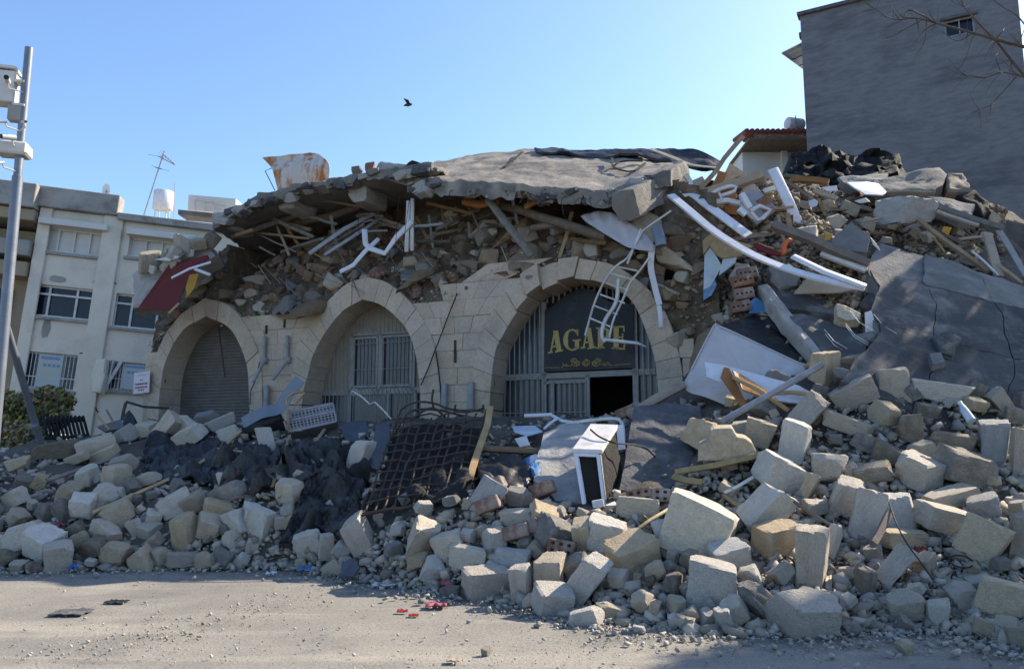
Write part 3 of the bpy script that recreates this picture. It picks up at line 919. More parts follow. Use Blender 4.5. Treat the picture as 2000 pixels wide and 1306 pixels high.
# paper notice on the left pier
nt_ = thing('paper_notice', FP(*FS(276, 768, .12), .12), 'white paper notice with grey and red print beside the roller shutter arch', 'notice')
c4 = [FS(262, 728, .14), FS(293, 724, .14), FS(291, 766, .14), FS(260, 769, .14)]
MB().prism([FP(s, z, .14) for s, z in c4], -FN * .01).build('sheet', 'paper', nt_)
def note_at(u, v):
    a = [c4[0][k] + (c4[1][k] - c4[0][k]) * u for k in (0, 1)]; b = [c4[3][k] + (c4[2][k] - c4[3][k]) * u for k in (0, 1)]
    return [a[k] + (b[k] - a[k]) * v for k in (0, 1)]
for v, u0, u1, m_, hgt in ((.14, .2, .8, 'ink', .02), (.36, .4, .6, 'ink', .05), (.52, .12, .88, 'ink', .09), (.68, .12, .88, 'inkred', .09), (.82, .32, .70, 'inkred', .07)):
    q = []
    mb = MB()
    u = u0
    while u < u1:
        w = random.uniform(.04, .09)
        mb.prism([FP(*note_at(x, y), .142) for x, y in ((u, v), (min(u + w, u1), v), (min(u + w, u1), v + hgt), (u, v + hgt))], -FN * .001)
        u += w + .025
    kind(mb.build('print_line', m_, nt_), 'stuff')

# ------------------------------------------------------------------ roof slabs
def patch(front, back, nu, nv, th, amp=.03, amps=2.5, edge=.05, seed=0):
    """slab between a front and a back edge (3D point lists): rough top, ragged rim"""
    f = polyline(front, nu); b = polyline(back, nu)
    rows = []
    for j in range(nv + 1):
        r = []
        jag = Vector()
        for i in range(nu + 1):
            p = Vector(f[i]).lerp(Vector(b[i]), j / nv)
            p = p + Vector((0, 0, 1)) * (fnz(p, amps, seed) * amp)
            if i in (0, nu) or j in (0, nv):
                if i % 3 == 0 or i in (1, nu - 1): jag = Vector((random.uniform(-1, 1), random.uniform(-1, 1), random.uniform(-.4, .5)))
                p = p + jag * edge * (1.7 if i % 7 < 3 else .9)
            r.append(p)
        rows.append(r)
    mb = MB()
    flat = [p for r in rows for p in r]
    nvv = nu + 1
    mb.add(flat, [(j * nvv + i, j * nvv + i + 1, (j + 1) * nvv + i + 1, (j + 1) * nvv + i) for j in range(nv) for i in range(nu)])
    off = len(flat)
    low = [p + Vector((0, 0, -th * (1 + .16 * fnz(p, 3.6, seed + 3) + random.uniform(-.02, .02) - (.55 if fnz(p, .9, seed + 9) > .34 else 0)))) for p in flat]
    mb.v += low
    mb.f += [(off + j * nvv + i, off + (j + 1) * nvv + i, off + (j + 1) * nvv + i + 1, off + j * nvv + i + 1) for j in range(nv) for i in range(nu)]
    def side(ids):
        for a, b2 in zip(ids[:-1], ids[1:]):
            k = len(mb.v)
            for t in (1 / 3, 2 / 3):
                for q in (a, b2):
                    p = mb.v[q].lerp(mb.v[q + off], t)
                    mb.v.append(p + Vector((nz(p, 5, 2), nz(p, 5, 7), nz(p, 6, 3) * .7)) * edge * 1.6)
            mb.f += [(a, b2, k + 1, k), (k, k + 1, k + 3, k + 2), (k + 2, k + 3, b2 + off, a + off)]
    side(list(range(nvv))); side([nv * nvv + i for i in range(nvv)][::-1])
    side([j * nvv for j in range(nv + 1)][::-1]); side([j * nvv + nu for j in range(nv + 1)])
    return mb
main = thing('roof_slab', FO(1060, 362, .7), 'big grey concrete roof slab lying tilted over the right-hand arches', 'roof slab')
fr = [FO(x, y, o) for x, y, o in ((797, 349, .55), (870, 351, .65), (950, 356, .7), (1060, 362, .7), (1120, 368, .7), (1185, 369, .6), (1250, 350, .3), (1310, 330, -.1))]
bk = [FO(x, y, o) for x, y, o in ((848, 318, -1.6), (905, 306, -2.4), (980, 297, -3.0), (1045, 290, -3.4), (1110, 294, -3.4), (1180, 300, -3.2), (1250, 306, -3.0), (1330, 322, -2.8))]
b_ = patch(fr, bk, 80, 30, .33, .05, 2.4, .014, 3).build('slab', 'roof', main, smooth=28)
def lump(name, px, py, o, dims, rot, m, parent=None, me=None, rnd='g'):
    return place(me or random.choice(GMS if rnd == 'g' else BMS), name, FO(px, py, o), dims, rot, m, parent)
for k in range(16):                      # bent reinforcement poking out of the broken front edge
    i = random.uniform(.04, .9) * 6
    a = fr[int(i)].lerp(fr[int(i) + 1], i - int(i)) - Vector((0, 0, random.uniform(.1, .3)))
    l = random.uniform(.12, .5)
    q = [a - FN * .1, a + FN * l * .4, a + FN * l * .6 + Vector((random.uniform(-.1, .1), 0, -l * random.uniform(.3, 1)))]
    MB().tube([Vector(v) for v in polyline(q, 6)], .009, 4).build('bent_rebar', 'rebar', main)
for pts in ([(1195, 312, -1.8), (1200, 330, -1), (1235, 338, -.7), (1260, 322, -1.4)], [(1020, 300, -2.4), (1000, 318, -1.4), (985, 330, -.8)], [(1255, 318, -1.8), (1215, 318, -1.6), (1200, 326, -1.3)]):
    q = [FO(x, y, o) for x, y, o in pts]
    MB().strip([Vector(v) + Vector((0, 0, .035)) for v in polyline(q, 16)], [random.uniform(.02, .07) for _ in range(17)], .03, (0, -.4, 1)).build('crack', 'soot', main)
# broken edge beam at its right end, running back into the picture
eb = thing('broken_beam', FO(1215, 405, .6), 'broken concrete edge beam with a rough square end beside the white plastic sheet', 'beam')
a, b = FO(1222, 402, .75), FO(1325, 342, -1.4)
mb = MB()
d = (b - a).normalized(); sd = d.cross(Vector((0, 0, 1))).normalized(); up = sd.cross(d)
rows = []
N1 = 22
for i in range(N1 + 1):
    p = a.lerp(b, i / N1)
    ring = []
    for k in range(16):
        t = 2 * math.pi * k / 16
        c, s_ = math.cos(t), math.sin(t)
        m_ = max(abs(c), abs(s_)) ** .75
        q = p + (sd * c / m_ * .26 + up * s_ / m_ * .28)
        ring.append(q + (q - p) * (fnz(q, 4, 2) * .16))
    rows.append(ring)
for i in range(N1):
    for k in range(16):
        mb.add([rows[i][k], rows[i][(k + 1) % 16], rows[i + 1][(k + 1) % 16], rows[i + 1][k]], [(0, 1, 2, 3)])
c0 = a - d * .04
for k in range(16):
    mb.add([rows[0][k], c0, rows[0][(k + 1) % 16]], [(0, 1, 2)])
bm_ = mb.build('beam_body', 'conc', eb)
bmx = bmesh.new(); bmx.from_mesh(bm_.data); bmesh.ops.remove_doubles(bmx, verts=bmx.verts, dist=.001); bmesh.ops.recalc_face_normals(bmx, faces=bmx.faces); bmx.to_mesh(bm_.data); bmx.free()
bm_.data.polygons.foreach_set('use_smooth', [True] * len(bm_.data.polygons)); bm_.data.set_sharp_from_angle(angle=R(40))

left = thing('roof_slab', FO(620, 385, .5), 'long sagging concrete roof edge falling towards the left over the middle arch', 'roof slab')
fl = [FO(x, y, .7) for x, y in ((418, 432), (469, 398), (502, 384), (543, 372), (609, 356), (689, 342), (731, 334), (786, 324), (845, 317))]
bl = [p - FN * 4.0 - FD * (1.5 * max(0, 1 - i / 4)) + Vector((0, 0, .05)) for i, p in enumerate(fl)]
patch(fl, bl, 64, 18, .20, .05, 2.6, .02, 8).build('slab', 'conc', left, smooth=28)
wl = [((p - F0).dot(FD) - 1.1 * max(0, 1 - i / 4), p.z - .15) for i, p in enumerate(fl)]
MB().prism([FP(s, z, -3.05) for s, z in wl] + [FP(wl[-1][0] + .6, 7.9, -3.05), FP(wl[-1][0] + 5.2, 7.6, -3.05), FP(wl[-1][0] + 5.2, .4, -3.05), FP(wl[0][0], .4, -3.05)], FN * -.3).build('interior_wall', 'dark', bld)  # added wall under the slabs, raised to keep sun out of the hollow
MB().prism([FP(wl[0][0] + .02, .4, -.9), FP(wl[0][0] + .02, wl[0][1], -.9), FP(wl[0][0] + .02, wl[0][1], -3.05), FP(wl[0][0] + .02, .4, -3.05)], FD * .25).build('interior_wall', 'core', bld)  # added end wall, closes the left end so the hollow stays dark
for x, y, w, h in ((584, 404, 40, 34), (720, 384, 44, 46), (457, 440, 54, 40)):
    c = FO(x, y, .25)
    s_ = mpp(16.5)
    a = c + FN * .2; b = c - FN * 2.5
    mb = MB()
    lump('joist', x, y, -.05, (w * s_ * 1.0, .9, h * s_ * 1.0), Matrix.Rotation(-FA, 3, 'Z'), 'conc_pale' if x != 722 else 'conc', left, rnd='b')
for edge_, par_, n_l in ((fl, left, 34), (fr, main, 34)):      # crumbling edge: chunks held on the broken rim
    for k in range(n_l):
        i = random.uniform(0, len(edge_) - 1.01)
        p = edge_[int(i)].lerp(edge_[int(i) + 1], i - int(i))
        s_ = random.uniform(.08, .26)
        place(random.choice(GMS), 'edge_chunk', p + FN * random.uniform(-.12, .02) + Vector((0, 0, -random.uniform(.02, .3 if par_ is main else .2))), (s_ * 1.5, s_, s_ * .7), (random.uniform(-.4, .4), random.uniform(-.3, .3), -FA + random.uniform(-.5, .5)), random.choice(['conc', 'conc', 'conc_pale', 'conc_dark']), par_)
# crumbled lumps, bits on the roof edge
for x, y, w, h, m_, lb in ((770, 338, 70, 34, 'conc_pale', 'pale crumbled concrete lump at the joint between the two roof slabs'), (723, 326, 17, 16, 'brick', 'small brown brick standing on the roof edge'),
                           (697, 332, 20, 10, 'conc', 'small grey chunk on the roof edge left of the brick'), (815, 326, 40, 12, 'soot', 'dark flat scrap on the roof edge beside the big slab')):
    ob = lump('concrete_lump' if 'lump' in lb else 'roof_scrap', x, y, .35 if y > 334 else .2, (w * mpp(16.8), .28, h * mpp(16.8)), Matrix.Rotation(random.uniform(-.3, .3), 3, 'Y'), m_)
    tag(ob, lb, 'debris')
# rusty sheet standing on the roof
rs = thing('rusty_sheet', FO(590, 372, .0), 'bent white metal sheet streaked with orange rust standing on the roof edge', 'metal sheet')
prof = [((512, 308), (604, 298), .0), ((522, 318), (622, 301), -.05), ((531, 330), (640, 316), .12), ((537, 350), (644, 330), .16), ((543, 374), (642, 350), .12)]
rows = []
for (l, r_, o) in prof:
    a, b = FO(*l, o), FO(*r_, o - .3)
    rows.append([a.lerp(b, i / 14) + FN * (.02 * math.sin(i * .9)) for i in range(15)])
rr = []
for i in range(len(rows[0])):
    rr.append([Vector(q) for q in polyline([rows[j][i] for j in range(5)], 14)])
MB().grid(rr, -FN * .012).build('sheet', 'rust', rs, smooth=60)
MB().tube([FO(532, 328, 0), FO(518, 334, .0), FO(537, 372, .0)], .012, 5).build('stay_rod', 'rope', rs)
# black roofing felt over the far right of the slab
felt = []
for (x0, y0, x1, y1) in ((1043, 291, 1052, 296), (1090, 290, 1100, 300), (1150, 294, 1160, 302), (1210, 290, 1222, 304), (1275, 290, 1292, 312), (1340, 296, 1345, 326), (1385, 306, 1380, 330), (1408, 318, 1398, 330)):
    a, b = FO(x0, y0, -3.1), FO(x1, y1, -2.5)
    felt.append([a.lerp(b, t / 5) + Vector((0, 0, .06 * math.sin(t * 2.2 + x0))) for t in range(6)])
cols = [[Vector(q) for q in polyline([felt[i][j] for i in range(len(felt))], 40)] for j in range(6)]
for r_ in cols:
    for p in r_: p.z += fnz(p, 2, 4) * .06
tag(MB().grid(cols, (0, .02, -.05)).build('roofing_felt', 'black', smooth=60), 'black rippled roofing felt curling over the top of the big slab', 'roofing felt')
tag(MB().strip([Vector(q) for q in polyline([FO(1270, 291, -2.3), FO(1310, 306, -2.2), FO(1350, 322, -2.0), FO(1402, 328, -1.8)], 12)], .16, .02, (0, -.6, 1)).build('felt_strip', 'wood_grey'), 'pale bent batten strip running down the roofing felt', 'strip')
tag(MB().prism([FO(1425, 318, -2), FO(1462, 342, -2.2), FO(1420, 372, -1.6), FO(1412, 345, -1.7)], -FN * .03).build('ply_board', 'wood_grey'), 'triangular grey board standing behind the splintered planks', 'board')

# ------------------------------------------------------------------ timbers, rails and strips
def bar(name, pts, wpx, m, label, cat, o=None, t=None, tow=.12, rnd=False, sm=0, group=None, Y=None, up=None, wob=0.0):
    if o is not None:
        oo = o if hasattr(o, '__len__') else [o] * len(pts)
        q = [FO(x, y, k) for (x, y), k in zip(pts, oo)]
    elif Y is not None:
        yy = Y if hasattr(Y, '__len__') else [Y] * len(pts)
        q = [P(x, y, k) for (x, y), k in zip(pts, yy)]
    else:
        q = [lift(x, y, tow) for x, y in pts]
    if sm: q = [Vector(v) for v in polyline(q, sm)]
    if wob:
        n = max(3, sm or 5)
        if not sm:
            q = [Vector(v) for v in polyline(q, n)]
        q = [p + Vector((nz(p, 2.3, 1), nz(p, 2.3, 5), nz(p, 2.3, 9))) * wob for p in q]
    w = wpx * mpp(sum(p.y for p in q) / len(q))
    mb = MB()
    if rnd: mb.tube(q, w / 2, 8)
    else: mb.strip(q, w, t or w * .55, up)
    ob = mb.build(name, m, smooth=50, bevel=0 if (rnd or sm or wob) else min(.008, w * .08))
    return tag(ob, label, cat, group)
SPL = 'splintered timbers under the fallen roof'
bar('timber_plank', [(953, 388), (985, 432), (1038, 500)], 15, 'wood_grey', 'brown rafter plank slanting down from under the middle of the big roof slab', 'plank', o=[.35, .3, .25], t=.06)
bar('metal_rail', [(604, 496), (672, 448), (730, 418)], 9, 'grey', 'upper of two grey metal rails poking down from the left roof edge', 'rail', o=[.5, .3, -.2], group='grey rails under the left roof edge')
bar('metal_rail', [(634, 498), (690, 462), (745, 425)], 7, 'grey', 'lower of two grey metal rails poking down from the left roof edge', 'rail', o=[.45, .2, -.25], group='grey rails under the left roof edge')
bar('bent_gutter', [(712, 448), (714, 476), (722, 485), (752, 495), (774, 464), (806, 432)], 11, 'white', 'white bent metal channel in a V shape hanging over the middle arch', 'channel', o=.35, t=.05)
bar('bent_gutter', [(664, 531), (690, 518), (712, 492), (740, 466)], 9, 'white', 'thin white channel running down left from the V shaped one', 'channel', o=[.5, .45, .4, .2], t=.04)
bar('hanging_rail', [(798, 392), (796, 440), (794, 492)], 8, 'whitem', 'left of two white rails hanging upright under the roof joint', 'rail', o=.3, t=.05, group='white hanging rails')
bar('hanging_rail', [(806, 388), (805, 440), (805, 490)], 7, 'whitem', 'right of two white rails hanging upright under the roof joint', 'rail', o=.28, t=.05, group='white hanging rails')
bar('log_pole', [(985, 400), (1060, 425), (1185, 462)], 20, 'wood_grey', 'thick rough roof pole lying under the big slab', 'pole', o=[-.2, .05, .3], rnd=True, wob=.06)
bar('log_pole', [(1040, 445), (1100, 437), (1180, 470)], 14, 'wood', 'brown roof pole below the thick rough one', 'pole', o=[0, .1, .2], rnd=True, wob=.05)
bar('log_pole', [(560, 440), (650, 420), (720, 395)], 16, 'wood', 'brown roof pole in the dark hollow between the concrete joists', 'pole', o=[-.6, -.5, -.5], rnd=True, wob=.04)
bar('log_pole', [(450, 462), (520, 440), (600, 415)], 12, 'wood_grey', 'grey pole in the dark hollow beside the leftmost joist', 'pole', o=[0, -.3, -.5], rnd=True, wob=.04)
bar('timber_plank', [(905, 392), (935, 400), (975, 392)], 16, 'wood_red', 'short orange brown board tucked under the slab middle', 'plank', o=.2)
bar('timber_plank', [(1025, 405), (1050, 392), (1075, 396)], 12, 'wood_red', 'short orange brown board under the slab beside its broken notch', 'plank', o=.25)
k = 0
while k < 40:
    x = random.uniform(455, 1190); y = random.uniform(395, 500)
    top_ = np.interp(x, [430, 560, 700, 800, 1200], [470, 415, 385, 400, 405])
    if not top_ < y < top_ + 72: continue
    L = random.uniform(30, 110); a = random.choice([random.uniform(-.6, .1), random.uniform(-.2, .5), random.uniform(1.0, 1.9)])
    dx, dy = math.cos(a) * L / 2, math.sin(a) * L / 2
    ms_ = random.choice(['wood', 'wood_grey', 'wood_grey', 'wood_pale', 'grey', 'wood'])
    wh_ = ['below the leftmost joist', 'below the middle joist', 'left of the V shaped channel', 'around the V shaped channel', 'right of the white hanging rails', 'left of the slanting rafter plank', 'right of the slanting rafter plank', 'beside the plastic sheet'][int(np.digitize(x, [540, 640, 720, 790, 870, 980, 1100]))]
    at_ = 'steep' if abs(dy) > abs(dx) else 'level' if abs(dy) < .25 * abs(dx) else 'slanting'
    bar('splinter', [(x - dx, y - dy), (x + dx, y + dy)], random.uniform(2.5, 8), ms_,
        f"{'long' if L > 75 else 'short'} {at_} {dict(wood='brown', wood_grey='weathered', wood_pale='pale', grey='grey metal')[ms_]} splinter {wh_}", 'stick', o=[random.uniform(-.7, .25), random.uniform(-.5, .45)], wob=.03, group=SPL)
    k += 1
for k in range(16):
    x = random.uniform(460, 980); y = np.interp(x, [430, 560, 700, 800, 1200], [540, 520, 520, 500, 480]) + random.uniform(-30, 40)
    L = random.uniform(15, 55); a = random.uniform(.2, 1.2)
    bar('dry_stalk', [(x, y), (x + L * math.cos(a), y + L * math.sin(a))], random.uniform(1.2, 2.6), random.choice(['wood_grey', 'wood_pale']), 'thin dry reed sticking out of the torn rubble wall, ' + ['above the shutter arch', 'left of the middle arch', 'above the middle arch', 'between middle and right arches'][int(np.digitize(x, [520, 640, 800]))], 'stalk', o=[.0, .12], rnd=True, group='reeds in the rubble wall')
# wires hanging from the roof joint
for pts in ([(806, 352), (798, 400), (788, 470), (776, 520)], [(782, 360), (775, 440), (770, 530)], [(702, 398), (700, 440), (706, 470)]):
    fcable('hanging_wire', pts, .006, 'thin wire hanging from the roof edge over the middle arch', 'rope', .55)
sheet_pts = [(1134, 417), (1160, 412), (1206, 420), (1262, 462), (1274, 487), (1236, 484), (1180, 456), (1140, 430)]
sp = thing('plastic_sheet', FO(1200, 450, .5), 'white dusty plastic sheet draped under the broken edge beam', 'plastic sheet')
rows = []
for j in range(9):
    t = j / 8
    a = polyline([FO(x, y, o) for x, y, o in ((1134, 422, .25), (1170, 412, .3), (1215, 425, .35), (1275, 470, .4))], 24)
    b = polyline([FO(x, y, o) for x, y, o in ((1142, 432, .45), (1180, 456, .6), (1230, 484, .6), (1277, 490, .5))], 24)
    rows.append([Vector(a[i]).lerp(Vector(b[i]), t) + FN * (nz((i * .45, j * .3, 1), 1, 3) * .09) for i in range(25)])
MB().grid(rows, -FN * .01).build('sheet', 'cloth', sp, smooth=60)

# the white strips and boards of the collapsed right side
bar('white_profile', [(1310, 381), (1345, 410), (1400, 455), (1480, 502), (1580, 538), (1690, 562)], 18, 'white', 'longest white plastic profile curving across the rubble right of the arches', 'plastic profile', Y=[14.7, 14.3, 13.9, 13.5, 13.2, 12.9], t=.04, sm=26, up=(0, -.7, .7))
bar('white_profile', [(1332, 379), (1352, 378), (1392, 408), (1462, 460)], 24, 'white', 'short broad bluish white plastic panel above the longest white profile', 'plastic profile', Y=[14.9, 14.9, 14.7, 14.4], t=.03, sm=14, up=(0, -.7, .7))
bar('white_profile', [(1509, 330), (1540, 395), (1566, 458)], 22, 'white', 'white plastic profile standing up steeply in front of the tiled roof house', 'plastic profile', Y=[15.4, 15.3, 15.2], t=.06)
bar('white_profile', [(1548, 500), (1610, 530), (1690, 560)], 17, 'white', 'short white plastic profile meeting the end of the longest one', 'plastic profile', Y=[13.5, 13.2, 12.85], t=.04, up=(0, -.7, .7))
bar('white_profile', [(1604, 494), (1650, 512), (1692, 528)], 13, 'whitem', 'white square tube below the long brown beam', 'tube', Y=[14.2, 14.0, 13.8], t=.09)
bar('white_ribbon', [(1274, 478), (1271, 520), (1279, 560), (1288, 595)], 12, 'white', 'white twisted metal ribbon hanging at the right side of the third arch', 'ribbon', o=[.45, .4, .3, .25], t=.012, sm=18)
bar('white_ribbon', [(1287, 596), (1290, 618), (1291, 640)], 9, 'white', 'straight white bracket at the lower end of the twisted ribbon', 'bracket', o=.22, t=.05)
bar('tin_can', [(1283, 446), (1288, 462), (1290, 480)], 24, 'galv', 'crushed grey tin cylinder above the twisted white ribbon', 'tin', o=[.5, .55, .55], rnd=True, wob=.03)
# ladder-like frame, buckled
ld = thing('metal_ladder', FO(1200, 560, .5), 'buckled white metal ladder frame hanging in front of the shop sign', 'ladder')
La = [(1252, 447), (1228, 500), (1203, 520), (1180, 550), (1160, 595), (1147, 640), (1143, 655)]
Lb = [(1268, 503), (1250, 528), (1231, 552), (1214, 590), (1198, 625), (1190, 660)]
oa = [.55, .5, .5, .45, .42, .4, .4]
pa = [Vector(v) for v in polyline([FO(x, y, o) for (x, y), o in zip(La, oa)], 24)]
pb = [Vector(v) for v in polyline([FO(x, y, .48) for x, y in Lb], 24)]
MB().tube(pa, .022, 6).build('stile', 'whitem', ld, smooth=60)
MB().tube(pb, .022, 6).build('stile', 'whitem', ld, smooth=60)
MB().tube([FO(1225, 515, .52), FO(1240, 480, .55), FO(1254, 452, .55), FO(1275, 436, .5), FO(1310, 412, .3)], .02, 6).build('stile', 'whitem', ld, smooth=60)
MB().tube([Vector(v) for v in polyline([FO(x, y, .5) for x, y in ((1208, 545), (1203, 590), (1182, 625), (1175, 655), (1182, 668))], 14)], .04, 6).build('bent_tube', 'whitem', ld, smooth=60)
MB().tube([FO(1180, 663, .5), FO(1215, 667, .45), FO(1245, 670, .35), FO(1262, 677, .2)], [.03, .035, .03, .012], 6).build('bent_tube', 'whitem', ld, smooth=60)
for (x0, y0, x1, y1) in ((1203, 520, 1250, 530), (1193, 534, 1240, 547), (1184, 553, 1228, 567), (1172, 575, 1220, 592), (1161, 597, 1206, 614), (1152, 621, 1192, 638)):
    MB().tube([FO(x0, y0, .48), FO(x1, y1, .48)], .017, 6).build('rung', 'whitem', ld, smooth=60)

WP = [
 ('timber_plank', [(1255, 408), (1300, 376), (1336, 352)], 17, 'wood_pale', 'pale timber plank running up along the broken edge beam', [15.1, 15.4, 15.7], .07),
 ('timber_plank', [(1374, 378), (1430, 362), (1492, 341)], 17, 'wood_pale', 'squared pale beam end pointing right, below the tiled roof house', [15.6, 15.5, 15.3], .12),
 ('timber_plank', [(1358, 378), (1395, 338), (1420, 302), (1452, 266)], 9, 'wood_pale', 'long splintered plank sticking up highest into the sky', [15.8, 15.9, 16, 16.1], .04),
 ('timber_plank', [(1394, 372), (1405, 352), (1411, 336)], 18, 'wood_red', 'orange brown board standing at the foot of the tall splintered plank', [15.6, 15.6, 15.6], .05),
 ('timber_plank', [(1322, 372), (1350, 362), (1375, 352)], 16, 'wood_pale', 'short pale plank behind the broken edge beam end', [15.9, 15.9, 15.9], .08),
 ('timber_plank', [(1508, 439), (1570, 463), (1640, 492), (1698, 516)], 17, 'wood', 'long brown beam lying across the rubble above the square white tube', [14.4, 14.2, 14.0, 13.8], .12),
 ('timber_plank', [(1330, 417), (1375, 438), (1420, 470)], 10, 'wood', 'brown lath under the longest white profile', [15.0, 14.8, 14.6], .05),
 ('timber_plank', [(1545, 350), (1590, 352), (1618, 356)], 13, 'wood', 'brown plank lying level behind the steep white profile', [16.6, 16.6, 16.5], .08),
 ('timber_plank', [(1520, 344), (1560, 346), (1570, 348)], 8, 'wood_grey', 'dark grey lath above the level brown plank', [17.0, 17.0, 17.0], .05),
 ('timber_plank', [(1588, 372), (1612, 380), (1634, 388)], 11, 'wood_pale', 'small pale plank offcut on the heap top', [16.3, 16.2, 16.1], .05),
 ('timber_plank', [(1806, 396), (1870, 420), (1958, 449)], 14, 'wood_grey', 'grey brown beam slanting down the far right edge of the heap', [15.6, 15.2, 14.6], .12),
 ('timber_plank', [(1830, 412), (1880, 430), (1912, 440)], 7, 'wood_pale', 'yellowish lath against the underside of the far right beam', [15.2, 15.0, 14.8], .05),
 ('timber_plank', [(1794, 430), (1832, 460), (1880, 494), (1930, 530)], 9, 'wood_pale', 'orange lit long lath slanting down along the paving slab', [15.2, 14.9, 14.6, 14.3], .06),
 ('timber_plank', [(1930, 505), (1965, 530), (1995, 553)], 8, 'wood_pale', 'lower orange lath at the right edge beyond the leaning board', [14.3, 14.1, 13.9], .06),
 ('timber_plank', [(1928, 455), (1938, 495), (1952, 540)], 17, 'wood_pale', 'short weathered board leaning upright against the orange laths', [14.5, 14.3, 14.1], .05),
 ('white_lath', [(1898, 490), (1925, 514), (1950, 538)], 3, 'white', 'thin white strip lying beside the leaning board', [14.4, 14.2, 14.0], .03),
 ('timber_plank', [(1950, 450), (1975, 490), (2005, 540)], 13, 'grey', 'grey metal sheet strip at the far right edge', [14.6, 14.4, 14.0], .03),
 ('timber_plank', [(1685, 432), (1705, 428), (1722, 424)], 5, 'wood_pale', 'thin pale lath beside the large grey boulder on the heap', [15.4, 15.4, 15.4], .03),
 ('timber_plank', [(1732, 374), (1780, 374), (1822, 375)], 4, 'wood_pale', 'thin straight lath lying along the upper concrete slab', [16.4, 16.4, 16.4], .03),
]
for n, pts, w, m, lb, Y, t in WP:
    bar(n, pts, w, m, lb, 'plank', Y=Y, t=t, wob=.015)
# light metal window and chair frames among the planks
fr_ = thing('window_frame_wreck', P(1460, 420, 15), 'tangle of off-white bent window frame with a small square opening among the planks', 'window frame')
def tubes(pts, r, parent, name, m, Y, sm=0):
    q = [P(x, y, Y) for x, y in pts]
    if sm: q = [Vector(v) for v in polyline(q, sm)]
    return MB().strip(q, r * 2, r * 1.4, (0, -1, .3)).build(name, m, parent)
tubes([(1466, 412), (1484, 402), (1504, 410), (1490, 426), (1480, 430), (1466, 414)], .035, fr_, 'small_frame', 'whitem', 14.8)
tubes([(1446, 404), (1470, 425), (1480, 430)], .03, fr_, 'frame_bar', 'whitem', 14.82)
tubes([(1378, 392), (1400, 372), (1432, 363), (1436, 372), (1410, 382)], .03, fr_, 'frame_bar', 'whitem', 15.0, 12)
tubes([(1388, 397), (1420, 392), (1445, 398)], .05, fr_, 'frame_bar', 'whitem', 14.95)
tubes([(1448, 378), (1464, 406)], .055, fr_, 'frame_bar', 'white', 14.8)
tubes([(1442, 408), (1456, 420)], .05, fr_, 'frame_bar', 'white', 14.75)
tubes([(1404, 376), (1411, 392)], .02, fr_, 'frame_bar', 'whitem', 15.0)
tubes([(1492, 374), (1534, 362)], .05, fr_, 'frame_bar', 'whitem', 15.5)
tubes([(1338, 342), (1346, 352), (1350, 376)], .05, fr_, 'frame_bar', 'whitem', 15.4)
def board(name, pts, Y, th, m, label, cat='board', bevel=.004):
    yy = Y if hasattr(Y, '__len__') else [Y] * len(pts)
    q = [P(x, y, k) for (x, y), k in zip(pts, yy)]
    n = (q[1] - q[0]).cross(q[2] - q[0]).normalized()
    if n.dot(q[0] - EYE) < 0: n = -n
    return tag(MB().prism(q, n * th).build(name, m, bevel=bevel), label, cat)
board('dark_cabinet_panel', [(1470, 356), (1518, 408), (1478, 438), (1440, 398), (1448, 372)], [15.6, 15.2, 15.0, 15.2, 15.5], .05, 'grey', 'dark grey cabinet board tilted behind the off-white window frame')
board('brown_square_board', [(1499, 378), (1512, 394), (1492, 404), (1476, 392)], [15.15, 15.0, 14.95, 15.1], .02, 'brick', 'small reddish brown square board on the dark cabinet board')
board('red_brown_cabinet', [(1398, 378), (1438, 374), (1440, 388), (1424, 400), (1402, 394)], 15.3, .08, 'wood_red', 'orange brown cabinet fragment behind the window frame')
board('red_brown_cabinet', [(1414, 402), (1440, 400), (1440, 420), (1418, 416)], 15.1, .08, 'wood_red', 'dark orange cabinet fragment below the window frame')
board('grey_cabinet_box', [(1662, 433), (1700, 462), (1694, 492), (1640, 488), (1622, 470)], [14.4, 14.1, 13.9, 14.1, 14.3], .35, 'conc', 'square dark grey cabinet side facing out of the heap beside the long brown beam', 'cabinet')
board('torn_white_board', [(1700, 462), (1712, 476), (1720, 490), (1706, 478)], 13.9, .02, 'whitem', 'torn white board edge hanging from the grey cabinet')
board('white_oval_board', [(1654, 356), (1692, 354), (1716, 358), (1732, 374), (1726, 381), (1690, 379), (1668, 366)], [16.8, 16.9, 16.9, 16.5, 16.3, 16.3, 16.5], .03, 'white', 'white rounded tabletop fragment lying on top of the heap')
board('white_scrap', [(1604, 366), (1634, 362), (1636, 372), (1616, 374)], 16.4, .02, 'white', 'crumpled white scrap beside the level brown plank', 'scrap')
board('white_scrap', [(1668, 392), (1690, 386), (1700, 394), (1680, 397)], 15.9, .02, 'whitem', 'white plaster flake below the rounded tabletop', 'scrap')
board('red_box_scrap', [(1472, 474), (1482, 474), (1528, 494), (1526, 500), (1500, 496), (1476, 484)], 13.9, .05, 'red', 'dark red board edged with white beside the longest profile', 'scrap')
board('orange_bag', [(1540, 463), (1549, 466), (1538, 478), (1536, 496), (1526, 498), (1528, 480)], 14.0, .06, 'orange', 'bright orange plastic bag above the short white profile', 'bag', .02)
board('ochre_rag', [(1610, 452), (1628, 458), (1622, 468), (1606, 472), (1612, 462)], 14.3, .04, 'yellow', 'ochre rag between the steep profile and the grey cabinet', 'rag')
board('ochre_rag', [(1844, 442), (1860, 444), (1852, 460), (1840, 452)], 14.9, .04, 'yellow', 'ochre rag near the orange lit lath', 'rag')
board('blue_plate', [(1581, 392), (1590, 389), (1598, 394), (1596, 402), (1587, 405), (1580, 400)], 15.4, .02, 'paleblue', 'small pale blue round plate on a stone of the heap top', 'plate')
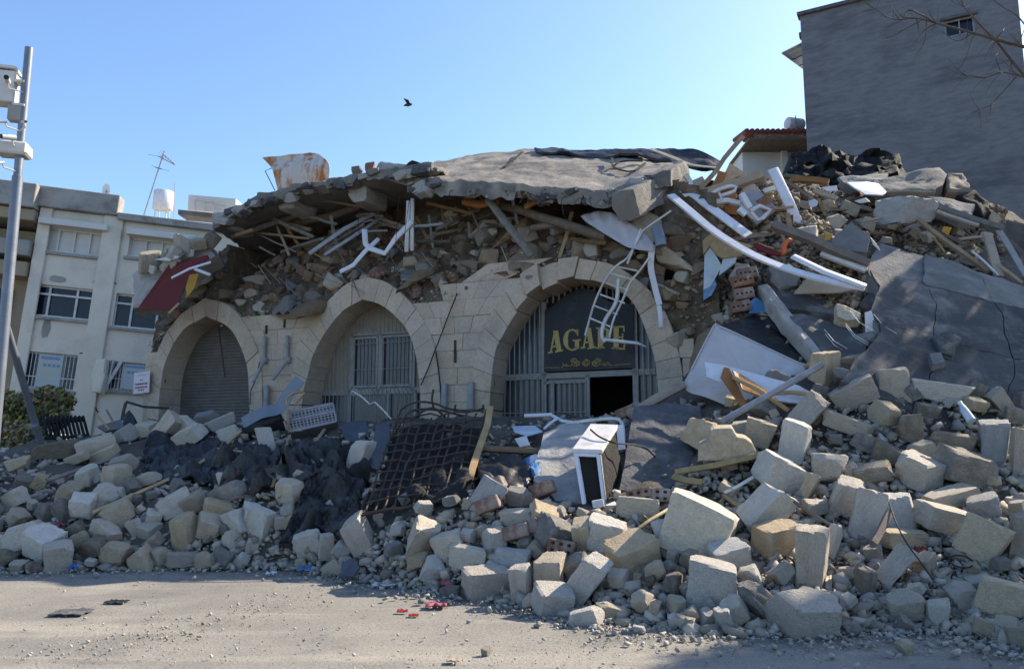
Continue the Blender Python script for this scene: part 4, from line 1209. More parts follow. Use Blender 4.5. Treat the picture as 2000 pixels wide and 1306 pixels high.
# painted plaster, blue wall pieces
bw = thing('painted_wall', P(1400, 545, 14.3), 'broken wall end painted white and pale blue over a blue dado', 'wall fragment')
for nm, pts, m in (('white_plaster', [(1376, 497), (1386, 482), (1402, 505), (1410, 520), (1396, 545), (1388, 560), (1374, 566)], 'paleblue'),
                   ('white_plaster', [(1412, 505), (1440, 500), (1436, 512), (1420, 526), (1404, 538), (1408, 520)], 'paleblue'),
                   ('blue_dado', [(1374, 566), (1388, 558), (1396, 545), (1400, 556), (1390, 576), (1374, 586)], 'blue'),
                   ('straw_plaster', [(1372, 470), (1392, 452), (1440, 470), (1470, 480), (1446, 500), (1410, 504), (1398, 498), (1386, 480), (1374, 496)], 'straw')):
    d_ = 14.3 if nm != 'straw_plaster' else 14.25
    q = [P(x, y, d_ + (x - 1400) * -.004 + random.uniform(-.03, .03)) for x, y in pts]
    MB().prism(q, (0.05, .22, 0)).build(nm, m, bw)
board('blue_wall_piece', [(1466, 588), (1476, 580), (1506, 600), (1500, 610), (1464, 612)], 13.8, .1, 'blue', 'blue painted wall piece behind the mattress top', 'wall fragment')
board('blue_profile', [(1690, 610), (1702, 606), (1712, 636), (1700, 660), (1692, 658)], 12.6, .03, 'white', 'pale blue white plastic sheet edge beside the cracked slab', 'plastic sheet')
board('beige_board', [(1574, 545), (1580, 538), (1680, 562), (1640, 570), (1550, 572)], [13.7, 13.8, 13.4, 13.4, 13.7], .03, 'curtain', 'beige wall board under the two meeting white profiles')
for k, (x, y) in enumerate([(1452, 550), (1448, 575), (1446, 600), (1460, 535)]):
    hb = thing('hollow_bricks', P(x, y, 13.95), '', 'bricks', 'hollow bricks by the blue wall')
    hb['label'] = ['second', 'third', 'lowest', 'topmost'][k] + ' hollow clay brick of the stack between the two blue wall pieces'
    mb = MB()
    c = P(x + random.uniform(-5, 5), y, 13.95)
    X_ = Vector((.97, random.uniform(-.5, .1), random.uniform(-.15, .2))).normalized(); Z_ = (Vector((-.1, .1, 1)) - X_ * .1).normalized()
    mb.box(c, (X_, (0.2, 1, 0), Z_), (.36, .3, .2)).build('brick', 'brick', hb, bevel=.01)
    mb = MB()
    for i in range(4):
        mb.box(c + X_ * (-.13 + .085 * i) - Vector((.2, 1, 0)).normalized() * .152, (X_, (.2, 1, 0), Z_), (.04, .006, .035))
    kind(mb.build('brick_hole', 'dark', hb), 'stuff')
# concrete slabs of the right side
def slabpoly(name, pts, th, m, label, cat='slab', n=3, amp=.05):
    """thick broken slab whose face is the polygon pts (px,py,Y)"""
    q = [P(*p) for p in pts]
    c = sum(q, Vector()) / len(q)
    nrm = Vector((0, 0, 0))
    for a, b in zip(q, q[1:] + q[:1]): nrm += (a - c).cross(b - c)
    nrm.normalize()
    if nrm.dot(c - EYE) < 0: nrm = -nrm
    edge = []
    for a, b in zip(q, q[1:] + q[:1]):
        k = max(1, int((b - a).length / .14))
        for i in range(k):
            p = a.lerp(b, i / k)
            edge.append(p + (c - p).normalized() * (abs(fnz(p, 3.5, 7)) * amp if i else 0) + nrm * fnz(p, 2, 5) * amp * .4)
    rings = 7
    mb = MB()
    N = len(edge)
    vs = []
    for r in range(rings):
        t = r / rings
        for p in edge:
            v = p.lerp(c, t)
            vs.append(v + nrm * (fnz(v, 2.6, 2) * amp * .6 + (0.25 * th * (.3 if r == 0 else 0))))
    vs.append(c)
    fs = []
    for r in range(rings - 1):
        for i in range(N):
            j = (i + 1) % N
            fs.append((r * N + i, r * N + j, (r + 1) * N + j, (r + 1) * N + i))
    for i in range(N):
        fs.append(((rings - 1) * N + i, (rings - 1) * N + (i + 1) % N, len(vs) - 1))
    k0 = len(vs)
    for lv in (1, 2, 3):
        for p in edge:
            vs.append(p + nrm * (th * lv / 3) + (p - c).normalized() * (fnz(p + nrm * lv * .1, 5, 3) * amp * .8))
    for i in range(N):
        j = (i + 1) % N
        fs.append((i, j, k0 + j, k0 + i))
        for lv in (0, 1):
            fs.append((k0 + lv * N + i, k0 + lv * N + j, k0 + (lv + 1) * N + j, k0 + (lv + 1) * N + i))
    vs.append(c + nrm * th)
    for i in range(N):
        fs.append((k0 + 2 * N + i, k0 + 2 * N + (i + 1) % N, len(vs) - 1))
    mb.add(vs, fs)
    return tag(mb.build(name, m, smooth=42), label, cat)
slabpoly('concrete_slab', [(1700, 352, 17.3), (1760, 338, 17.4), (1836, 322, 17.5), (1850, 338, 17.3), (1842, 362, 16.8), (1826, 374, 16.6), (1740, 372, 16.6), (1716, 366, 16.8)], .4, 'conc', 'big grey slab lying on top of the heap against the grey side wall', amp=.07)
slabpoly('concrete_slab', [(1638, 344, 17.6), (1700, 338, 17.8), (1735, 338, 17.8), (1725, 352, 17.2), (1650, 356, 17.2)], .25, 'conc', 'flat rough slab left of the big one on the heap top', amp=.08)
slabpoly('concrete_slab', [(1848, 336, 17.4), (1880, 338, 17.4), (1890, 346, 17.2), (1900, 372, 16.8), (1850, 374, 16.7)], .5, 'wood', 'dark brown slab end at the far right of the heap top', amp=.08)
slabpoly('concrete_slab', [(1812, 384, 16.2), (1862, 388, 16.2), (1905, 398, 16.0), (1904, 420, 15.7), (1880, 418, 15.6), (1830, 396, 15.9)], .3, 'conc', 'lower grey slab behind the far right beam', amp=.06)
slabpoly('soot_slab', [(1870, 380, 16.8), (1905, 366, 16.9), (1936, 392, 16.6), (1938, 412, 16.2), (1922, 425, 16.0), (1905, 405, 16.2)], .4, 'soot', 'blackened rubble lump at the right end of the heap top', amp=.12)
ob = lump('boulder', 1772, 415, 0, (1, 1, 1), (0, 0, 0), 'conc_pale'); ob.location = P(1772, 413, 15.5); ob.scale = (.84, .7, .48); ob.rotation_euler = (.2, -.12, .3)
tag(ob, 'large rounded grey boulder on the heap below the upper slabs', 'boulder')
slabpoly('cracked_slab', [(1478, 555, 14.0), (1510, 548, 14.3), (1580, 560, 14.1), (1640, 590, 13.7), (1630, 612, 13.3), (1540, 600, 13.4), (1510, 592, 13.5)], .22, 'paving', 'dark bluish slab sagging under the beige board', amp=.03)
slabpoly('cracked_slab', [(1532, 610, 13.2), (1570, 610, 13.3), (1695, 655, 12.5), (1690, 700, 12.0), (1680, 740, 11.6), (1640, 725, 11.9), (1600, 700, 12.3)], .25, 'paving', 'cracked grey tiled slab between the mattress and the big paving slab', amp=.03)
slabpoly('concrete_chunk', [(1480, 556, 13.9), (1498, 552, 13.9), (1548, 610, 13.2), (1608, 690, 12.3), (1590, 688, 12.3), (1530, 622, 13.1)], .3, 'conc_pale', 'long rough concrete edge running down from the dark bluish slab', amp=.05)
slabpoly('tan_chunk', [(1634, 592, 12.9), (1652, 594, 12.9), (1682, 610, 12.8), (1680, 622, 12.7), (1655, 624, 12.7), (1636, 618, 12.8)], .2, 'lime_tan', 'pale tan stone lump on the cracked slab', 'stone', amp=.06)
slabpoly('concrete_chunk', [(1500, 520, 14.2), (1540, 512, 14.2), (1566, 530, 14.0), (1556, 556, 13.9), (1524, 566, 13.9), (1504, 548, 14.0)], .3, 'conc', 'round grey concrete lump hanging under the longest white profile', amp=.08)
slabpoly('concrete_chunk', [(1436, 512, 14.3), (1462, 514, 14.2), (1470, 530, 14.1), (1448, 548, 14.1), (1424, 538, 14.2)], .3, 'conc_pale', 'pale concrete chunk right of the white and blue wall end', amp=.06)
# the big tilted paving slab: panels with joints on a concrete bed
pv = thing('paving_slab', P(1850, 620, 12.6), 'huge tilted slab of dark cracked paving at the right, partly in leafy shade', 'paving slab')
left_e = [Vector(v) for v in polyline([P(1722, 470, 14.6), P(1696, 515, 13.9), P(1716, 560, 13.3), P(1700, 610, 12.7), P(1722, 645, 12.25), P(1672, 700, 11.6), P(1640, 748, 11.1)], 20)]
right_e = [Vector(v) for v in polyline([P(2010, 560, 13.6), P(2060, 600, 13.0), P(2110, 680, 12.2), P(2120, 760, 11.4), P(2110, 830, 10.7)], 20)]
def pvp(u, v):
    i = min(int(v * 20), 19); f = v * 20 - i
    a = left_e[i].lerp(left_e[i + 1], f); b = right_e[i].lerp(right_e[i + 1], f)
    return a.lerp(b, u) + Vector((0, 0, -.25 * math.sin(u * math.pi) * v))
nrm = (pvp(1, .5) - pvp(0, .5)).cross(pvp(.5, 1) - pvp(.5, 0)).normalized()
if nrm.dot(EYE - pvp(.5, .5)) < 0: nrm = -nrm
rows = [[pvp(u / 20, v / 16) - nrm * .05 + nrm * fnz(pvp(u / 20, v / 16), 2, 3) * .03 for u in range(21)] for v in range(17)]
MB().grid(rows, -nrm * .25).build('concrete_bed', 'conc', pv, smooth=50)
us = [0, .31, .66, 1]; vsx = [0, .24, .58, 1]
for a, b in zip(us[:-1], us[1:]):
    for c, d in zip(vsx[:-1], vsx[1:]):
        if (a, c) == (0, 0): continue
        tl = random.uniform(0, .02)
        rows = []
        nn = 13
        for j in range(nn):
            r_ = []
            for i in range(nn):
                u = a + (b - a) * i / (nn - 1); v = c + (d - c) * j / (nn - 1)
                if i in (0, nn - 1): u += .0025 * (1 if i == 0 else -1) + nz((round(u * 5) * 3.1, v * 14, 0), 1, 2) * .02
                if j in (0, nn - 1): v += .003 * (1 if j == 0 else -1) + nz((u * 14, round(v * 6) * 3.3, 4), 1, 2) * .02
                u = min(1, max(0, u)); v = min(1, max(0, v))
                p = pvp(u, v)
                r_.append(p + nrm * (tl * (1 - abs(i - 6) / 16) + fnz(p, 3, 1) * .025))
            rows.append(r_)
        MB().grid(rows, -nrm * .05).build('paving_panel', 'paving' if c > .2 else 'conc', pv, smooth=40)
slabpoly('concrete_chunk', [(1820, 655, 12.2), (1850, 645, 12.3), (1880, 660, 12.1), (1862, 690, 11.8), (1835, 682, 11.9)], .12, 'paving', 'lifted broken flake in the middle of the paving slab', amp=.06)
slabpoly('concrete_chunk', [(1815, 690, 11.75), (1838, 686, 11.75), (1846, 705, 11.55), (1822, 712, 11.5)], .12, 'conc', 'small broken flake at the foot of the paving slab', amp=.06)
for k in range(9):
    x, y = 1600 + random.uniform(-10, 110), 640 + random.uniform(-40, 60)
    bar('bare_wire', [(x, y), (x + 18, y + 22), (x + 45, y + 38)], 1.3, 'whitem', 'thin bare rebar wire sticking out over the cracked tiled slab', 'wire', Y=[12.6, 12.4, 12.2], rnd=True, group='bare wires over the cracked slab')
# mattress
mt = thing('mattress', P(1450, 720, 12.6), 'grey white upholstered mattress dumped on its side in the rubble', 'mattress')
outl = [(1332, 757), (1392, 640), (1402, 637), (1440, 652), (1500, 680), (1560, 708), (1580, 716), (1572, 742), (1565, 770), (1470, 800), (1450, 806), (1380, 778), (1345, 768)]
Ys = [12.5, 12.9, 12.95, 12.85, 12.7, 12.5, 12.4, 12.3, 12.2, 12.1, 12.1, 12.3, 12.45]
c = P(1450, 728, 12.5)
q = [Vector(v) for v in polyline([P(x, y, k) for (x, y), k in zip(outl + outl[:1], Ys + Ys[:1])], 60)][:-1]
vs, fs = [], []
N = len(q)
dirb = Vector((.22, .95, .25)).normalized()
prof = [(0.0, .10, .0), (.10, .02, .0), (.14, .0, .04), (.14, 0, .24), (.10, .02, .28)]
for t, ins, back in ((.9, 0, -.0), (.65, 0, -.03), (.3, 0, -.03), (.10, 0, -.02)):
    vs += [p.lerp(c, t) + dirb * (back + .02 * nz(p.lerp(c, t), 2.2, 6)) for p in q]
for ins, back in ((.03, -.005), (.0, .05), (.0, .16), (.02, .20)):
    vs += [p.lerp(c, ins) + dirb * back for p in q]
L_ = 8
for r_ in range(L_ - 1):
    for i in range(N):
        fs.append((r_ * N + i, r_ * N + (i + 1) % N, (r_ + 1) * N + (i + 1) % N, (r_ + 1) * N + i))
vs += [c, c + dirb * .2]
for i in range(N):
    fs.append((i, (i + 1) % N, L_ * N)); fs.append(((L_ - 1) * N + i, (L_ - 1) * N + (i + 1) % N, L_ * N + 1))
MB().add(vs, fs).build('cover', 'cloth', mt, smooth=50)
MB().tube([p - dirb * .01 for p in q[4:40]], .014, 5).build('piping', 'cloth', mt, smooth=60)
MB().prism([P(1505, 742, 12.05), P(1512, 718, 12.1), P(1516, 736, 12.05), P(1510, 752, 12.0), P(1496, 750, 12.0)], (0, .02, 0)).build('tear', 'soot', mt)
board('white_wood_panel', [(1376, 706), (1410, 712), (1560, 752), (1592, 770), (1582, 790), (1500, 780), (1380, 735)], [12.2, 12.1, 11.6, 11.5, 11.4, 11.5, 12.0], .03, 'white', 'long pale blue white door panel lying against the mattress')
board('orange_board', [(1414, 716), (1424, 718), (1462, 795), (1448, 792), (1408, 735)], [11.9, 11.9, 11.4, 11.4, 11.8], .03, 'wood_red', 'orange brown split board crossing the white door panel')
board('orange_board', [(1430, 722), (1446, 730), (1500, 762), (1530, 790), (1450, 760)], [11.8, 11.8, 11.5, 11.3, 11.5], .02, 'wood_red', 'brown board lying under the split one')
bar('timber_plank', [(1432, 736), (1480, 760), (1540, 802)], 9, 'wood_pale', 'pale lath crossing the white door panel downwards', 'plank', Y=[11.7, 11.4, 11.1], t=.03)
bar('timber_plank', [(1500, 768), (1545, 766), (1602, 770)], 8, 'wood_pale', 'split pale board end at the tip of the door panel', 'plank', Y=[11.35, 11.3, 11.2], t=.03)
bar('metal_pole', [(1412, 822), (1490, 778), (1606, 712)], 13, 'grey', 'straight grey metal pole lying across the door panel and mattress corner', 'pole', Y=[10.9, 11.0, 11.2], rnd=True)
bar('timber_plank', [(1228, 812), (1280, 780), (1336, 750)], 17, 'wood_pale', 'stout pale timber leaning from the entrance up to the mattress', 'plank', Y=[12.3, 12.4, 12.5], t=.1)
board('black_plastic_tangle', [(1390, 640), (1470, 614), (1530, 620), (1600, 700), (1588, 716), (1510, 680), (1440, 650)], [13.4, 13.9, 13.6, 12.8, 12.6, 13.0, 13.3], .05, 'black', 'black crumpled plastic in the gap above the mattress', 'plastic')
# red panel and wall corner at the far left of the arcade
slabpoly('wall_corner', [(256, 535, 18.6), (300, 512, 18.6), (340, 495, 18.7), (365, 478, 18.7), (405, 470, 18.6), (420, 500, 18.6), (350, 540, 18.5), (290, 600, 18.4), (258, 600, 18.4)], .6, 'conc_pale', 'pale broken wall corner overhanging the roller shutter arch', 'wall fragment', amp=.14)
board('red_sheet', [(330, 516), (345, 515), (405, 500), (408, 507), (372, 540), (352, 580), (344, 607), (268, 604)], [18.1, 18.1, 18.0, 18.0, 18.0, 18.0, 18.0, 18.2], .05, 'red', 'dark red panel hanging under the broken wall corner')
board('ochre_board', [(370, 536), (388, 534), (380, 562), (366, 580), (362, 562)], 17.95, .04, 'yellow', 'ochre board hanging right of the dark red panel')
bar('white_lath', [(335, 543), (370, 525), (412, 512)], 5, 'white', 'thin white bar in front of the red panel', 'bar', Y=[17.8, 17.7, 17.7], t=.03)
bar('white_lath', [(380, 525), (411, 537)], 6, 'whitem', 'short white bar below the thin one by the red panel', 'bar', Y=[17.7, 17.6], t=.03)
bar('timber_plank', [(330, 612), (350, 592)], 5, 'wood_pale', 'small lath under the red panel', 'plank', Y=[17.9, 17.9], t=.03)
board('white_scrap', [(300, 507), (330, 510), (352, 502), (340, 498)], 18.0, .02, 'whitem', 'pale metal scrap on top of the broken wall corner', 'scrap')
for k in range(17):
    x = random.uniform(262, 425); y = 530 - (x - 262) * .42 + random.uniform(-14, 16)
    s_ = random.uniform(10, 30) * mpp(18.4)
    ob = place(random.choice(GMS), 'wall_rubble', P(x, y, 18.3 + random.uniform(-.2, .3)), (s_ * 1.3, s_, s_ * .8), (random.random() * 3, random.random() * 3, random.random() * 6), random.choice(['conc_pale', 'lime_pale', 'conc', 'lime']))
    tag(ob, f"{'small' if s_ < .2 else 'bigger'} loose chunk on the broken wall corner, {'at its left tip' if x < 300 else 'above the red sheet' if x < 350 else 'above the ochre board' if x < 390 else 'against the torn roof end'}", 'rubble', 'chunks on the wall corner')
# tarpaulin mound at the back
rows = []
topl = [(1530, 345), (1545, 305), (1580, 292), (1610, 288), (1650, 298), (1700, 302), (1740, 304), (1760, 318), (1770, 345)]
botl = [(1528, 352), (1560, 352), (1600, 352), (1640, 352), (1680, 350), (1710, 350), (1740, 348), (1765, 348), (1775, 348)]
a = polyline([P(x, y, 20.6) for x, y in topl], 50); b = polyline([P(x, y, 18.6) for x, y in botl], 50)
for j in range(15):
    r_ = []
    for i in range(51):
        p = Vector(a[i]).lerp(Vector(b[i]), j / 14)
        r_.append(p + Vector((fnz(p, 2.0, 3) * .12, fnz(p, 1.6, 1) * .45, fnz(p, 2.2, 8) * .2)))
    rows.append(r_)
tag(MB().grid(rows, (0, .6, -.3)).build('tarpaulin', 'tarpm', smooth=45), 'black crumpled tarpaulin heaped against the grey side wall', 'tarpaulin')

# broken sticks and laths all over the high heap
k = 0
HL = [(1420, 360, 'the tall splintered plank'), (1470, 420, 'the off-white window frame'), (1545, 395, 'the steep white profile'), (1600, 375, 'the small pale offcut'), (1690, 370, 'the white rounded tabletop'), (1772, 415, 'the large rounded grey boulder'),
      (1600, 478, 'the long brown beam'), (1662, 462, 'the grey cabinet box'), (1760, 450, 'the paving slab top edge'), (1860, 440, 'the orange lit lath'), (1900, 405, 'the far right beam'), (1400, 470, 'the longest white profile')]
while k < 58:
    x, y = random.uniform(1380, 1940), random.uniform(345, 520)
    if y < np.interp(x, [1380, 1600, 1830, 1950], [372, 358, 380, 440]) or (x > 1700 and y > 470 + (x - 1700) * .28) or (x < 1480 and y > 470): continue
    L = random.uniform(22, 95); a = random.choice([random.uniform(.1, .7), random.uniform(-.5, .1), random.uniform(.9, 1.8)])
    ms_ = random.choice(['wood', 'wood', 'wood_grey', 'wood_pale', 'wood_pale', 'wood_red' if L < 45 else 'wood'])
    l = min(HL, key=lambda q: (q[0] - x) ** 2 + 1.5 * (q[1] - y) ** 2)
    rel = ('right of' if x > l[0] else 'left of') if abs(x - l[0]) > abs(y - l[1]) else ('below' if y > l[1] else 'above')
    wd = random.uniform(3.5, 11)
    at_ = 'steep' if a > .8 else 'level' if abs(a) < .2 else 'falling' if a > 0 else 'rising'
    h = hit(x, y)
    Y0 = h.y - .12
    bar('broken_lath', [(x - math.cos(a) * L / 2, y - math.sin(a) * L / 2), (x + math.cos(a) * L / 2, y + math.sin(a) * L / 2)], wd, ms_,
        f"{'long' if L > 60 else 'short'} {'broad' if wd > 7 else 'thin'} {at_} {dict(wood='brown', wood_grey='weathered', wood_pale='pale', wood_red='orange brown')[ms_]} lath {rel} {l[2]}", 'stick', Y=[Y0 + random.uniform(-.1, .15), Y0 - random.uniform(-.1, .15)], wob=.03, group='broken laths on the high heap', t=.03)
    k += 1

# ------------------------------------------------------------------ the leaning flats on the left
LB, LR = math.atan(.2), R(4.3)
lh = Vector((math.cos(LB), math.sin(LB), 0)); lup = Vector((0, 0, 1))
LU = lh * math.cos(LR) - lup * math.sin(LR)
LV = lh * math.sin(LR) + lup * math.cos(LR)
LN = LU.cross(LV).normalized()
LO = P(230, 600, 24)
def L(px, py, o=0.0):
    d = ray(px, py)
    t = (LO + LN * o - EYE).dot(LN) / d.dot(LN)
    p = EYE + d * t - LO
    return (p.dot(LU), p.dot(LV))
def LP(u, v, o=0.0):
    return LO + LU * u + LV * v + LN * o
def lrect(x0, y0, x1, y1):
    a, b = L(x0, y0), L(x1, y1)
    return (min(a[0], b[0]), min(a[1], b[1]), max(a[0], b[0]), max(a[1], b[1]))
flats = thing('apartment_building', LP(0, -5, 0), 'leaning cream three storey block with broken plaster, left of the arcade', 'building')
U0, U1 = L(48, 600)[0], L(470, 620)[0]
V0, V1 = L(160, 850)[1], L(150, 415)[1]
wins = dict(a=lrect(84, 441, 199, 502), b=lrect(254, 462, 372, 514), c=lrect(64, 553, 172, 626), d=lrect(228, 572, 330, 648), e=lrect(44, 684, 142, 764), f=lrect(204, 703, 300, 768))
def wall_holes(mb, u0, v0, u1, v1, holes, dep, fn=LP):
    us = sorted({u0, u1, *[h[0] for h in holes], *[h[2] for h in holes]}); vs_ = sorted({v0, v1, *[h[1] for h in holes], *[h[3] for h in holes]})
    for a, b in zip(us[:-1], us[1:]):
        for c, d in zip(vs_[:-1], vs_[1:]):
            m_ = ((a + b) / 2, (c + d) / 2)
            if any(h[0] < m_[0] < h[2] and h[1] < m_[1] < h[3] for h in holes): continue
            mb.add([fn(a, c), fn(b, c), fn(b, d), fn(a, d)], [(0, 1, 2, 3)])
    for h in holes:
        a, c, b, d = h
        q = [(a, c), (b, c), (b, d), (a, d)]
        for (p0, p1) in zip(q, q[1:] + q[:1]):
            mb.add([fn(*p0), fn(*p1), fn(*p1, -dep), fn(*p0, -dep)], [(3, 2, 1, 0)])
mb = MB()
wall_holes(mb, U0, V0, U1, V1, list(wins.values()), .22)
mb.add([LP(U0, V0), LP(U0, V1), LP(U0, V1, -9), LP(U0, V0, -9), LP(U1, V0), LP(U1, V1), LP(U1, V1, -9), LP(U1, V0, -9)], [(0, 1, 2, 3), (5, 4, 7, 6), (1, 5, 6, 2), (3, 2, 6, 7)])
kind(mb.build('wall', 'cream', flats, fix=False), 'structure')
def lbox(mb, u0, v0, u1, v1, o0, o1):
    return mb.box(LP((u0 + u1) / 2, (v0 + v1) / 2, (o0 + o1) / 2), (LU, LV, LN), (u1 - u0, v1 - v0, o1 - o0))
pu0, pu1 = L(66, 380)[0], L(236, 400)[0]
pv0, pv1 = L(150, 414)[1], L(150, 374)[1]
lbox(MB(), pu0, pv0, pu1, pv1, -.35, .22).build('parapet', 'cream_d', flats, bevel=.02)
lbox(MB(), pu1 + .01, pv0 - .12, U1, pv0 + .10, -1.2, .22).build('roof_edge', 'cream_d', flats, bevel=.02)
for (x, y0, y1) in ((225, 420, 800),):      # pilasters between the bays
    a = L(224, 430)[0]
    lbox(MB(), a - .28, V0, a + .28, pv0, 0, .10).build('pilaster', 'cream', flats, bevel=.02)
lbox(MB(), U0, V0, U0 + .35, pv0, 0, .10).build('pilaster', 'cream', flats, bevel=.02)
def window(key, lights, transom, glassm, bars_=False, tilt=0):
    a, c, b, d = wins[key]
    w = bpy.data.objects.new('window', None); COL.objects.link(w); w.parent = flats
    mb = MB(); f = .06
    lbox(mb, a, c, b, c + f, -.17, -.10); lbox(mb, a, d - f, b, d, -.17, -.10)
    for t in [0] + lights + [1]:
        u = a + (b - a) * t
        lbox(mb, max(a, u - f / 2), c + f, min(b, u + f / 2), d - f, -.165, -.105)
    if transom: lbox(mb, a, c + (d - c) * transom - f / 2, b, c + (d - c) * transom + f / 2, -.16, -.09)
    mb.build('frame', 'whitem' if glassm == 'glass' else 'shut', w)
    es = [0] + lights + [1]
    for t0, t1 in zip(es[:-1], es[1:]):
        for z0, z1 in ((0, transom or 1), (transom, 1)) if transom else ((0, 1),):
            lbox(MB(), a + (b - a) * t0, c + (d - c) * z0, a + (b - a) * t1, c + (d - c) * z1, -.19, -.175).build('pane', glassm, w)
    lbox(MB(), a - .08, c - .10, b + .08, c - .005, -.1, .09).build('sill', 'cream_d', w, bevel=.01)
    if bars_:
        mb = MB(); u = a + .06
        while u < b:
            mb.tube([LP(u, c, -.05), LP(u, d, -.05)], .014, 5); u += .105
        mb.tube([LP(a, c + .35, -.045), LP(b, c + .35, -.045)], .02, 5)
        kind(mb.build('bar_grille', 'whitem', w), 'stuff')
    return w
window('a', [.25, .5, .75], 0, 'shut'); window('b', [.25, .5, .75], 0, 'shut')
for k in 'ab':
    a, c, b, d = wins[k]
    lbox(MB(), a - .06, d + .02, b + .1, d + .22, 0, .28).build('shutter_box', 'shut', flats, bevel=.015)
window('c', [.28, .74], .72, 'glass'); window('d', [.28, .74], .72, 'glass')
we = window('e', [.3, .74], 0, 'glassb', True); wf = window('f', [.3], 0, 'glassb', True)
for k, w_, t0, t1 in (('e', we, .3, .74), ('f', wf, .35, 1)):
    a, c, b, d = wins[k]
    lbox(MB(), a + (b - a) * t0, c + .06, a + (b - a) * t1, d - .06, -.035, -.028).build('poster', 'poster', w_)
    mb = MB()
    for i in range(4):
        uu = a + (b - a) * (t0 + .1 + .08 * i)
        lbox(mb, uu, c + (d - c) * .62, uu + .08, c + (d - c) * .70, -.027, -.022)
    lbox(mb, a + (b - a) * (t0 + .04), c + (d - c) * .82, a + (b - a) * (t1 - .06), c + (d - c) * .9, -.027, -.022)
    kind(mb.build('poster_print', 'posterb', w_), 'stuff')
MB().strip([LP(*L(238, 706), .05), LP(*L(204, 764), .12)], .09, .05, LN).build('fallen_frame_bar', 'whitem', flats)
MB().strip([LP(*L(222, 706), .05), LP(*L(210, 766), .12)], .05, .04, LN).build('fallen_frame_bar', 'whitem', flats)
# broken plaster column and cracks
slabpoly('plaster_fragment', [(188, 702, 23.7), (206, 700, 23.7), (204, 735, 23.6), (196, 766, 23.5), (180, 764, 23.5), (178, 730, 23.6)], .25, 'cream', 'cracked plaster column cladding leaning beside the barred window with blue poster', amp=.05)
for pts in ([(190, 622), (186, 660), (174, 700), (164, 730)], [(176, 728), (174, 750), (180, 765)], [(68, 430), (76, 470), (80, 486)], [(240, 425), (236, 455), (232, 490)], [(180, 776), (186, 795), (192, 805)], [(155, 690), (165, 689), (168, 693)]):
    q = [LP(*L(x, y), .006) for x, y in pts]
    MB().strip([Vector(v) for v in polyline(q, 14)], [.02 + .03 * random.random() for _ in range(15)], .004, LN).build('crack', 'soot', flats)
for (x, y, w, h) in ((112, 545, 34, 14), (205, 550, 44, 16), (90, 640, 16, 40)):
    p = LP(*L(x, y), .012)
    q = [p + LU * (math.cos(t) * w * .0078 * (1 + .35 * nz((math.cos(t), math.sin(t), x), 1.4))) + LV * (math.sin(t) * h * .0078 * (1 + .35 * nz((math.cos(t), math.sin(t), y), 1.4))) for t in [i * .35 for i in range(18)]]
    MB().prism(q, LN * -.01).build('bare_patch', 'cream_d', flats)
# neighbour at the far left: brown balcony block
nb = thing('balcony_building', LP(U0 - 2, -5, -1), 'tan balcony block at the very edge behind the camera pole', 'building')
UN = U0 - 6
lbox(MB(), UN, V0, U0 - .02, L(20, 440)[1], -8, -.6).build('wall', 'tanr', nb)
lbox(MB(), UN, L(30, 408)[1], U0 - .04, L(30, 362)[1], -3, .5).build('parapet', 'cream_d', nb, bevel=.02)
lbox(MB(), UN, L(30, 432)[1], U0 - .04, L(30, 410)[1], -3, .35).build('soffit', 'tanr', nb, bevel=.02)
lbox(MB(), UN, L(30, 500)[1], U0 - .04, L(30, 470)[1], -1, .3).build('balcony_front', 'cream_d', nb, bevel=.02)
lbox(MB(), UN, L(30, 540)[1], U0 - .04, L(30, 512)[1], -1, .25).build('balcony_slab', 'tanr', nb, bevel=.02)
lbox(MB(), UN + 3, L(20, 640)[1], U0 - .6, L(20, 560)[1], -.62, -.5).build('window', 'glass', nb)
# roof things
dish = thing('satellite_dish', LP(*L(207, 378), -1.5), 'small white dish tip showing above the parapet of the cream block', 'dish')
rows = []
cdish = LP(*L(208, 372, -1.5), -1.5)
for i in range(7):
    r_ = i / 6 * .22
    rows.append([cdish + lh * math.cos(t) * r_ * .55 + lup * math.sin(t) * r_ + LN * (r_ * r_ * .8) for t in [k * math.pi / 8 for k in range(17)]])
MB().grid(rows).build('bowl', 'white', dish, smooth=60)
MB().tube([cdish - lup * .9, cdish], .03, 6).build('mast', 'grey', dish)
wt = thing('water_tank', P(318, 412, 28), 'white round water tank on a thin stand on the roof of the cream block', 'water tank')
def cyl(mb, c, ax, r, h, n=24):
    ax = Vector(ax).normalized(); a = ax.orthogonal().normalized(); b = ax.cross(a)
    lo = [c + (a * math.cos(2 * math.pi * i / n) + b * math.sin(2 * math.pi * i / n)) * r for i in range(n)]
    return mb.add(lo + [p + ax * h for p in lo], [tuple(range(n))[::-1], tuple(range(n, 2 * n))] + [(i, (i + 1) % n, (i + 1) % n + n, i + n) for i in range(n)])
k_ = mpp(28)
ctk = P(317, 410, 28)
axt = (LV + lup).normalized()
cyl(MB(), ctk, axt, 19 * k_, 38 * k_).build('tank', 'white', wt, smooth=50, bevel=.015)
mb = MB()
for dx, dy in ((-14, 0), (14, 0), (-6, .3), (8, .3)):
    p = P(317 + dx, 411, 28 + dy); mb.tube([p, p - lup * .5], .02, 5)
mb.tube([P(302, 411, 27.7), P(333, 412, 27.7)], .02, 5)
mb.build('stand', 'whitem', wt)
an = thing('tv_antenna', P(281, 418, 27), 'leaning television aerial mast with thin crossed rods beside the water tank', 'antenna')
pA, pB = P(281, 420, 27), P(321, 295, 27)
MB().tube([pA, pB], .022, 6).build('mast', 'grey', an)
mb = MB()
for (x0, y0, x1, y1) in ((308, 305, 342, 322), (320, 303, 341, 321), (303, 327, 316, 331)): mb.tube([P(x0, y0, 27), P(x1, y1, 27)], .016, 5)
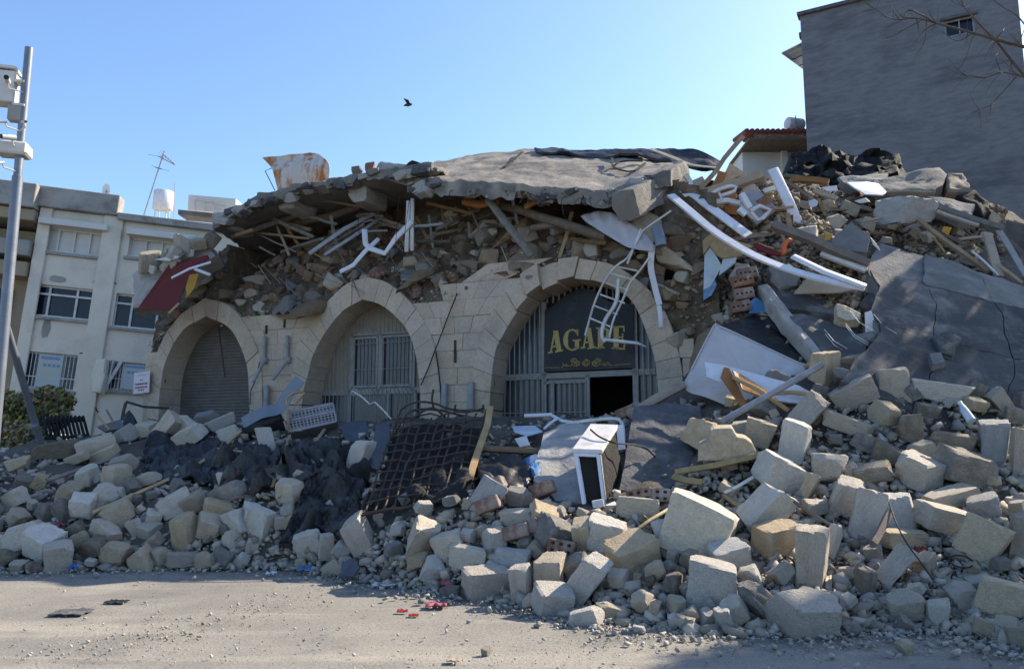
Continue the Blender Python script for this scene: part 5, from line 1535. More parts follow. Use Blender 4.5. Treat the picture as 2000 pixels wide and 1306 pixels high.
for i in range(6):
    t = i / 5
    x, y = 316 + 24 * t, 303 + 18 * t
    mb.tube([P(x - 2, y - 9 + 4 * t, 26.7), P(x + 4, y + 8 - 4 * t, 27.3)], .009, 4)
for (x0, y0, x1, y1) in ((290, 302, 324, 308), (296, 324, 330, 334), (310, 296, 318, 312)): mb.tube([P(x0, y0, 27), P(x1, y1, 27)], .009, 4)
mb.build('aerial_rod', 'grey', an)
tag(MB().tube([P(341, 358, 27), P(340, 424, 27)], .014, 5).build('roof_rod', 'grey'), 'thin upright rod on the roof right of the water tank', 'rod')
rr_ = thing('roof_terrace', P(420, 415, 30), 'white rooftop terrace wall with thin railing behind the cream block', 'terrace')
MB().box(P(425, 408, 30), ((1, .1, -.06), (0, 1, 0), (0, 0, 1)), (1.75, 1.2, .6)).build('wall', 'shut', rr_)
mb = MB()
mb.tube([P(379, 388, 29.3), P(465, 402, 29.3)], .025, 5)
for x in (380, 398, 416, 434, 452): mb.tube([P(x, 388 + (x - 379) * .16, 29.3), P(x + 1, 420, 29.3)], .014, 5)
mb.tube([P(382, 398, 29.3), P(465, 411, 29.3)], .012, 5)
mb.build('railing', 'whitem', rr_)
MB().box(P(395, 424, 28.4), ((1, .1, -.08), (0, 1, 0), (0, 0, 1)), (1.4, .8, .18)).build('roof_slab_edge', 'conc_dark', rr_)

# ------------------------------------------------------------------ camera pole, leaning pipe, shrub and fence
pole = thing('camera_pole', (P(0, 700, 12).x, 12, 0), 'tall galvanised pole carrying white cabinet and surveillance cameras', 'pole')
px_, py_ = P(0, 700, 12).x + .02, 12.0
ztop = P(40, 94, 12).z
def PZ(y): return P(20, y, 12).z
MB().tube([(px_, py_, 0), (px_, py_, PZ(345)), (px_, py_, PZ(344)), (px_, py_, ztop)], [.078, .078, .062, .062], 18).build('shaft', 'galv', pole, smooth=40)
k_ = mpp(12)
def wbox(name, x0, y0, x1, y1, dep, m, off=0.0, bev=.012, par=None, Y=12.0):
    c = (P(x0, y0, Y) + P(x1, y1, Y)) / 2 + Vector((0, off, 0))
    return MB().box(c, ((.96, .28, 0), (-.28, .96, 0), (0, 0, 1)), ((x1 - x0) * k_, dep, (y1 - y0) * k_)).build(name, m, par or pole, bevel=bev)
cab = wbox('cabinet', -40, 142, 33, 208, .3, 'shut', -.05)
wbox('cabinet_roof', -44, 136, 38, 142, .36, 'shut', -.05, .004, cab)
wbox('junction_box', 20, 208, 44, 240, .16, 'cream_d', -.02)
ring_ = wbox('mount_box', -2, 280, 56, 306, .34, 'shut', 0, .03)
for (x, y, d) in ((14, 156, (.5, -1, -.05)), (17, 268, (-.7, -1, -.25)), (47, 238, (.9, -.6, -.2)), (6, 238, (-.9, -.6, -.3)), (1, 318, (-.5, -1, -.5))):
    cm = bpy.data.objects.new('surveillance_camera', None); COL.objects.link(cm); cm.parent = pole
    c = P(x, y, 11.72); d = Vector(d).normalized()
    big = 1.0 if (x, y) in ((14, 156), (17, 268)) else .55
    MB().tube([c - d * .10 * big, c + d * .10 * big], .042 * big, 12).build('body', 'shut', cm, smooth=50)
    MB().tube([c + d * .095 * big, c + d * .115 * big], .036 * big, 12).build('lens', 'rope', cm, smooth=50)
    MB().tube([c - d * .04 * big, c - d * .04 * big + Vector((0, .06, -.10 * big)), Vector((px_, 11.95, c.z - .1 * big))], .012, 6).build('bracket', 'shut', cm)
for y in (160, 206): wbox('pole_clamp', 28, y, 50, y + 5, .2, 'whitem', 0, .004)
pp = thing('leaning_pipe', hit(80, 868), 'galvanised steel pipe leaning against the pole beside the flowering shrub', 'pipe')
MB().tube([P(4, 610, 12.6), P(40, 730, 13.6), P(82, 872, 14.6)], .058, 14).build('tube', 'galv', pp, smooth=50)
MB().tube([P(66, 829, 14.2), P(69, 835, 14.25)], .07, 14).build('collar', 'galv', pp, smooth=50)
def leaf_cloud(blobs, n, size, name, m, parent, seed=3):
    g = np.random.default_rng(seed)
    mb = MB()
    for _ in range(n):
        b = blobs[g.integers(len(blobs))]
        d = g.normal(0, 1, 3); d /= np.linalg.norm(d)
        r = g.random() ** .45
        c = Vector(b[0]) + Vector((d[0] * b[1][0] * r, d[1] * b[1][1] * r, d[2] * b[1][2] * r))
        a = Vector(g.normal(0, 1, 3)).normalized(); q = a.orthogonal().normalized()
        s_ = size * g.uniform(.6, 1.4)
        t = a.cross(q) * .42
        mb.add([c - q * s_ * .5, c + t * s_, c + q * s_ * .6, c - t * s_], [(0, 1, 2, 3)])
    return mb.build(name, m, parent, fix=False)
shr = thing('flowering_shrub', P(50, 880, 17.5), 'green and straw coloured shrub with pink flowers behind the leaning pipe', 'shrub')
bl = [(P(x, y, Y), (rx_ * mpp(17), .5, rz_ * mpp(17))) for x, y, Y, rx_, rz_ in ((15, 800, 17.4, 44, 40), (60, 795, 17.6, 40, 34), (20, 850, 16.9, 48, 40), (110, 785, 18.0, 34, 26), (95, 815, 17.6, 40, 30), (-40, 830, 17.2, 50, 56), (58, 858, 16.6, 44, 30), (100, 770, 18.2, 26, 18), (30, 880, 16.4, 46, 26))]
kind(leaf_cloud(bl, 3200, .10, 'foliage', 'leaf', shr, 5), 'stuff')
kind(leaf_cloud(bl, 3800, .09, 'dry_foliage', 'leaft', shr, 8), 'stuff')
kind(leaf_cloud([(P(20, 845, 16.5), (.5, .25, .12)), (P(48, 838, 16.6), (.3, .2, .1)), (P(10, 862, 16.4), (.35, .2, .1))], 150, .07, 'flower', 'flower', shr, 9), 'stuff')
mb = MB()
for x, y in ((10, 880), (40, 885), (70, 880), (95, 860), (112, 850)):
    mb.tube([P(x, y + 20, 17.4), P(x + random.uniform(-10, 10), y - 40, 17.4), P(x + random.uniform(-20, 20), y - 90, 17.5)], [.03, .02, .008], 5)
mb.build('stem', 'bark', shr)
fc = thing('picket_fence', P(120, 850, 16.8), 'small dark iron picket fence leaning between shrub and rubble', 'fence')
MB().strip([P(76, 826, 16.6), P(160, 818, 17.4)], .12, .05, FN).build('fence_rail', 'soot', fc)
MB().strip([P(88, 856, 16.4), P(172, 850, 17.2)], .06, .04, FN).build('fence_rail', 'soot', fc)
for i in range(11):
    t = i / 10
    MB().strip([P(84 + 78 * t, 812 + 3 * nz((i, 0, 0), 3) * 3, 16.6 + .8 * t), P(96 + 80 * t, 868 - 4 * t, 16.4 + .8 * t)], .05, .03, FN).build('picket', 'soot', fc)
# ------------------------------------------------------------------ right: big grey side wall, far house
WA = R(29)
WD = Vector((math.cos(WA), -math.sin(WA), 0)); WN = Vector((-math.sin(WA), -math.cos(WA), 0))
W0 = P(1577, 300, 30); W0.z = 0
WH = P(1568, 32, 30).z
grey = thing('rendered_building', W0 + WD * 4, 'tall grey rendered building side with one tiny window behind the rubble', 'building')
def WP_(s, z, o=0.0): return W0 + WD * s + WN * o + Vector((0, 0, z))
def WS(px, py, o=0.0):
    d = ray(px, py); t = (W0 + WN * o - EYE).dot(WN) / d.dot(WN); p = EYE + d * t
    return ((p - W0).dot(WD), p.z)
a, b = WS(1846, 74), WS(1902, 30)
hole = (min(a[0], b[0]), min(WS(1846, 74)[1], WS(1902, 62)[1]), max(a[0], b[0]), WS(1870, 36)[1])
WL = 7.35
mb = MB()
wall_holes(mb, 0, 0, WL, WH, [hole], .25, WP_)
c8 = [WP_(0, 0), WP_(0, WH), WP_(0, WH, -9), WP_(0, 0, -9), WP_(WL, 0), WP_(WL, WH), WP_(WL, WH, -9), WP_(WL, 0, -9)]
mb.add(c8, [(0, 3, 2, 1), (4, 5, 6, 7), (1, 2, 6, 5), (3, 7, 6, 2)])
kind(mb.build('wall', 'wallgrey', grey, fix=False), 'structure')
MB().box(WP_(WL / 2, WH + .06, -.1), (WD, WN, (0, 0, 1)), (WL + .2, .5, .14)).build('coping', 'conc_dark', grey, bevel=.01)
ww = bpy.data.objects.new('window', None); COL.objects.link(ww); ww.parent = grey
mb = MB()
a, c, b, d = hole
for (u0, v0, u1, v1) in ((a, c, b, c + .06), (a, d - .06, b, d), (a, c + .06, a + .06, d - .06), (b - .06, c + .06, b, d - .06), ((a + b) / 2 - .02, c + .06, (a + b) / 2 + .02, d - .06)):
    mb.box(WP_((u0 + u1) / 2, (v0 + v1) / 2, -.1), (WD, WN, (0, 0, 1)), (u1 - u0, .06, v1 - v0))
mb.build('frame', 'grey', ww)
MB().box(WP_((a + b) / 2, (c + d) / 2, -.2), (WD, WN, (0, 0, 1)), (b - a, .02, d - c)).build('pane', 'glass', ww)
MB().box(WP_((a + b) / 2, d + .05, .03), (WD, WN, (0, 0, 1)), (b - a + .25, .16, .10)).build('lintel', 'conc_dark', ww)
aw = bpy.data.objects.new('side_awning', None); COL.objects.link(aw); aw.parent = grey
aq = [P(1574, 80, 30.2), P(1528, 103, 30.2), P(1574, 137, 37), P(1612, 120, 37)]
rows = []
for j in range(17):
    t = j / 16
    p0 = aq[0].lerp(aq[3], t); p1 = aq[1].lerp(aq[2], t)
    rows.append([p0.lerp(p1, i / 4) + Vector((0, 0, .035 * (j % 2))) for i in range(5)])
MB().grid(rows, (0, 0, .02)).build('corrugated_sheet', 'shut', aw)
mb = MB()
for t in (0, .33, .66):
    mb.tube([aq[0].lerp(aq[3], t) - lup * .06, aq[1].lerp(aq[2], t) - lup * .06], .03, 5)
mb.tube([aq[1] - lup * .03, aq[2] - lup * .03], .04, 5)
mb.build('awning_bracket', 'grey', aw)
MB().box(P(1568, 70, 30.4), (WD, WN, (0, 0, 1)), (.25, .3, .2)).build('pipe_head', 'conc_dark', grey)
house = thing('tiled_roof_house', P(1510, 335, 36), 'pale house with red tiled eaves seen behind the rubble', 'house')
HD, HN = Vector((.99, -.14, 0)), Vector((-.14, -.99, 0))
hc = P(1500, 320, 36)
def HPt(px, py, Y=36.0): return P(px, py, Y)
zb_, ze = P(1500, 340, 36).z - 4, P(1500, 297, 36).z
x0_, x1_ = P(1450, 310, 36).x, P(1640, 310, 36).x
MB().box(((x0_ + x1_) / 2, 39.5, (zb_ + ze) / 2), ((1, 0, 0), (0, 1, 0), (0, 0, 1)), (x1_ - x0_, 7, ze - zb_)).build('wall', 'shut', house)
MB().box((P(1532, 310, 35.9).x, 35.93, (zb_ + ze) / 2), ((1, 0, 0), (0, 1, 0), (0, 0, 1)), (.28, .2, ze - zb_)).build('wall_pier', 'shut', house)
ex0 = P(1428, 310, 35).x
MB().box(((ex0 + x1_) / 2 + .4, 36.2, ze + .06), ((1, 0, 0), (0, 1, 0), (0, 0, 1)), (x1_ - ex0 - .6, 3.4, .10)).build('soffit', 'wood_grey', house)
MB().box(((ex0 + x1_) / 2 + .6, 34.6, ze + .24), ((1, 0, 0), (0, 1, 0), (0, 0, 1)), (x1_ - ex0 - .8, .16, .26)).build('fascia', 'brick', house)
rid = Vector(((ex0 + x1_) / 2 + .6, 39, ze + 1.0))
mb = MB()
x = ex0 + .6
while x < x1_:
    a, b = Vector((x, 34.4, ze + .40)), Vector((x, 36.4, ze + .74))
    mb.tube([a, b], .11, 8); x += .235
kind(mb.build('roof_tile', 'tile', house, smooth=50), 'stuff')
for (x, y, w, h, m, lb, nm, Y) in ((1552, 243, 36, 26, 'white', 'white water tank up on the stand above the tiled roof', 'roof_tank', 35.6), (1549, 269, 24, 18, 'white', 'lower white drum on the tiled roof', 'roof_tank', 35.4), (1572, 267, 18, 26, 'blue', 'blue water barrel on the tiled roof beside the grey wall', 'roof_tank', 35.3)):
    t_ = thing(nm, P(x, y + h / 2, Y), lb, 'water tank')
    k_ = mpp(Y)
    ax = (1, .3, 0) if h < w else (0, 0, 1)
    c = P(x, y, Y)
    if h < w: cyl(MB(), c - Vector(ax).normalized() * w * k_ / 2, ax, h * k_ / 2, w * k_).build('drum', m, t_, smooth=50, bevel=.05)
    else: cyl(MB(), c - Vector((0, 0, h * k_ / 2)), ax, w * k_ / 2, h * k_).build('drum', m, t_, smooth=50, bevel=.05)
    if y == 243:
        mb = MB()
        for xx in (1538, 1554, 1567): mb.tube([P(xx, 226 if xx == 1554 else 255, Y - .4), P(xx, 284, Y - .4)], .025, 5)
        mb.tube([P(1534, 254, Y - .4), P(1572, 252, Y - .4)], .025, 5)
        mb.build('stand', 'grey', t_)

# ------------------------------------------------------------------ trees at the right: one bare, its twigs in view, and leafy ones that shade the street
def limb(mb, pts, r0, r1, n=6):
    q = [Vector(v) for v in polyline(pts, 5 * len(pts))]
    m_ = len(q)
    mb.tube(q, [r0 + (r1 - r0) * i / (m_ - 1) for i in range(m_)], n)
    return q
bt = thing('bare_tree', (6.9, 8.4, 0), 'bare leafless tree whose twigs reach in front of the grey side wall', 'tree')
mb = MB()
hub = P(2150, 240, 8.4)
limb(mb, [Vector((6.95, 8.5, -.1)), Vector((6.9, 8.4, 1.8)), hub], .12, .06, 9).__len__()
mb.build('trunk', 'bark', bt, smooth=60)
mb = MB()
BR = [([(2150, 240), (2060, 110), (2000, 92), (1940, 76), (1890, 62), (1830, 46), (1790, 36), (1745, 38), (1710, 18), (1680, -2)], .026, .004),
      ([(2150, 240), (2050, 190), (2005, 152), (1975, 118), (1945, 80), (1915, 50), (1885, 15), (1868, -20)], .024, .004),
      ([(1830, 46), (1800, 30), (1775, 20), (1758, 40), (1735, 0)], .012, .003), ([(1790, 36), (1765, 34), (1750, 20)], .01, .003),
      ([(1900, 65), (1870, 80), (1840, 62)], .008, .003), ([(1830, 46), (1810, 56), (1790, 78), (1782, 90)], .007, .002),
      ([(1810, 42), (1806, 80), (1792, 104), (1785, 116)], .006, .002), ([(1800, 40), (1770, 56), (1740, 72), (1722, 76)], .006, .002),
      ([(1990, 90), (1996, 70), (2003, 52)], .008, .003), ([(1945, 76), (1958, 62), (1962, 55)], .006, .002), ([(2040, 160), (1990, 148), (1955, 142), (1925, 152), (1890, 150)], .012, .003),
      ([(1985, 150), (1960, 178), (1935, 205), (1912, 214)], .008, .002), ([(1955, 142), (1945, 112), (1950, 104)], .005, .002), ([(1990, 148), (1965, 125), (1952, 110)], .006, .002),
      ([(2010, 60), (1985, 30), (1950, 8), (1930, -10)], .01, .004), ([(1910, 50), (1896, 84), (1884, 118), (1862, 150)], .005, .0015), ([(1770, 36), (1740, 50), (1728, 58)], .005, .002)]
for pts, r0, r1 in BR:
    limb(mb, [P(x, y, 8.4 + .004 * (2000 - x) + .15 * math.sin(x)) for x, y in pts], r0, r1, 6)
g2 = random.Random(4)
for pts, r0, r1 in BR[:2] + BR[10:12]:
    for (x, y) in pts[2:]:
        for _ in range(4):
            dx, dy = g2.uniform(-46, 10), g2.uniform(-40, 44)
            limb(mb, [P(x, y, 8.4 + .004 * (2000 - x)), P(x + dx * .5, y + dy * .4, 8.45 + .004 * (2000 - x)), P(x + dx, y + dy, 8.5 + .004 * (2000 - x))], .004, .0015, 4)
for _ in range(7):
    pts = [(2150, 240)]
    x, y = 2150, 240
    for i in range(4):
        x += g2.uniform(-10, 90); y -= g2.uniform(60, 150); pts.append((x, y))
    limb(mb, [P(x, y, 8.6 + g2.uniform(-.5, 1.2)) for x, y in pts], .03, .004, 6)
mb.build('branches', 'bark', bt, smooth=60, fix=False)
def shade_tree(loc, blobs, n, seed, label):
    t = thing('evergreen_tree', loc, label, 'tree')
    mb = MB()
    top_ = Vector(blobs[0][0])
    limb(mb, [Vector(loc), Vector(loc).lerp(top_, .5) + Vector((.1, .1, 0)), top_], .22, .08, 9)
    for b in blobs[1:]:
        limb(mb, [Vector(loc).lerp(top_, .55), Vector(loc).lerp(top_, .55).lerp(Vector(b[0]), .6) + Vector((0, 0, .3)), Vector(b[0])], .09, .03, 6)
    mb.build('trunk', 'bark', t, smooth=60)
    kind(leaf_cloud(blobs, n, .26, 'crown', 'leafd', t, seed), 'stuff')
    return t
TREES = [((15.4, 18.2, 0), [((15.4, 18.0, 9.9), (1.5, 1.7, 1.8)), ((16.1, 17.1, 8.7), (1.5, 1.6, 1.5)), ((15.2, 18.8, 8.3), (1.3, 1.5, 1.3))], 4300, 21, 'evergreen street tree beyond the paving slab'),
         ((15.2, 12.4, 0), [((15.0, 12.6, 9.2), (2.0, 2.0, 2.0)), ((15.8, 11.6, 7.6), (1.7, 1.7, 1.6)), ((14.4, 11.5, 7.8), (1.5, 1.6, 1.5)), ((13.6, 12.7, 9.3), (1.5, 1.4, 1.3))], 6400, 22, 'evergreen street tree nearest the kerb')]
for t_ in TREES: shade_tree(*t_)
# bird high in the sky
brd = thing('flying_bird', P(797, 206, 30), 'small dark bird gliding in the clear sky above the roof', 'bird')
bm = MB()
k_ = mpp(30)
c = P(797, 206, 30)
body = [c + Vector((x * k_, 0, z * k_)) for x, z in ((-9, -1), (-5, .5), (0, 1), (4, 2), (7, 2.4), (8.5, 2.2))]
bm.tube(body, [.015, .05, .075, .06, .045, .01], 8)
bm.prism([c + Vector((x * k_, y, z * k_)) for x, y, z in ((-1, 0, 2), (5, 0, 2.4), (3, -.3, 5), (-6, -.5, 4))], (0, 0, -.02))
bm.prism([c + Vector((x * k_, y, z * k_)) for x, y, z in ((-1, 0, 0), (5, 0, 1.2), (3, -.25, -4), (0, -.4, -6))], (0, .02, 0))
bm.build('body', 'bird', brd, smooth=50)

# ------------------------------------------------------------------ things lying on the heap
def drape(name, tops, bots, nx, ny, up, amp, m, label, cat='tarpaulin', scale=2.6, seed=0, th=(0, .02, -.03)):
    """a crumpled sheet laid over the heap between an upper and a lower line of the picture"""
    a, b = polyline(tops, nx), polyline(bots, nx)
    rows = []
    for j in range(ny + 1):
        r_ = []
        for i in range(nx + 1):
            x, y = a[i] + (b[i] - a[i]) * j / ny
            p = lift(x, y, up)
            q = p * scale
            f1 = abs(noise.noise(q + Vector((seed, 0, 0)))) * 1.6 - .35
            p = p + (-ray(x, y).normalized() * .5 + Vector((0, 0, .8))) * (f1 * amp + fnz(p, 4, seed) * amp * .35)
            edge = j in (0, ny) or i in (0, nx)
            if edge: p = p + Vector((nz(p, 3, 1), 0, nz(p, 3, 4))) * .09 - Vector((0, 0, .06))
            r_.append(p)
        rows.append(r_)
    return tag(MB().grid(rows, th).build(name, m, smooth=50), label, cat)
drape('tarpaulin', [(278, 872), (300, 848), (350, 842), (400, 850), (430, 846)], [(282, 900), (300, 925), (345, 936), (390, 930), (425, 905)], 44, 20, .12, .22, 'black', 'black torn tarpaulin bunched among the pale blocks in front of the shutter arch', seed=3)
drape('tarpaulin', [(428, 872), (470, 862), (520, 868), (545, 880)], [(400, 925), (440, 948), (500, 955), (540, 930)], 40, 28, .05, .34, 'black', 'black tarpaulin below the shutter arch under the yellowish rod', seed=8)
drape('tarpaulin', [(548, 868), (590, 862), (640, 858), (668, 866)], [(560, 935), (590, 944), (630, 932), (660, 915)], 36, 26, .08, .36, 'black', 'widest black tarpaulin below the plastic crate', seed=18)
drape('tarpaulin', [(655, 880), (690, 870), (715, 880)], [(640, 918), (680, 925), (718, 925)], 24, 18, .12, .28, 'soot', 'sooty black sheet round the smooth column fragment', seed=28)
drape('tarpaulin', [(600, 925), (640, 912), (690, 918), (712, 930)], [(552, 1050), (590, 1040), (640, 1030), (690, 1012)], 40, 40, .22, .26, 'black', 'black tarpaulin tongue folding down to the road side left of the rebar grid', seed=14)
drape('tarpaulin', [(770, 838), (830, 826), (900, 830), (950, 830)], [(730, 980), (790, 975), (850, 972), (905, 965)], 46, 36, .02, .16, 'soot', 'charred black sheet under the rebar grid', seed=23)
drape('plastic_bag', [(930, 905), (970, 888), (1010, 890), (1040, 900)], [(935, 950), (970, 960), (1010, 955), (1035, 940)], 24, 14, .1, .14, 'black', 'dark plastic bags in the gap right of the rebar grid', 'bag', seed=31)
drape('blue_bag', [(1026, 886), (1045, 882), (1058, 888)], [(1030, 918), (1045, 926), (1056, 912)], 12, 10, .12, .1, 'blue', 'dark blue bag with a white bundle beside the pale slab', 'bag', seed=33)
drape('white_bundle', [(1034, 888), (1044, 884), (1054, 888)], [(1036, 902), (1044, 907), (1054, 902)], 10, 8, .2, .06, 'white', 'white bundle tucked in the dark blue bag', 'bundle', seed=35)
# rebar grid
rb = thing('rebar_grid', P(830, 985, 10.7), 'burnt steel rebar grid standing tilted on the heap before the middle pier', 'rebar grid')
tl, tr, brr, bll = P(776, 826, 13.4), P(950, 812, 12.9), P(905, 985, 10.4), P(712, 1018, 10.5)
def gq(u, v): return tl.lerp(tr, u).lerp(bll.lerp(brr, u), v)
gn = (tr - tl).cross(bll - tl).normalized()
if gn.dot(EYE - tl) < 0: gn = -gn
for i in range(11):
    u = i / 10
    MB().tube([gq(u, v / 10) + gn * (.07 + nz((u * 4, v * .5, 1), 1.3) * .07) for v in range(11)], .015, 5).build('rebar', 'rebar', rb, smooth=60)
for j in range(11):
    v = (j / 10) ** .9
    MB().tube([gq(u / 10, v) + gn * (.095 + nz((u * .5, v * 4, 5), 1.3) * .07) for u in range(11)], .015 if j < 10 else .028, 5).build('rebar', 'rebar', rb, smooth=60)
for pts in ([(772, 838), (784, 800), (815, 785), (850, 788), (885, 800), (945, 802)], [(770, 850), (800, 805), (850, 800), (905, 812)], [(800, 822), (830, 800), (850, 798), (870, 815)], [(848, 800), (844, 780), (847, 760)], [(886, 808), (890, 790)], [(942, 806), (944, 790)], [(764, 826), (752, 860), (738, 915), (712, 980), (700, 1022)]):
    MB().tube([Vector(v) for v in polyline([P(x, y, 13.2 if y < 870 else 13.2 - (y - 870) * .018) for x, y in pts], 16)], .02, 5).build('bent_rebar', 'rebar', rb, smooth=60)
bar('timber_plank', [(957, 795), (950, 835), (932, 890), (918, 940), (906, 982)], 13, 'wood_pale', 'pale split stick standing along the right side of the rebar grid', 'stick', Y=[12.6, 12.1, 11.4, 10.8, 10.3], wob=.03, t=.05)
bar('timber_plank', [(944, 876), (1000, 879), (1060, 882)], 11, 'wood', 'brown plank lying level right of the rebar grid', 'plank', Y=[11.7, 11.6, 11.5], t=.08)
# white box appliance
ap = thing('white_appliance', P(1160, 985, 9.9), 'small white appliance casing standing open and empty before the entrance', 'appliance')
Ya = 10.15
A0, A1, A2, A3 = P(1120, 884, Ya), P(1172, 886, Ya), P(1184, 988, Ya - .25), P(1137, 984, Ya - .25)
back = P(1156, 834, Ya + .85) - A0
Bk = Vector((back.x, back.y, back.z))
def quadbox(mb, a, b, c, d, ext): return mb.prism([a, b, c, d], ext)
w = .045
def inset(t0, s0, t1, s1):
    f = lambda t, s: A0.lerp(A1, t).lerp(A3.lerp(A2, t), s)
    return [f(t0, s0), f(t1, s0), f(t1, s1), f(t0, s1)]
mb = MB()
for q in (inset(0, 0, .14, 1), inset(.84, 0, 1, 1), inset(.14, 0, .84, .07)):
    mb.prism(q, Bk.normalized() * .06)
mb.build('front_frame', 'white', ap, bevel=.006)
MB().prism([A0 + Vector((-.02, 0, .0)), A1 + Vector((.03, 0, .0)), A1 + Bk + Vector((.03, 0, 0)), A0 + Bk + Vector((-.02, 0, 0))], (0, 0, .05)).build('top_cover', 'whitem', ap, bevel=.008)
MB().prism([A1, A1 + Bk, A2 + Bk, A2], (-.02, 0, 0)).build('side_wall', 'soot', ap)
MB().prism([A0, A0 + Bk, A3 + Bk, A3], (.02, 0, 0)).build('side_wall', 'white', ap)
MB().prism([A0 + Bk * .12, A1 + Bk * .12, A2 + Bk * .12, A3 + Bk * .12], Bk * .02).build('rear_wall', 'dark', ap)  # dark sheet close behind the front stands in for the shaded inside
MB().prism([A1 + Bk * .96 + Vector((.0, -.02, .05)), A1 + Bk * 1.0 + Vector((.09, -.02, .05)), A2.lerp(A1, .55) + Bk * 1.0 + Vector((.09, 0, 0)), A2.lerp(A1, .55) + Bk * .96], (0, .03, 0)).build('rear_edge', 'white', ap)
MB().prism([P(1156, 978, 9.8), P(1178, 974, 9.8), P(1181, 989, 9.75), P(1159, 992, 9.75)], (0, .05, 0)).build('control_box', 'whitem', ap, bevel=.005)
MB().strip([P(1184, 990, 9.8), P(1202, 982, 9.9)], .05, .02).build('foot_strip', 'white', ap)
fcp = [Vector(v) for v in polyline([P(1153, 838, 10.6), P(1170, 852, 10.45), P(1195, 863, 10.4), P(1215, 866, 10.5), P(1235, 868, 10.7), P(1262, 876, 10.8), P(1280, 892, 10.7)], 24)]
tag(MB().tube(fcp, .012, 5).build('cable', 'rope', smooth=60), 'black cable lying over the appliance top and the dark slab', 'cable')
# big leaning slabs beside it
slabpoly('concrete_slab', [(1238, 795, 12.0), (1300, 782, 12.3), (1368, 790, 12.2), (1372, 812, 11.9), (1342, 850, 11.3), (1356, 880, 10.9), (1340, 925, 10.5), (1310, 950, 10.2), (1262, 962, 10.1), (1210, 952, 10.2), (1222, 880, 10.9)], .22, 'conc_dark', 'dark scratched concrete slab leaning right of the white appliance', amp=.05)
slabpoly('plaster_slab', [(1062, 842, 11.9), (1100, 826, 12.1), (1165, 822, 12.2), (1135, 870, 11.2), (1140, 980, 9.95), (1085, 974, 10.1), (1068, 950, 10.3), (1042, 938, 10.4), (1045, 900, 10.9)], .15, 'conc_pale', 'pale speckled plaster slab leaning left of the white appliance', amp=.04)
for k, (x, y, r_) in enumerate([(1060, 955, 20), (1250, 968, 10), (1285, 966, -4), (1236, 800, 30), (1222, 806, 20), (1010, 1038, 14), (1030, 1030, 18), (1098, 1068, -10), (965, 950, 30), (955, 985, 20)]):
    hb = thing('hollow_brick', lift(x, y, .1), '', 'brick', 'red hollow clay bricks in the heap')
    hb['label'] = ['broken red clay brick under the pale plaster slab', 'hollow red brick at the foot of the dark scratched slab', 'second hollow red brick at the foot of the dark scratched slab, right of the other', 'red brick near the entrance, beside the dark slab top', 'orange brick left of the dark slab top at the entrance', 'red ribbed brick among the blocks below the rebar grid', 'red ribbed brick leaning on its ribbed neighbour', 'pale hollow brick end under a dusty block, right of the ribbed bricks', 'red brick stuck in the mortared chunk right of the rebar grid', 'red brick at the base of the mortared chunk'][k]
    c = lift(x, y, .12)
    X_ = Vector((math.cos(R(r_)), -.25, math.sin(R(r_)))).normalized(); Z_ = (Vector((0, .1, 1)) - X_ * X_.z).normalized(); Y_ = Z_.cross(X_)
    X_ = Y_.cross(Z_).normalized()
    MB().box(c, (X_, Y_, Z_), (.30, .2, .16)).build('brick_body', 'brick', hb, bevel=.012)
    mb = MB()
    if k not in (1, 2, 7): continue
    for i in range(3):
        for j in range(2): mb.box(c - Y_ * .101 + X_ * (-.09 + .09 * i) + Z_ * (-.04 + .075 * j), (X_, Y_, Z_), (.04, .004, .032))
    kind(mb.build('brick_hole', 'dark', hb), 'stuff')
# crate
cr = thing('plastic_crate', P(606, 838, 14.0), 'grey perforated plastic crate lying on its side below the middle arch', 'crate')
c4 = [P(560, 806, 14.1), P(650, 788, 14.3), P(657, 822, 14.2), P(568, 842, 14.0)]
cu, cv = (c4[1] - c4[0]), (c4[3] - c4[0])
cn = cu.cross(cv).normalized()
if cn.dot(EYE - c4[0]) < 0: cn = -cn
def cq(u, v, o=0): return c4[0].lerp(c4[1], u).lerp(c4[3].lerp(c4[2], u), v) + cn * o
mb = MB()
nu_, nv_ = 13, 7
for i in range(nu_ + 1):
    wd = .012 if i in (0, 5, 9, nu_) else .0065
    mb.strip([cq(i / nu_, 0), cq(i / nu_, 1)], .7 * .09 * .45 if wd > .01 else .022, .02, cn)
for j in range(nv_ + 1):
    mb.strip([cq(0, j / nv_, .002), cq(1, j / nv_, .002)], .05 if j in (0, 3, nv_) else .02, .02, cn)
kind(mb.build('lattice_side', 'cratem', cr), 'stuff')
MB().prism([cq(0, 0, -.03), cq(1, 0, -.03), cq(1, 0, -.32), cq(0, 0, -.32)], (0, 0, .02)).build('upper_side', 'cratem', cr)
MB().prism([cq(0, 1, -.03), cq(1, 1, -.03), cq(1, 1, -.32), cq(0, 1, -.32)], (0, 0, -.02)).build('lower_side', 'cratem', cr)
MB().prism([cq(1, 0, -.02), cq(1, 1, -.02), cq(1, 1, -.32), cq(1, 0, -.32)], cu.normalized() * .02).build('end_side', 'cratem', cr)
MB().prism([cq(0, 0, -.31), cq(1, 0, -.31), cq(1, 1, -.31), cq(0, 1, -.31)], -cn * .02).build('crate_floor', 'dark', cr)
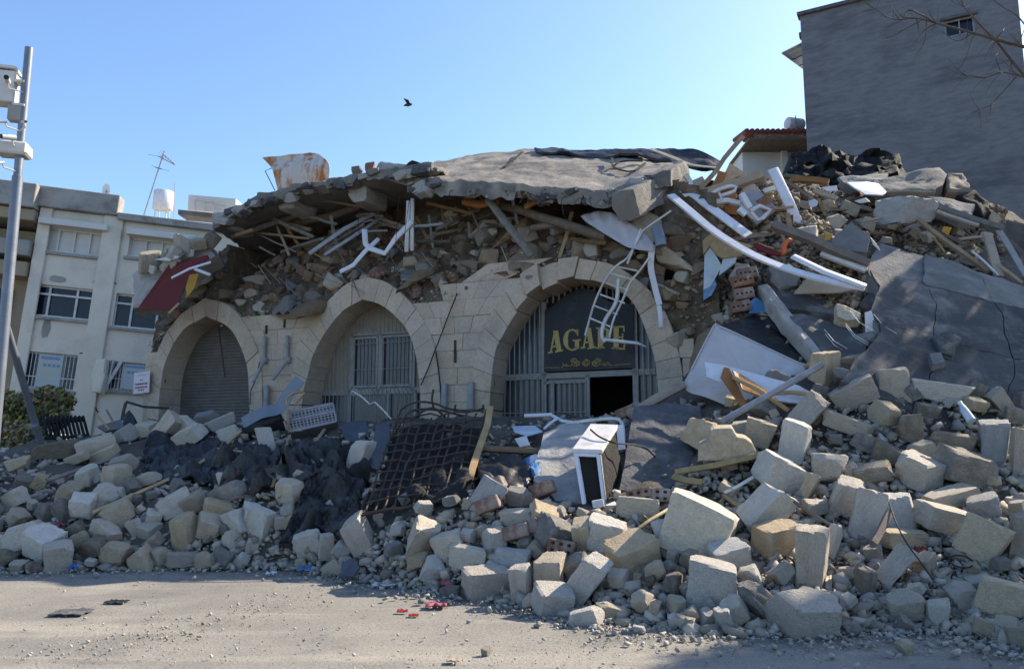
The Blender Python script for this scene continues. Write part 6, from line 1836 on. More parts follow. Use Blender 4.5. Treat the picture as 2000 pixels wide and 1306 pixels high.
# bent sheet metal flashing, yellowish frame
bar('sheet_flashing', [(474, 826), (510, 806), (545, 797), (562, 770), (586, 740)], 24, 'galv', 'bent bluish sheet metal strip rising between shutter arch and middle arch', 'metal strip', Y=[14.6, 14.5, 14.5, 14.5, 14.5], t=.012, sm=18)
slabpoly('brown_slab', [(470, 832, 14.6), (520, 812, 14.6), (548, 806, 14.6), (546, 818, 14.4), (500, 838, 14.3), (470, 842, 14.4)], .3, 'soot', 'dark brown broken slab under the bent sheet metal strip', amp=.06)
ch = thing('chair_wreck', P(562, 848, 14.2), 'wreck of a pale wooden chair standing left of the plastic crate', 'chair')
for pts, r_ in (([(562, 795), (560, 780), (568, 770), (585, 765), (596, 766), (588, 776), (578, 786)], .022), ([(564, 800), (563, 840)], .035), ([(563, 842), (590, 840)], .022), ([(578, 786), (588, 800)], .012), ([(578, 786), (572, 804)], .012), ([(560, 838), (555, 822)], .02)):
    MB().tube([Vector(v) for v in polyline([P(x, y, 14.0) for x, y in pts], 10)], r_, 6).build('chair_bar', 'wood_pale', ch, smooth=60)
bar('timber_plank', [(566, 850), (552, 895), (541, 918), (532, 950)], 6, 'wood_pale', 'thin pale slat slanting down below the chair wreck', 'slat', Y=[13.4, 12.5, 12.1, 11.6], t=.03)
bar('timber_plank', [(634, 838), (606, 878), (580, 900)], 6, 'wood_pale', 'pale slat slanting down from under the plastic crate', 'slat', Y=[13.7, 13.0, 12.6], t=.03)
bar('timber_plank', [(470, 843), (420, 885), (340, 932), (258, 968), (182, 1000)], 6, 'wood_pale', 'longest thin pole lying across the blocks of the left heap', 'pole', Y=[13.8, 13.2, 12.4, 11.9, 11.4], t=.04, wob=.02)
bar('timber_plank', [(70, 945), (140, 922), (232, 890)], 7, 'wood_grey', 'dark grey batten lying across the far left blocks', 'pole', Y=[12.7, 12.9, 13.4], t=.04)
bar('timber_plank', [(424, 876), (470, 882), (520, 892)], 5, 'wood_pale', 'yellowish rod on the widest black tarpaulin', 'rod', Y=[13.1, 13.0, 12.9], rnd=True)
bar('bent_rod', [(689, 764), (706, 774), (722, 789), (732, 785), (748, 800), (764, 818)], 3, 'whitem', 'thin bent pale rod with a small ring before the middle screen', 'rod', Y=[14.3, 14.2, 14.1, 14.1, 14.0, 13.9], rnd=True)
tag(MB().tube([P(692, 766, 14.3) + Vector((math.cos(t), 0, math.sin(t))) * .055 for t in [i * .45 for i in range(15)]], .018, 6).build('ring_hook', 'grey', smooth=60), 'small metal ring at the tip of the thin bent rod', 'ring')
board('blue_grey_sheet', [(664, 826), (715, 822), (720, 848), (700, 862), (676, 862)], [13.7, 13.8, 13.5, 13.3, 13.4], .03, 'glassb', 'dark blue grey curved sheet below the middle screen', 'sheet metal')
board('blue_grey_sheet', [(735, 830), (765, 824), (758, 880), (735, 930), (716, 925)], [13.2, 13.3, 12.6, 12.0, 12.0], .03, 'glassb', 'long dark blue grey sheet left of the rebar grid', 'sheet metal')
board('blue_grey_sheet', [(668, 1095), (694, 1088), (702, 1108), (690, 1124), (664, 1124)], [10.0, 10.1, 9.8, 9.7, 9.7], .03, 'glassb', 'flat slate grey sheet at the road edge below the tarpaulin tongue', 'sheet metal')
board('blue_grey_sheet', [(190, 832), (236, 818), (244, 834), (205, 842)], [16.0, 16.2, 15.8, 15.6], .04, 'glassb', 'blue grey sheet by the fence end under the paper notice', 'sheet metal')
board('black_scrap', [(240, 812), (252, 800), (262, 812), (264, 838), (240, 842)], [16.2, 16.3, 16.2, 15.9, 15.9], .2, 'black', 'black charred lump at the foot of the left pier', 'scrap')
bar('metal_rail', [(246, 784), (280, 794), (330, 797)], 4, 'rebar', 'thin black bar fixed low across the left pier', 'bar', Y=[16.6, 16.7, 16.9], t=.04)
bar('metal_rail', [(246, 786), (242, 800), (238, 820)], 5, 'rebar', 'short black upright under the thin black bar', 'bar', Y=[16.6, 16.5, 16.4], t=.04)
bar('timber_plank', [(190, 812), (214, 838)], 4, 'wood_pale', 'left of two crossed sticks by the fence end', 'stick', Y=[15.8, 15.6], t=.03)
bar('timber_plank', [(208, 800), (222, 826)], 4, 'wood_grey', 'right of two crossed sticks by the fence end', 'stick', Y=[15.8, 15.6], t=.03)
# white trims and yellow angle irons right of the middle
bar('white_profile', [(1024, 812), (1052, 811), (1078, 810)], 8, 'white', 'white tube end pointing left before the entrance door', 'tube', Y=[12.9, 12.9, 12.9], rnd=True)
bar('white_profile', [(1078, 811), (1098, 822), (1130, 826)], 6, 'white', 'white bent trim leading on from the white tube end', 'trim', Y=[12.8, 12.6, 12.5], t=.03)
bar('white_profile', [(1062, 838), (1078, 824), (1090, 816)], 5, 'white', 'short white trim crossing under the bent one', 'trim', Y=[12.5, 12.6, 12.6], t=.03)
bar('white_profile', [(1072, 846), (1110, 828), (1160, 820), (1205, 818), (1216, 832), (1218, 862)], 6, 'whitem', 'long white trim curving round behind the white appliance', 'trim', Y=[12.2, 12.2, 12.1, 12.0, 11.8, 11.4], t=.03, sm=16)
board('white_scrap', [(1000, 832), (1045, 830), (1060, 842), (1030, 850), (1004, 842)], [12.6, 12.6, 12.2, 12.1, 12.2], .02, 'paleblue', 'pale torn sheet heap left of the bent white trim', 'scrap')
board('white_scrap', [(1005, 856), (1028, 850), (1035, 868), (1015, 872)], [12.0, 12.0, 11.8, 11.8], .02, 'whitem', 'crumpled paper between the level brown plank and the white trims', 'scrap')
bar('angle_iron', [(1318, 922), (1400, 908), (1486, 888)], 11, 'yellow_metal', 'upper yellowish angle iron between the dark slab and the blocks', 'angle iron', Y=[10.0, 9.95, 9.85], t=.05)
bar('angle_iron', [(1314, 930), (1340, 938), (1372, 942)], 12, 'yellow_metal', 'short yellowish angle iron joined to the upper one', 'angle iron', Y=[9.95, 9.8, 9.7], t=.05)
bar('angle_iron', [(1232, 1042), (1270, 1015), (1316, 988)], 6, 'yellow_metal', 'yellowish iron rod slanting up beside the biggest block', 'angle iron', Y=[8.85, 9.1, 9.35], t=.04)
bar('angle_iron', [(1415, 962), (1440, 950), (1470, 932)], 6, 'whitem', 'pale metal bar meeting the yellowish iron among the right blocks', 'angle iron', Y=[9.5, 9.55, 9.65], t=.04)
bar('angle_iron', [(1412, 966), (1436, 984), (1462, 998)], 7, 'yellow_metal', 'yellowish iron running down right from the pale metal bar', 'angle iron', Y=[9.5, 9.3, 9.1], t=.04)
bar('bent_rod', [(1528, 962), (1570, 992), (1632, 1028)], 4, 'wood_grey', 'brown stick lying over the tall blocks of the right heap', 'stick', Y=[8.9, 8.7, 8.4], t=.03, wob=.02)
bar('timber_plank', [(1737, 998), (1722, 1024), (1700, 1060)], 12, 'wood', 'splintered brown post stub between the right heap blocks', 'stick', Y=[8.35, 8.2, 8.05], wob=.03, t=.07)
fw = [Vector(v) for v in polyline([P(1736, 980, 8.4), P(1748, 1015, 8.2), P(1768, 1055, 7.9), P(1800, 1100, 7.6), P(1822, 1130, 7.4)], 20)]
tag(MB().tube(fw, .007, 5).build('thin_wire', 'rope', smooth=60), 'thin dark wire trailing down over the right heap', 'wire')
fw = [hit(1868, 1120) + Vector((math.cos(t) * .11, math.sin(t) * .06 - .1, .13 + .05 * math.sin(t))) for t in [i * .4 for i in range(15)]]
tag(MB().tube(fw, .009, 5).build('wire_loop', 'rope', smooth=60), 'small black wire loop lying on the fine rubble at the right', 'wire')
# blue plastic bottle, litter
c = P(1888, 806, 10.0)
bt_ = thing('plastic_bottle', c, 'bright blue plastic tube stuck between blocks below the paving slab', 'bottle')
MB().tube([P(1876, 788, 10.1), P(1880, 794, 10.05), P(1884, 802, 10.0), P(1898, 822, 9.9)], [.02, .035, .05, .055], 10).build('bottle_body', 'paleblue', bt_, smooth=50)
MB().tube([P(1874, 785, 10.12), P(1877, 789, 10.1)], .03, 10).build('cap_piece', 'white', bt_)
def litter(name, x, y, wpx, hpx, m, label, cat='litter', flat=True, seed=1):
    p = hit(x, y); k = mpp(p.y)
    rows = []
    for j in range(7):
        rows.append([p + Vector(((i / 8 - .5) * wpx * k, (j / 6 - .5) * wpx * k * .8, .012 + max(0, nz((i * .5, j * .6, seed), 1, seed)) * hpx * k * .9)) + Vector((nz((i, j, seed), 1), nz((j, i, seed), 1), 0)) * wpx * k * .12 for i in range(9)])
    return tag(MB().grid(rows, (0, 0, -.01)).build(name, m, smooth=50), label, cat)
litter('litter_sheet', 140, 1196, 62, 8, 'conc_dark', 'dark crumpled sheet lying on the road at the left', seed=2)
litter('litter_sheet', 228, 1176, 36, 6, 'black', 'black scrap on the road above the dark crumpled sheet', seed=4)
litter('pink_cloth', 852, 1182, 38, 12, 'pink', 'pink and white rag on the road beside the pale flat block', 'rag', seed=5)
litter('red_scrap', 786, 1194, 20, 6, 'redbright', 'red torn packaging on the road left of the pink rag', seed=6)
litter('red_scrap', 808, 1202, 18, 4, 'redbright', 'flat bright red scrap just right of the torn packaging', seed=7)
litter('pink_cloth', 872, 1140, 22, 14, 'pink', 'pink rag caught at the left end of the pale flat block', 'rag', seed=8)
litter('pink_cloth', 115, 1026, 20, 18, 'pink', 'pink rag between the blocks of the far left heap', 'rag', seed=9)
litter('red_scrap', 1799, 1075, 20, 14, 'redbright', 'bright red scrap among the rubble of the right heap', seed=11)
litter('blue_scrap', 144, 1109, 14, 12, 'bluelit', 'bright blue plastic bit at the heap foot on the left', seed=12)
litter('blue_scrap', 600, 1112, 34, 12, 'blue', 'crumpled blue plastic at the heap foot in the middle', seed=13)
litter('paper_scrap', 530, 1120, 18, 10, 'white', 'white paper scrap at the heap foot left of the blue plastic', seed=15)
litter('paper_scrap', 752, 1141, 44, 6, 'white', 'white flat flakes at the heap foot near the middle', seed=16)
litter('brown_rag', 885, 1290, 24, 8, 'wood_pale', 'small brown leaf litter at the bottom edge of the road', seed=17)

for k, (x, y) in enumerate([(1700, 500), (1712, 545), (1704, 590), (1716, 632), (1694, 668), (1668, 704), (1650, 738)]):
    s_ = random.uniform(.22, .42)
    tag(place(random.choice(GMS), 'slab_chunk', lift(x, y, .12), (s_ * 1.3, s_, s_ * .6), (random.uniform(-.5, .5), random.uniform(-.5, .5), random.uniform(0, 6)), random.choice(['conc', 'conc_pale', 'conc_dark'])),
        ['topmost', 'second', 'third', 'fourth', 'fifth', 'sixth', 'lowest'][k] + ' of the broken chunks down the left edge of the big paving slab', 'concrete chunk', 'chunks along the paving slab edge')

# ------------------------------------------------------------------ the blocks of the heap: x, y, width, height, roll, shape, material, what sets it apart
# shapes: a squared block, b broken lump, s flat slab
# (table is measured on the photograph at its full size)
BLOCKS = """
113,1088,60,66,6,a,lime,large upright rough block at the road edge, in front of the far left heap
50,1048,72,60,18,b,lime,big angular block leaning on its neighbour at the far left heap
84,1060,64,62,-20,b,lime_pale,split triangular block behind the large upright road edge block at left
37,1106,36,26,8,b,lime,low block at the road edge, leftmost but one of the far left heap
67,1108,32,22,-5,b,lime,little block tucked left of the large upright road edge block
9,1088,36,32,10,b,lime,block cut by the picture edge at the foot of the far left heap
10,1058,34,30,-8,b,lime_pale,pale block above the one at the far left road edge
276,1093,50,46,25,b,lime,pyramid shaped grey block at the road edge of the left heap
228,1079,58,46,-12,b,lime,dark sided block left of the pyramid shaped one
181,1069,58,40,28,a,lime,tilted block between the upright road edge block and the pyramid shaped one
207,1040,66,42,-28,a,lime_tan,long tan block tipped down to the right on the left heap
234,1004,62,54,34,b,lime,large block tipped up to the right above the long tan one
162,988,54,50,-8,b,lime_pale,roundish pale block touched by the tip of the longest thin pole
124,996,36,50,30,b,lime,slim block leaning against the roundish pale one from the left
206,966,46,44,10,b,lime,round block below the longest thin pole, upper left heap
136,960,50,40,35,b,lime,pair forming block left of the round one under the pole
31,972,52,36,22,a,lime,tilted block at the far left edge halfway up the heap
172,928,52,36,6,b,lime_pale,pale capped block under the dark grey batten
187,873,76,40,14,a,lime_tan,long tan block highest at the far left, beside the charred lump
245,849,38,36,20,b,lime,rounded block at the heap top before the left pier
286,840,40,30,8,b,lime_pale,white topped block at the heap top under the shutter arch
325,836,36,66,-42,a,lime_tan,longest leaning tan block before the roller shutter
362,833,46,36,-36,a,lime_pale,pale tilted block right of the longest leaning one before the shutter
404,818,46,32,8,b,conc,grey lump against the foot of the roller shutter
433,824,58,24,26,a,lime,flat block tipped up right at the foot of the shutter
445,846,44,26,16,s,lime_pale,white flat stone above the black bunched tarpaulin
371,851,58,42,28,a,lime_pale,pale wedge block on top of the black bunched tarpaulin
227,930,50,48,-10,a,lime_tan,brownish square block left of the black bunched tarpaulin
343,984,68,46,28,a,lime_tan,tan ended block tipped up right below the bunched tarpaulin
378,981,52,42,20,a,lime,grey flat topped block right of the tan ended one
429,994,66,34,-16,a,lime_tan,tan block tipped down right below the widest tarpaulin
361,1040,48,76,4,a,lime_tan,tall upright squared block in the middle of the left heap
410,1026,56,50,-20,b,lime_tan,split faced block right of the tall upright squared one
360,1091,66,26,-3,a,lime,long low block lying under the tall upright squared one
312,1086,30,36,12,b,lime,small pointed block left of the long low one
401,1092,36,28,-14,b,lime,small dark block right of the long low one
291,1036,42,32,-6,b,lime,dull block left of the tall upright squared one
300,1058,44,28,32,a,lime,slim block tipped against the foot of the tall upright squared one
300,1013,36,36,-6,a,lime_pale,flat faced small block above the dull one on the left heap
463,1021,40,56,30,b,lime_pale,pale leaning block right of the split faced one
453,1052,32,38,4,b,lime,small faceted block under the pale leaning one
490,1004,42,42,-10,a,lime_pale,pale squared block behind the tall tipped one, below the tarpaulin
509,1026,50,76,-22,a,lime_pale,tall tipped pale block left of the black tarpaulin tongue
444,962,72,40,22,a,lime,long grey block tipped up right against the widest tarpaulin
242,908,54,40,12,b,lime,jagged block left of the bunched tarpaulin, above the brownish square one
150,895,62,22,16,a,lime,thin long block below the long tan one at upper left
205,886,60,26,22,a,lime,grey block lying under the long tan one at upper left
144,1036,46,30,28,a,lime,flat block tipped up right between the split triangular and the long tan one
159,1054,36,36,30,b,lime,dark block right of the flat tipped one at left
266,1030,30,40,24,b,lime,slim dark block right of the long tan tipped one
113,877,104,36,6,b,wood_grey,charred brown lump lying beside the foot of the leaning pipe
34,905,44,24,10,b,lime,flat grey block at the far left, highest by the shrub
606,1068,58,62,14,s,lime_pale,pale flat slab leaning at the road edge below the tarpaulin tongue
637,1064,34,50,4,a,lime,upright block right of the pale flat leaning slab
702,1046,56,78,24,a,lime_tan,large tan block leaning left under the bottom left corner of the rebar grid
670,1074,40,36,-30,b,lime,dark diamond shaped block left of the large tan leaning one
567,959,56,48,-6,b,lime_tan,rounded tan block half wrapped by the tarpaulin tongue
704,885,42,60,-32,b,lime_pale,smooth pale column fragment standing left of the rebar grid
519,859,32,52,14,s,lime_pale,white thin plaque fragment standing in the widest tarpaulin
648,1110,44,28,30,s,lime_pale,white wedge shaped flake at the road edge in the middle
828,1047,66,78,-20,b,lime,large dark greenish block below the bottom bar of the rebar grid
877,1062,66,50,18,a,lime_pale,pale cube block right of the large dark greenish one
815,1090,42,36,-6,b,lime,round faced block at the road edge below the rebar grid
844,1110,42,42,-24,b,lime_pale,pointed pale block at the road edge left of the pale flat block
950,972,56,80,-34,s,conc_pale,mortared chunk of brickwork leaning right of the rebar grid foot
1014,972,52,36,-16,b,conc,grey block right of the mortared brickwork chunk
1011,1008,72,30,4,a,lime,long pale block below the mortared brickwork chunk
1062,1008,62,50,-24,b,lime_tan,tan block left of the small white appliance foot
1085,1040,70,62,-12,b,lime,dusty block with a dark brown underside below the appliance
911,1090,74,46,-12,s,lime_pale,flat pale slab stone above the long smooth front block
950,1137,98,62,0,a,lime_tan,long smooth front block lying at the road edge, middle of the heap
1019,1137,46,74,3,a,lime_tan,upright block touching the right end of the long smooth front one
966,1052,46,44,-6,b,lime,rounded grey block above the flat pale slab stone
1001,1087,78,34,-8,b,conc_pale,wide concrete piece behind the upright front block
1076,1117,68,68,-4,a,lime_tan,tall cornered block behind the front corner block with one sunlit edge
1081,1171,84,64,-6,a,lime_tan,foremost corner block at the road edge left of centre pile
1139,1046,44,68,2,a,lime_tan,tan upright block below the white appliance
1184,1044,80,66,-16,a,lime_pale,pale block tipped right beside the tan upright one
1231,1082,104,74,16,a,lime_tan,huge squared block with a warm underside in the middle of the right heap
1145,1130,58,102,-42,a,lime,long block leaning left under the huge squared one
1128,1104,56,40,26,a,lime,grey slab like block behind the long leaning one
1247,992,80,44,-4,s,lime_pale,pale double lintel stone with a groove right of the appliance
1363,1030,146,122,-22,a,lime_pale,biggest pale block of all, tipped to the right
1305,1048,52,72,16,a,lime_pale,pale block wedged against the left of the biggest one
1421,1083,76,50,10,a,lime_pale,sunlit edged block below the biggest one
1392,1140,106,90,-10,a,lime,broad block with a lit right edge, second row from the road
1315,1140,40,46,4,b,lime,small squared block left of the broad lit one
1280,1114,46,36,32,b,lime_tan,small tan stone tipped under the huge squared block
1478,1172,52,84,38,b,lime,long dark block leaning left beside the tall twin block
1350,1097,36,46,6,b,lime,narrow block under the biggest pale one
1466,1126,44,50,20,b,lime_tan,brownish broken block above the long dark leaning one
1366,842,66,52,-24,b,lime_tan,brown faced block beside the top of the dark scratched slab
1482,846,62,62,-16,a,lime,dull squared block left of the tall lit one on the right heap
1450,834,38,28,8,b,lime_pale,small sunlit tan tip behind the moulded cornice stone
1525,924,112,70,-20,a,lime_pale,bright sunlit squared block in the centre of the right heap
1552,863,64,92,-16,a,lime_pale,tall block with sunlit side above the bright squared one
1570,812,52,108,-44,a,lime,long grey block leaning up right under the split board end
1668,769,92,52,26,a,lime,long squared block tipped up right at the heap top by the tan drum stone
1741,744,66,56,-4,b,lime,rounded squared block highest on the right heap
1832,764,112,44,-10,a,lime,long smooth block lying highest below the paving slab
1654,830,94,38,-26,a,lime,long block tipped down right below the long squared one
1728,810,52,56,-12,b,lime,faceted lump in the hollow under the highest rounded block
1778,833,60,54,-14,b,lime,dark footed block right of the faceted lump
1813,801,50,30,-4,b,lime,small pale lump under the long smooth highest block
1860,862,84,40,-6,b,lime,smooth rounded block left of the brick lump
1885,914,112,74,-16,a,lime,big smooth block under the brick lump at the right
1942,864,66,92,-8,a,conc_pale,plastered lump of red brickwork standing at the right edge
1994,890,40,112,-4,a,lime,tall pale block cut by the picture edge at right
1794,920,86,74,10,b,lime,rough rounded block with a lit top left of the big smooth one
1802,876,50,30,8,b,lime,small block above the rough rounded one
1702,924,78,40,8,b,lime,broken topped block in the centre of the right heap
1731,885,60,40,-24,b,lime,lit fragment pile block above the broken topped one
1615,910,68,60,-16,b,lime,grey smooth lump right of the bright sunlit one
1580,949,30,56,-36,a,lime_tan,slim tan block at the right end of the bright sunlit one
1494,996,76,104,-36,a,lime_pale,large warm block tipped left in front of the bright sunlit one
1593,988,58,30,-2,b,lime_tan,small bowl shaped stone between the warm block and the tan one
1650,969,56,76,-26,a,lime_tan,tan block leaning left of the tall cracked one
1694,1004,72,104,-14,a,lime_tan,tall cracked tan block beside the splintered post stub
1757,1000,58,80,6,b,lime_pale,sunlit rough block right of the splintered post stub
1857,972,146,42,10,a,lime,longest flat block across the right heap
1921,988,66,44,22,b,lime,smooth block at the right end of the longest flat one
1841,1012,110,58,-14,a,lime,broad block with a dark underside below the longest flat one
1916,1052,96,92,-28,a,lime,large smooth block leaning at the right side of the heap
1955,784,38,56,40,a,lime,block leaning left at the foot of the paving slab
1981,812,42,36,-14,b,lime,angular block at the right edge under the leaning one
1905,790,46,30,-6,a,lime_tan,tan flat block behind the bright blue tube
1996,780,30,32,0,b,lime,little block at the right picture edge under the paving slab
1609,718,54,72,8,a,lime_tan,tall rounded tan drum stone right of the mattress
1513,1050,88,66,10,a,lime_tan,two lobed tan block behind the tall twin block
1584,1090,72,136,-3,a,lime_tan,tall upright twin block with a bright sunlit right edge
1626,1056,26,70,-12,a,lime_pale,narrow sunlit slab standing behind the tall twin block
1577,1202,132,92,-2,b,lime,biggest rounded boulder at the road edge, under the tall twin block
1437,1190,46,52,30,b,lime_pale,sunlit egg shaped stone left of the biggest rounded boulder
1411,1206,32,44,22,b,lime,small pointed stone left of the sunlit egg shaped one
1767,1052,104,38,-4,a,lime,low grey block under the sunlit rough one
1748,1103,48,92,-42,a,lime,long block tipped up right with one tan lit face, right heap foot
1689,1130,38,52,4,a,lime,small upright squared block right of the tall twin block
1705,1077,40,28,18,b,lime,small grey stone above the small upright squared block
1767,1180,66,46,8,b,lime,rounded rubble stone low on the right heap
1829,1193,44,50,-4,b,lime_pale,pale triangular stone at the right heap foot
1954,1164,92,70,-8,b,lime,large round dull boulder low at the right edge
1879,1158,58,46,6,b,lime,squat dull boulder left of the large round dull one
1912,1139,46,30,14,b,lime,small dull stone above the squat dull boulder
1963,1217,36,32,-10,s,lime_pale,white chip stone at the right heap foot
1990,1050,40,96,-12,a,lime,tall block cut by the right picture edge beside the large smooth one
1767,1260,36,26,2,b,lime,single stone lying alone on the road at the right
1988,1240,44,34,-6,b,lime,stone at the bottom right corner of the heap foot
1142,1207,66,38,12,b,lime_tan,wedge stone lying before the foremost corner block
880,1156,42,24,8,b,lime,small grey stone left of the long smooth front block
1192,1190,56,24,-16,b,lime,thin stone under the long leaning block
1322,1180,38,38,-8,b,lime,grey round stone below the broad lit block
1322,1211,36,22,6,b,lime_pale,small flat pale stone at the heap foot below the grey round one
1248,1230,24,20,-8,b,lime_pale,white pebble sized stone at the foot of the middle heap
949,1271,18,15,0,b,lime,lone fist sized stone on the foreground road
585,930,26,22,-20,b,lime_tan,small tan stone lying on the widest tarpaulin
1255,1175,40,34,20,b,lime,stone in the gap under the huge squared block
1205,1130,44,40,-8,b,lime_tan,lump hidden below the huge squared block
1600,640,40,22,10,b,conc_pale,concrete bit on the cracked tiled slab
1395,592,32,18,-8,b,lime,upper of two small blocks under the blue dado
1390,608,34,24,4,a,lime,lower of two small blocks under the blue dado
1404,622,26,22,16,b,lime,third little stone below the two by the blue dado
1330,432,22,20,12,b,lime,left of two grey stones above the tin cylinder
1346,448,22,20,-12,b,lime,right of two grey stones above the tin cylinder
770,1072,40,30,12,b,conc,dull grey stone between the large tan block and the dark greenish one
1660,1225,44,26,-6,b,lime,low stone right of the biggest rounded boulder
"""
def put_block(x, y, w, h, roll, shape, m, name, label, group=None, tow=0.0, yaw=None, tilt=None):
    p = hit(x, min(y + h * .36, 1300))
    Y = p.y + h * mpp(p.y) * .22 - tow
    c = P(x, y, Y)
    k = mpp(Y)
    W, H = w * k, h * k
    yaw = R(random.uniform(10, 32) * random.choice([-1, -1, 1])) if yaw is None else R(yaw)
    tilt = R(random.uniform(-22, -6)) if tilt is None else R(tilt)
    dr = {'a': .85, 'b': .9, 's': .3}[shape] * random.uniform(.85, 1.1)
    D = max(min(W, H) * dr, .04)
    if shape == 's': D = min(W, H) * .28
    ca, sa = abs(math.cos(yaw)), abs(math.sin(yaw))
    W2 = max((W - D * sa * .8) / ca, W * .62)
    H2 = max((H - D * abs(math.sin(tilt)) * .8) / math.cos(tilt), H * .62)
    rot = Matrix.Rotation(R(-roll), 3, 'Y') @ Matrix.Rotation(yaw, 3, 'Z') @ Matrix.Rotation(-tilt, 3, 'X')
    ob = place(random.choice(BMS if shape in 'as' else GMS), name, c, (W2 * .94, D, H2 * .94), rot, m)
    if m == 'lime' and random.random() < .28: ob.material_slots[0].material = M['lime_dirty']
    return tag(ob, label, 'stone block' if shape == 'a' else 'stone', group)
used = []
for ln in BLOCKS.strip().splitlines():
    f = ln.split(',', 7)
    x, y, w, h, roll = map(float, f[:5])
    nm = {'a': 'stone_block', 'b': 'broken_stone', 's': 'stone_slab'}[f[5]]
    put_block(x, y, w, h, roll, f[5], f[6], nm, f[7].strip())
    used.append((x, y, w, h))
# stepped cornice stone
cs = thing('cornice_stone', P(1421, 895, 9.9), 'tan moulded cornice stone with a stepped profile beside the angle irons', 'stone')
pr = [(1363, 900), (1364, 872), (1384, 862), (1387, 842), (1396, 837), (1430, 836), (1436, 846), (1440, 854), (1456, 856), (1470, 866), (1480, 886), (1479, 894), (1420, 900)]
MB().prism([P(x, y, 10.05 - (x - 1363) * .0012) for x, y in pr], (.10, .42, .06)).build('moulding', 'lime_tan', cs, bevel=.012)
# smaller single stones between them
LANDS = [(113, 1088, 'the large upright road edge block at far left'), (207, 1040, 'the long tan block tipped down right'), (162, 988, 'the roundish pale block by the longest thin pole'), (187, 873, 'the long tan block at the heap top far left'),
         (325, 836, 'the longest leaning tan block before the shutter'), (361, 1040, 'the tall upright block of the left heap'), (355, 895, 'the bunched black tarpaulin'), (509, 1026, 'the tall tipped pale block'), (550, 905, 'the widest black tarpaulin'),
         (610, 850, 'the plastic crate'), (640, 980, 'the tarpaulin tongue'), (606, 1068, 'the pale flat leaning slab'), (702, 1046, 'the large tan leaning block'), (830, 1000, 'the bottom bar of the rebar grid'), (828, 1047, 'the dark greenish block'),
         (950, 972, 'the mortared brickwork chunk'), (950, 1137, 'the long smooth front block'), (1081, 1171, 'the foremost corner block'), (1231, 1082, 'the huge squared block'), (1247, 992, 'the grooved lintel stone'), (1363, 1030, 'the biggest pale block'),
         (1392, 1140, 'the broad block with a lit edge'), (1421, 869, 'the moulded cornice stone'), (1525, 924, 'the bright sunlit squared block'), (1577, 1202, 'the biggest rounded boulder'), (1584, 1090, 'the tall upright twin block'), (1668, 769, 'the squared block by the drum stone'),
         (1728, 809, 'the faceted lump under the highest rounded block'), (1794, 920, 'the rough rounded block with a lit top'), (1885, 914, 'the big smooth block under the brick lump'), (1694, 1004, 'the tall cracked tan block'), (1857, 972, 'the longest flat block'),
         (1916, 1052, 'the large smooth leaning block at right'), (1767, 1180, 'the rounded rubble stone low on the right heap'), (1954, 1164, 'the large round dull boulder'), (1772, 415, 'the large grey boulder of the high heap'), (1660, 460, 'the grey cabinet box'),
         (1540, 390, 'the steep white profile'), (1600, 478, 'the long brown beam'), (1860, 440, 'the orange lit lath'), (1385, 570, 'the blue dado'), (1390, 460, 'the longest white profile'), (1305, 525, 'the dark hole in the wall')]
def stone_label(x, y, s_, m_, noun='stone'):
    l = min(LANDS, key=lambda q: (q[0] - x) ** 2 + (q[1] - y) ** 2 * 1.4)
    dx, dy = x - l[0], y - l[1]
    rel = ('right of' if dx > 0 else 'left of') if abs(dx) > abs(dy) else ('below' if dy > 0 else 'above')
    col = {'lime': 'grey beige', 'lime_pale': 'pale', 'lime_tan': 'tan', 'conc': 'dull grey'}[m_]
    return f"{'tiny' if s_ < 19 else 'small' if s_ < 27 else 'smallish'} {col} {noun} {rel} {l[2]}"
ZONES = [((-60, 500, 930, 1100), 'small grey stone among the blocks before the roller shutter arch', 'small stones of the left heap', (14, 34)),
         ((500, 900, 960, 1130), 'small stone in the rubble around the rebar grid and tarpaulin', 'small stones of the middle heap', (12, 30)),
         ((900, 1420, 980, 1215), 'small limestone among the big pale blocks below the white appliance', 'small stones of the centre heap', (14, 34)),
         ((1420, 2060, 740, 1230), 'small limestone among the big blocks below the paving slab', 'small stones of the right heap', (14, 36)),
         ((1560, 1960, 395, 480), 'rough grey stone on the high heap under the side wall', 'stones of the high heap', (16, 38)),
         ((1335, 1470, 440, 660), 'grey stone in the torn wall end beside the blue dado', 'stones of the wall end', (12, 28))]
quota = [34, 22, 30, 36, 20, 12]
for (bx, lb, gp, sr), q in zip(ZONES, quota):
    n = t_ = 0
    while n < q and t_ < 3000:
        t_ += 1
        x, y = random.uniform(bx[0], bx[1]), random.uniform(bx[2], bx[3])
        p = hit(x, y)
        if p.z < .03: continue
        s_ = random.uniform(*sr)
        if any(abs(x - u) < (w + s_) * .36 and abs(y - v) < (h + s_) * .36 for u, v, w, h in used): continue
        m_ = random.choice(['lime', 'lime', 'lime', 'lime_pale', 'lime_tan', 'conc'])
        put_block(x, y, s_ * random.uniform(1, 1.4), s_, random.uniform(-40, 40), 'b' if random.random() < .7 else 'a', m_, 'small_stone', stone_label(x, y, s_, m_), gp)
        used.append((x, y, s_ * 1.2, s_)); n += 1

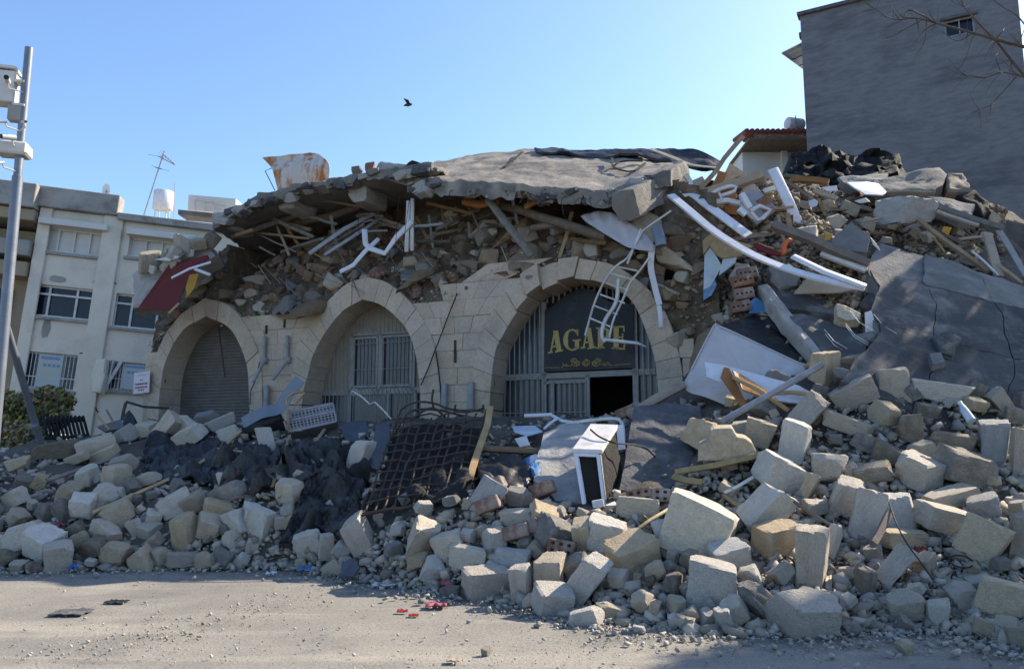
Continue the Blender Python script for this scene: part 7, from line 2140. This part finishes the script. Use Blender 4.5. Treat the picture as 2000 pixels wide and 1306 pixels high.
# ------------------------------------------------------------------ loose rubble and gravel: nobody could count it
LOWS = []
def shard(g):
    """an angular chip: the hull of a few points in a flat box"""
    bm = bmesh.new()
    d = np.array([1.0, g.uniform(.45, .9), g.uniform(.25, .7)])
    few = g.random() < .55
    for sx in (-1, 1):
        for sy in (-1, 1):
            for sz in (-1, 1):
                p = np.array([sx, sy, sz]) * d * g.uniform(.45, 1.0, 3)
                if not (few and g.random() < .28): bm.verts.new(p)
    for _ in range(1 if few else 3):
        p = g.normal(0, 1, 3); p /= np.abs(p).max(); bm.verts.new(p * d * g.uniform(.85, 1.05))
    r = bmesh.ops.convex_hull(bm, input=bm.verts[:])
    bmesh.ops.delete(bm, geom=[v for v in bm.verts if not v.link_faces], context='VERTS')
    bm.verts.index_update()
    v = np.array([v.co[:] for v in bm.verts]); f = np.array([[w.index for w in q.verts] for q in bm.faces])
    bm.free()
    return v, f
LOWS = [shard(rng) for _ in range(70)]
def scatter(name, m, pts):
    """pts: rows x,y,z,size"""
    Vs, Fs, k = [], [], 0
    for (x, y, z, s) in pts:
        v, f = LOWS[rng.integers(len(LOWS))]
        a, b, c = rng.uniform(0, 6.28), rng.normal(0, .5), rng.normal(0, .5)
        ca, sa, cb, sb, cc, sc = math.cos(a), math.sin(a), math.cos(b), math.sin(b), math.cos(c), math.sin(c)
        Rm = np.array([[ca, -sa, 0], [sa, ca, 0], [0, 0, 1]]) @ np.array([[1, 0, 0], [0, cb, -sb], [0, sb, cb]]) @ np.array([[cc, 0, sc], [0, 1, 0], [-sc, 0, cc]])
        Vs.append((v * s * .5) @ Rm.T + (x, y, z)); Fs.append(f + k); k += len(v)
    V, F = np.concatenate(Vs), np.concatenate(Fs)
    me = bpy.data.meshes.new(name)
    me.vertices.add(len(V)); me.vertices.foreach_set('co', V.ravel())
    me.loops.add(F.size); me.loops.foreach_set('vertex_index', F.ravel())
    me.polygons.add(len(F)); me.polygons.foreach_set('loop_start', np.arange(0, F.size, 3)); me.polygons.foreach_set('loop_total', np.full(len(F), 3))
    me.update(calc_edges=True)
    me.materials.append(M[m])
    o = bpy.data.objects.new(name, me); COL.objects.link(o)
    return kind(o, 'stuff')
def inpoly(poly, x, y):
    c = False
    for (x0, y0), (x1, y1) in zip(poly, poly[1:] + poly[:1]):
        if (y0 > y) != (y1 > y) and x < (x1 - x0) * (y - y0) / (y1 - y0) + x0: c = not c
    return c
NOGO = [[(280, 850), (430, 842), (425, 905), (345, 936), (290, 915)], [(425, 858), (700, 850), (705, 905), (560, 958), (470, 962), (400, 928)], [(600, 925), (712, 925), (690, 1010), (555, 1048)],
        [(776, 826), (950, 815), (905, 985), (715, 1015)], [(930, 900), (1050, 885), (1040, 955), (940, 955)], [(1045, 840), (1165, 822), (1225, 830), (1370, 785), (1360, 880), (1310, 962), (1200, 990), (1085, 975), (1040, 938)],
        [(1690, 470), (1730, 468), (2020, 560), (2200, 640), (2200, 830), (1950, 775), (1760, 740), (1690, 720)], [(1335, 757), (1395, 640), (1580, 716), (1600, 790), (1440, 820)],
        [(1480, 550), (1640, 590), (1695, 655), (1690, 740), (1600, 700)], [(1395, 640), (1530, 612), (1610, 700), (1560, 710)], [(560, 790), (655, 785), (660, 845), (570, 850)], [(1622, 436), (1662, 430), (1702, 462), (1696, 492), (1640, 490)],
        [(1700, 350), (1836, 322), (1905, 340), (1940, 400), (1920, 425), (1716, 376)]]
pts = []
def heap_pts(n, x0, x1, y0, y1, s0, s1, top=None):
    c = 0
    while c < n:
        x, y = rng.uniform(x0, x1), rng.uniform(y0, y1)
        if top and y < np.interp(x, top[0], top[1]): 
            c += .2; continue
        c += 1
        q = next((q for q in NOGO if inpoly(q, x, y)), None)
        if q is not None and rng.random() > (.25 if q is NOGO[6] else .2 if q in NOGO[:3] else .08): continue
        p = hit(x, y)
        if p.z < .03: continue
        s = s0 * (s1 / s0) ** (rng.random() ** 1.9)
        pts.append((p.x, p.y, max(hz(p.x, p.y) - .09, 0) + s * rng.uniform(-.1, .22), s))
TOPL = ([-150, 300, 900, 1300, 1420, 1700, 2150], [880, 822, 822, 790, 720, 730, 790])
heap_pts(2600, -150, 2150, 770, 1250, .12, .26, TOPL)
heap_pts(14000, -150, 2150, 760, 1262, .035, .19, TOPL)
pts_front, pts = pts, []
heap_pts(9500, 1380, 1960, 340, 720, .04, .25)
pts_high, pts = pts, pts_front
heap_pts(5000, 900, 2050, 1080, 1262, .025, .10)
heap_pts(1400, 1330, 1480, 430, 680, .04, .2)
heap_pts(1500, 2150, 2800, 640, 1290, .08, .4)
heap_pts(1100, -600, -150, 860, 1105, .06, .3)
scatter('loose_rubble', 'rubble', pts)
scatter('high_heap_rubble', 'rubble_dark', pts_high)
g = []
for _ in range(3600):                                  # gravel spilling onto the road at the heap's foot
    i = rng.integers(len(toe) - 1); t = rng.random()
    a = Vector(tuple(ground(*toe[i]))).lerp(Vector(tuple(ground(*toe[i + 1]))), t)
    d = -abs(rng.normal(0, .38)) + .2
    s = .012 * 7 ** (rng.random() ** 2)
    g.append((a.x + rng.normal(0, .15), a.y + d, s * .15, s))
for _ in range(3000):                                   # spread over the carriageway, thicker along a ridge between wheel tracks
    if rng.random() < .38:
        t = rng.random(); a = ground(170 + 480 * t, 1275 - 130 * t); x, y = a.x + rng.normal(0, .28), a.y + rng.normal(0, .16)
    else:
        a = ground(rng.uniform(-100, 2100), rng.uniform(1130, 1310)); x, y = a.x, a.y
    if hz(x, y) > .05: continue
    s = .006 * 6 ** (rng.random() ** 3.2)
    g.append((x, y, s * .1, s))
for _ in range(6500):
    a = ground(rng.uniform(-150, 2150), 1115 + 195 * rng.random() ** .8); x, y = a.x, a.y
    if hz(x, y) > .03 or noise.noise(Vector((x * .9, y * 1.6, 3))) < -.12: continue
    s = .004 * 4 ** (rng.random() ** 2)
    g.append((x, y, s * .1, s))
scatter('road_gravel', 'gravel', g)
# rubble filling the torn wall and the hollow under the slabs
w = []
for _ in range(4200):
    s = random.uniform(SMIN, SMAX); z = random.uniform(2.3, 7.4)
    if z > under(s) - .1 - .8 * random.random() * (1 if s < FS(830, 450)[0] else .3) or z < (course_top(s) if s < FS(1060, 520)[0] else 2.4) or any((zat(a['E'], s) or -9) > z for a in ARCH.values()) or inside(HOLE, s, z): continue
    q = FP(s, z, min(core_o(s, z), -.03)); k = .04 * 5 ** (random.random() ** 2)
    w.append((q.x, q.y, q.z, k))
scatter('wall_rubble_fill', 'rubble_dark', w)
# dust and broken mortar lying on the ragged top of the facing
w = []
for _ in range(1500):
    s = random.uniform(SMIN, FS(1060, 520)[0]); z = course_top(s) - CO * .3 + random.uniform(-.05, .12)
    if any((zat(a['E'], s) or -9) > z for a in ARCH.values()): continue
    q = FP(s, z, random.uniform(-.25, .0)); k = random.uniform(.02, .09)
    w.append((q.x, q.y, q.z, k))
scatter('facing_crumbs', 'rubble', w)
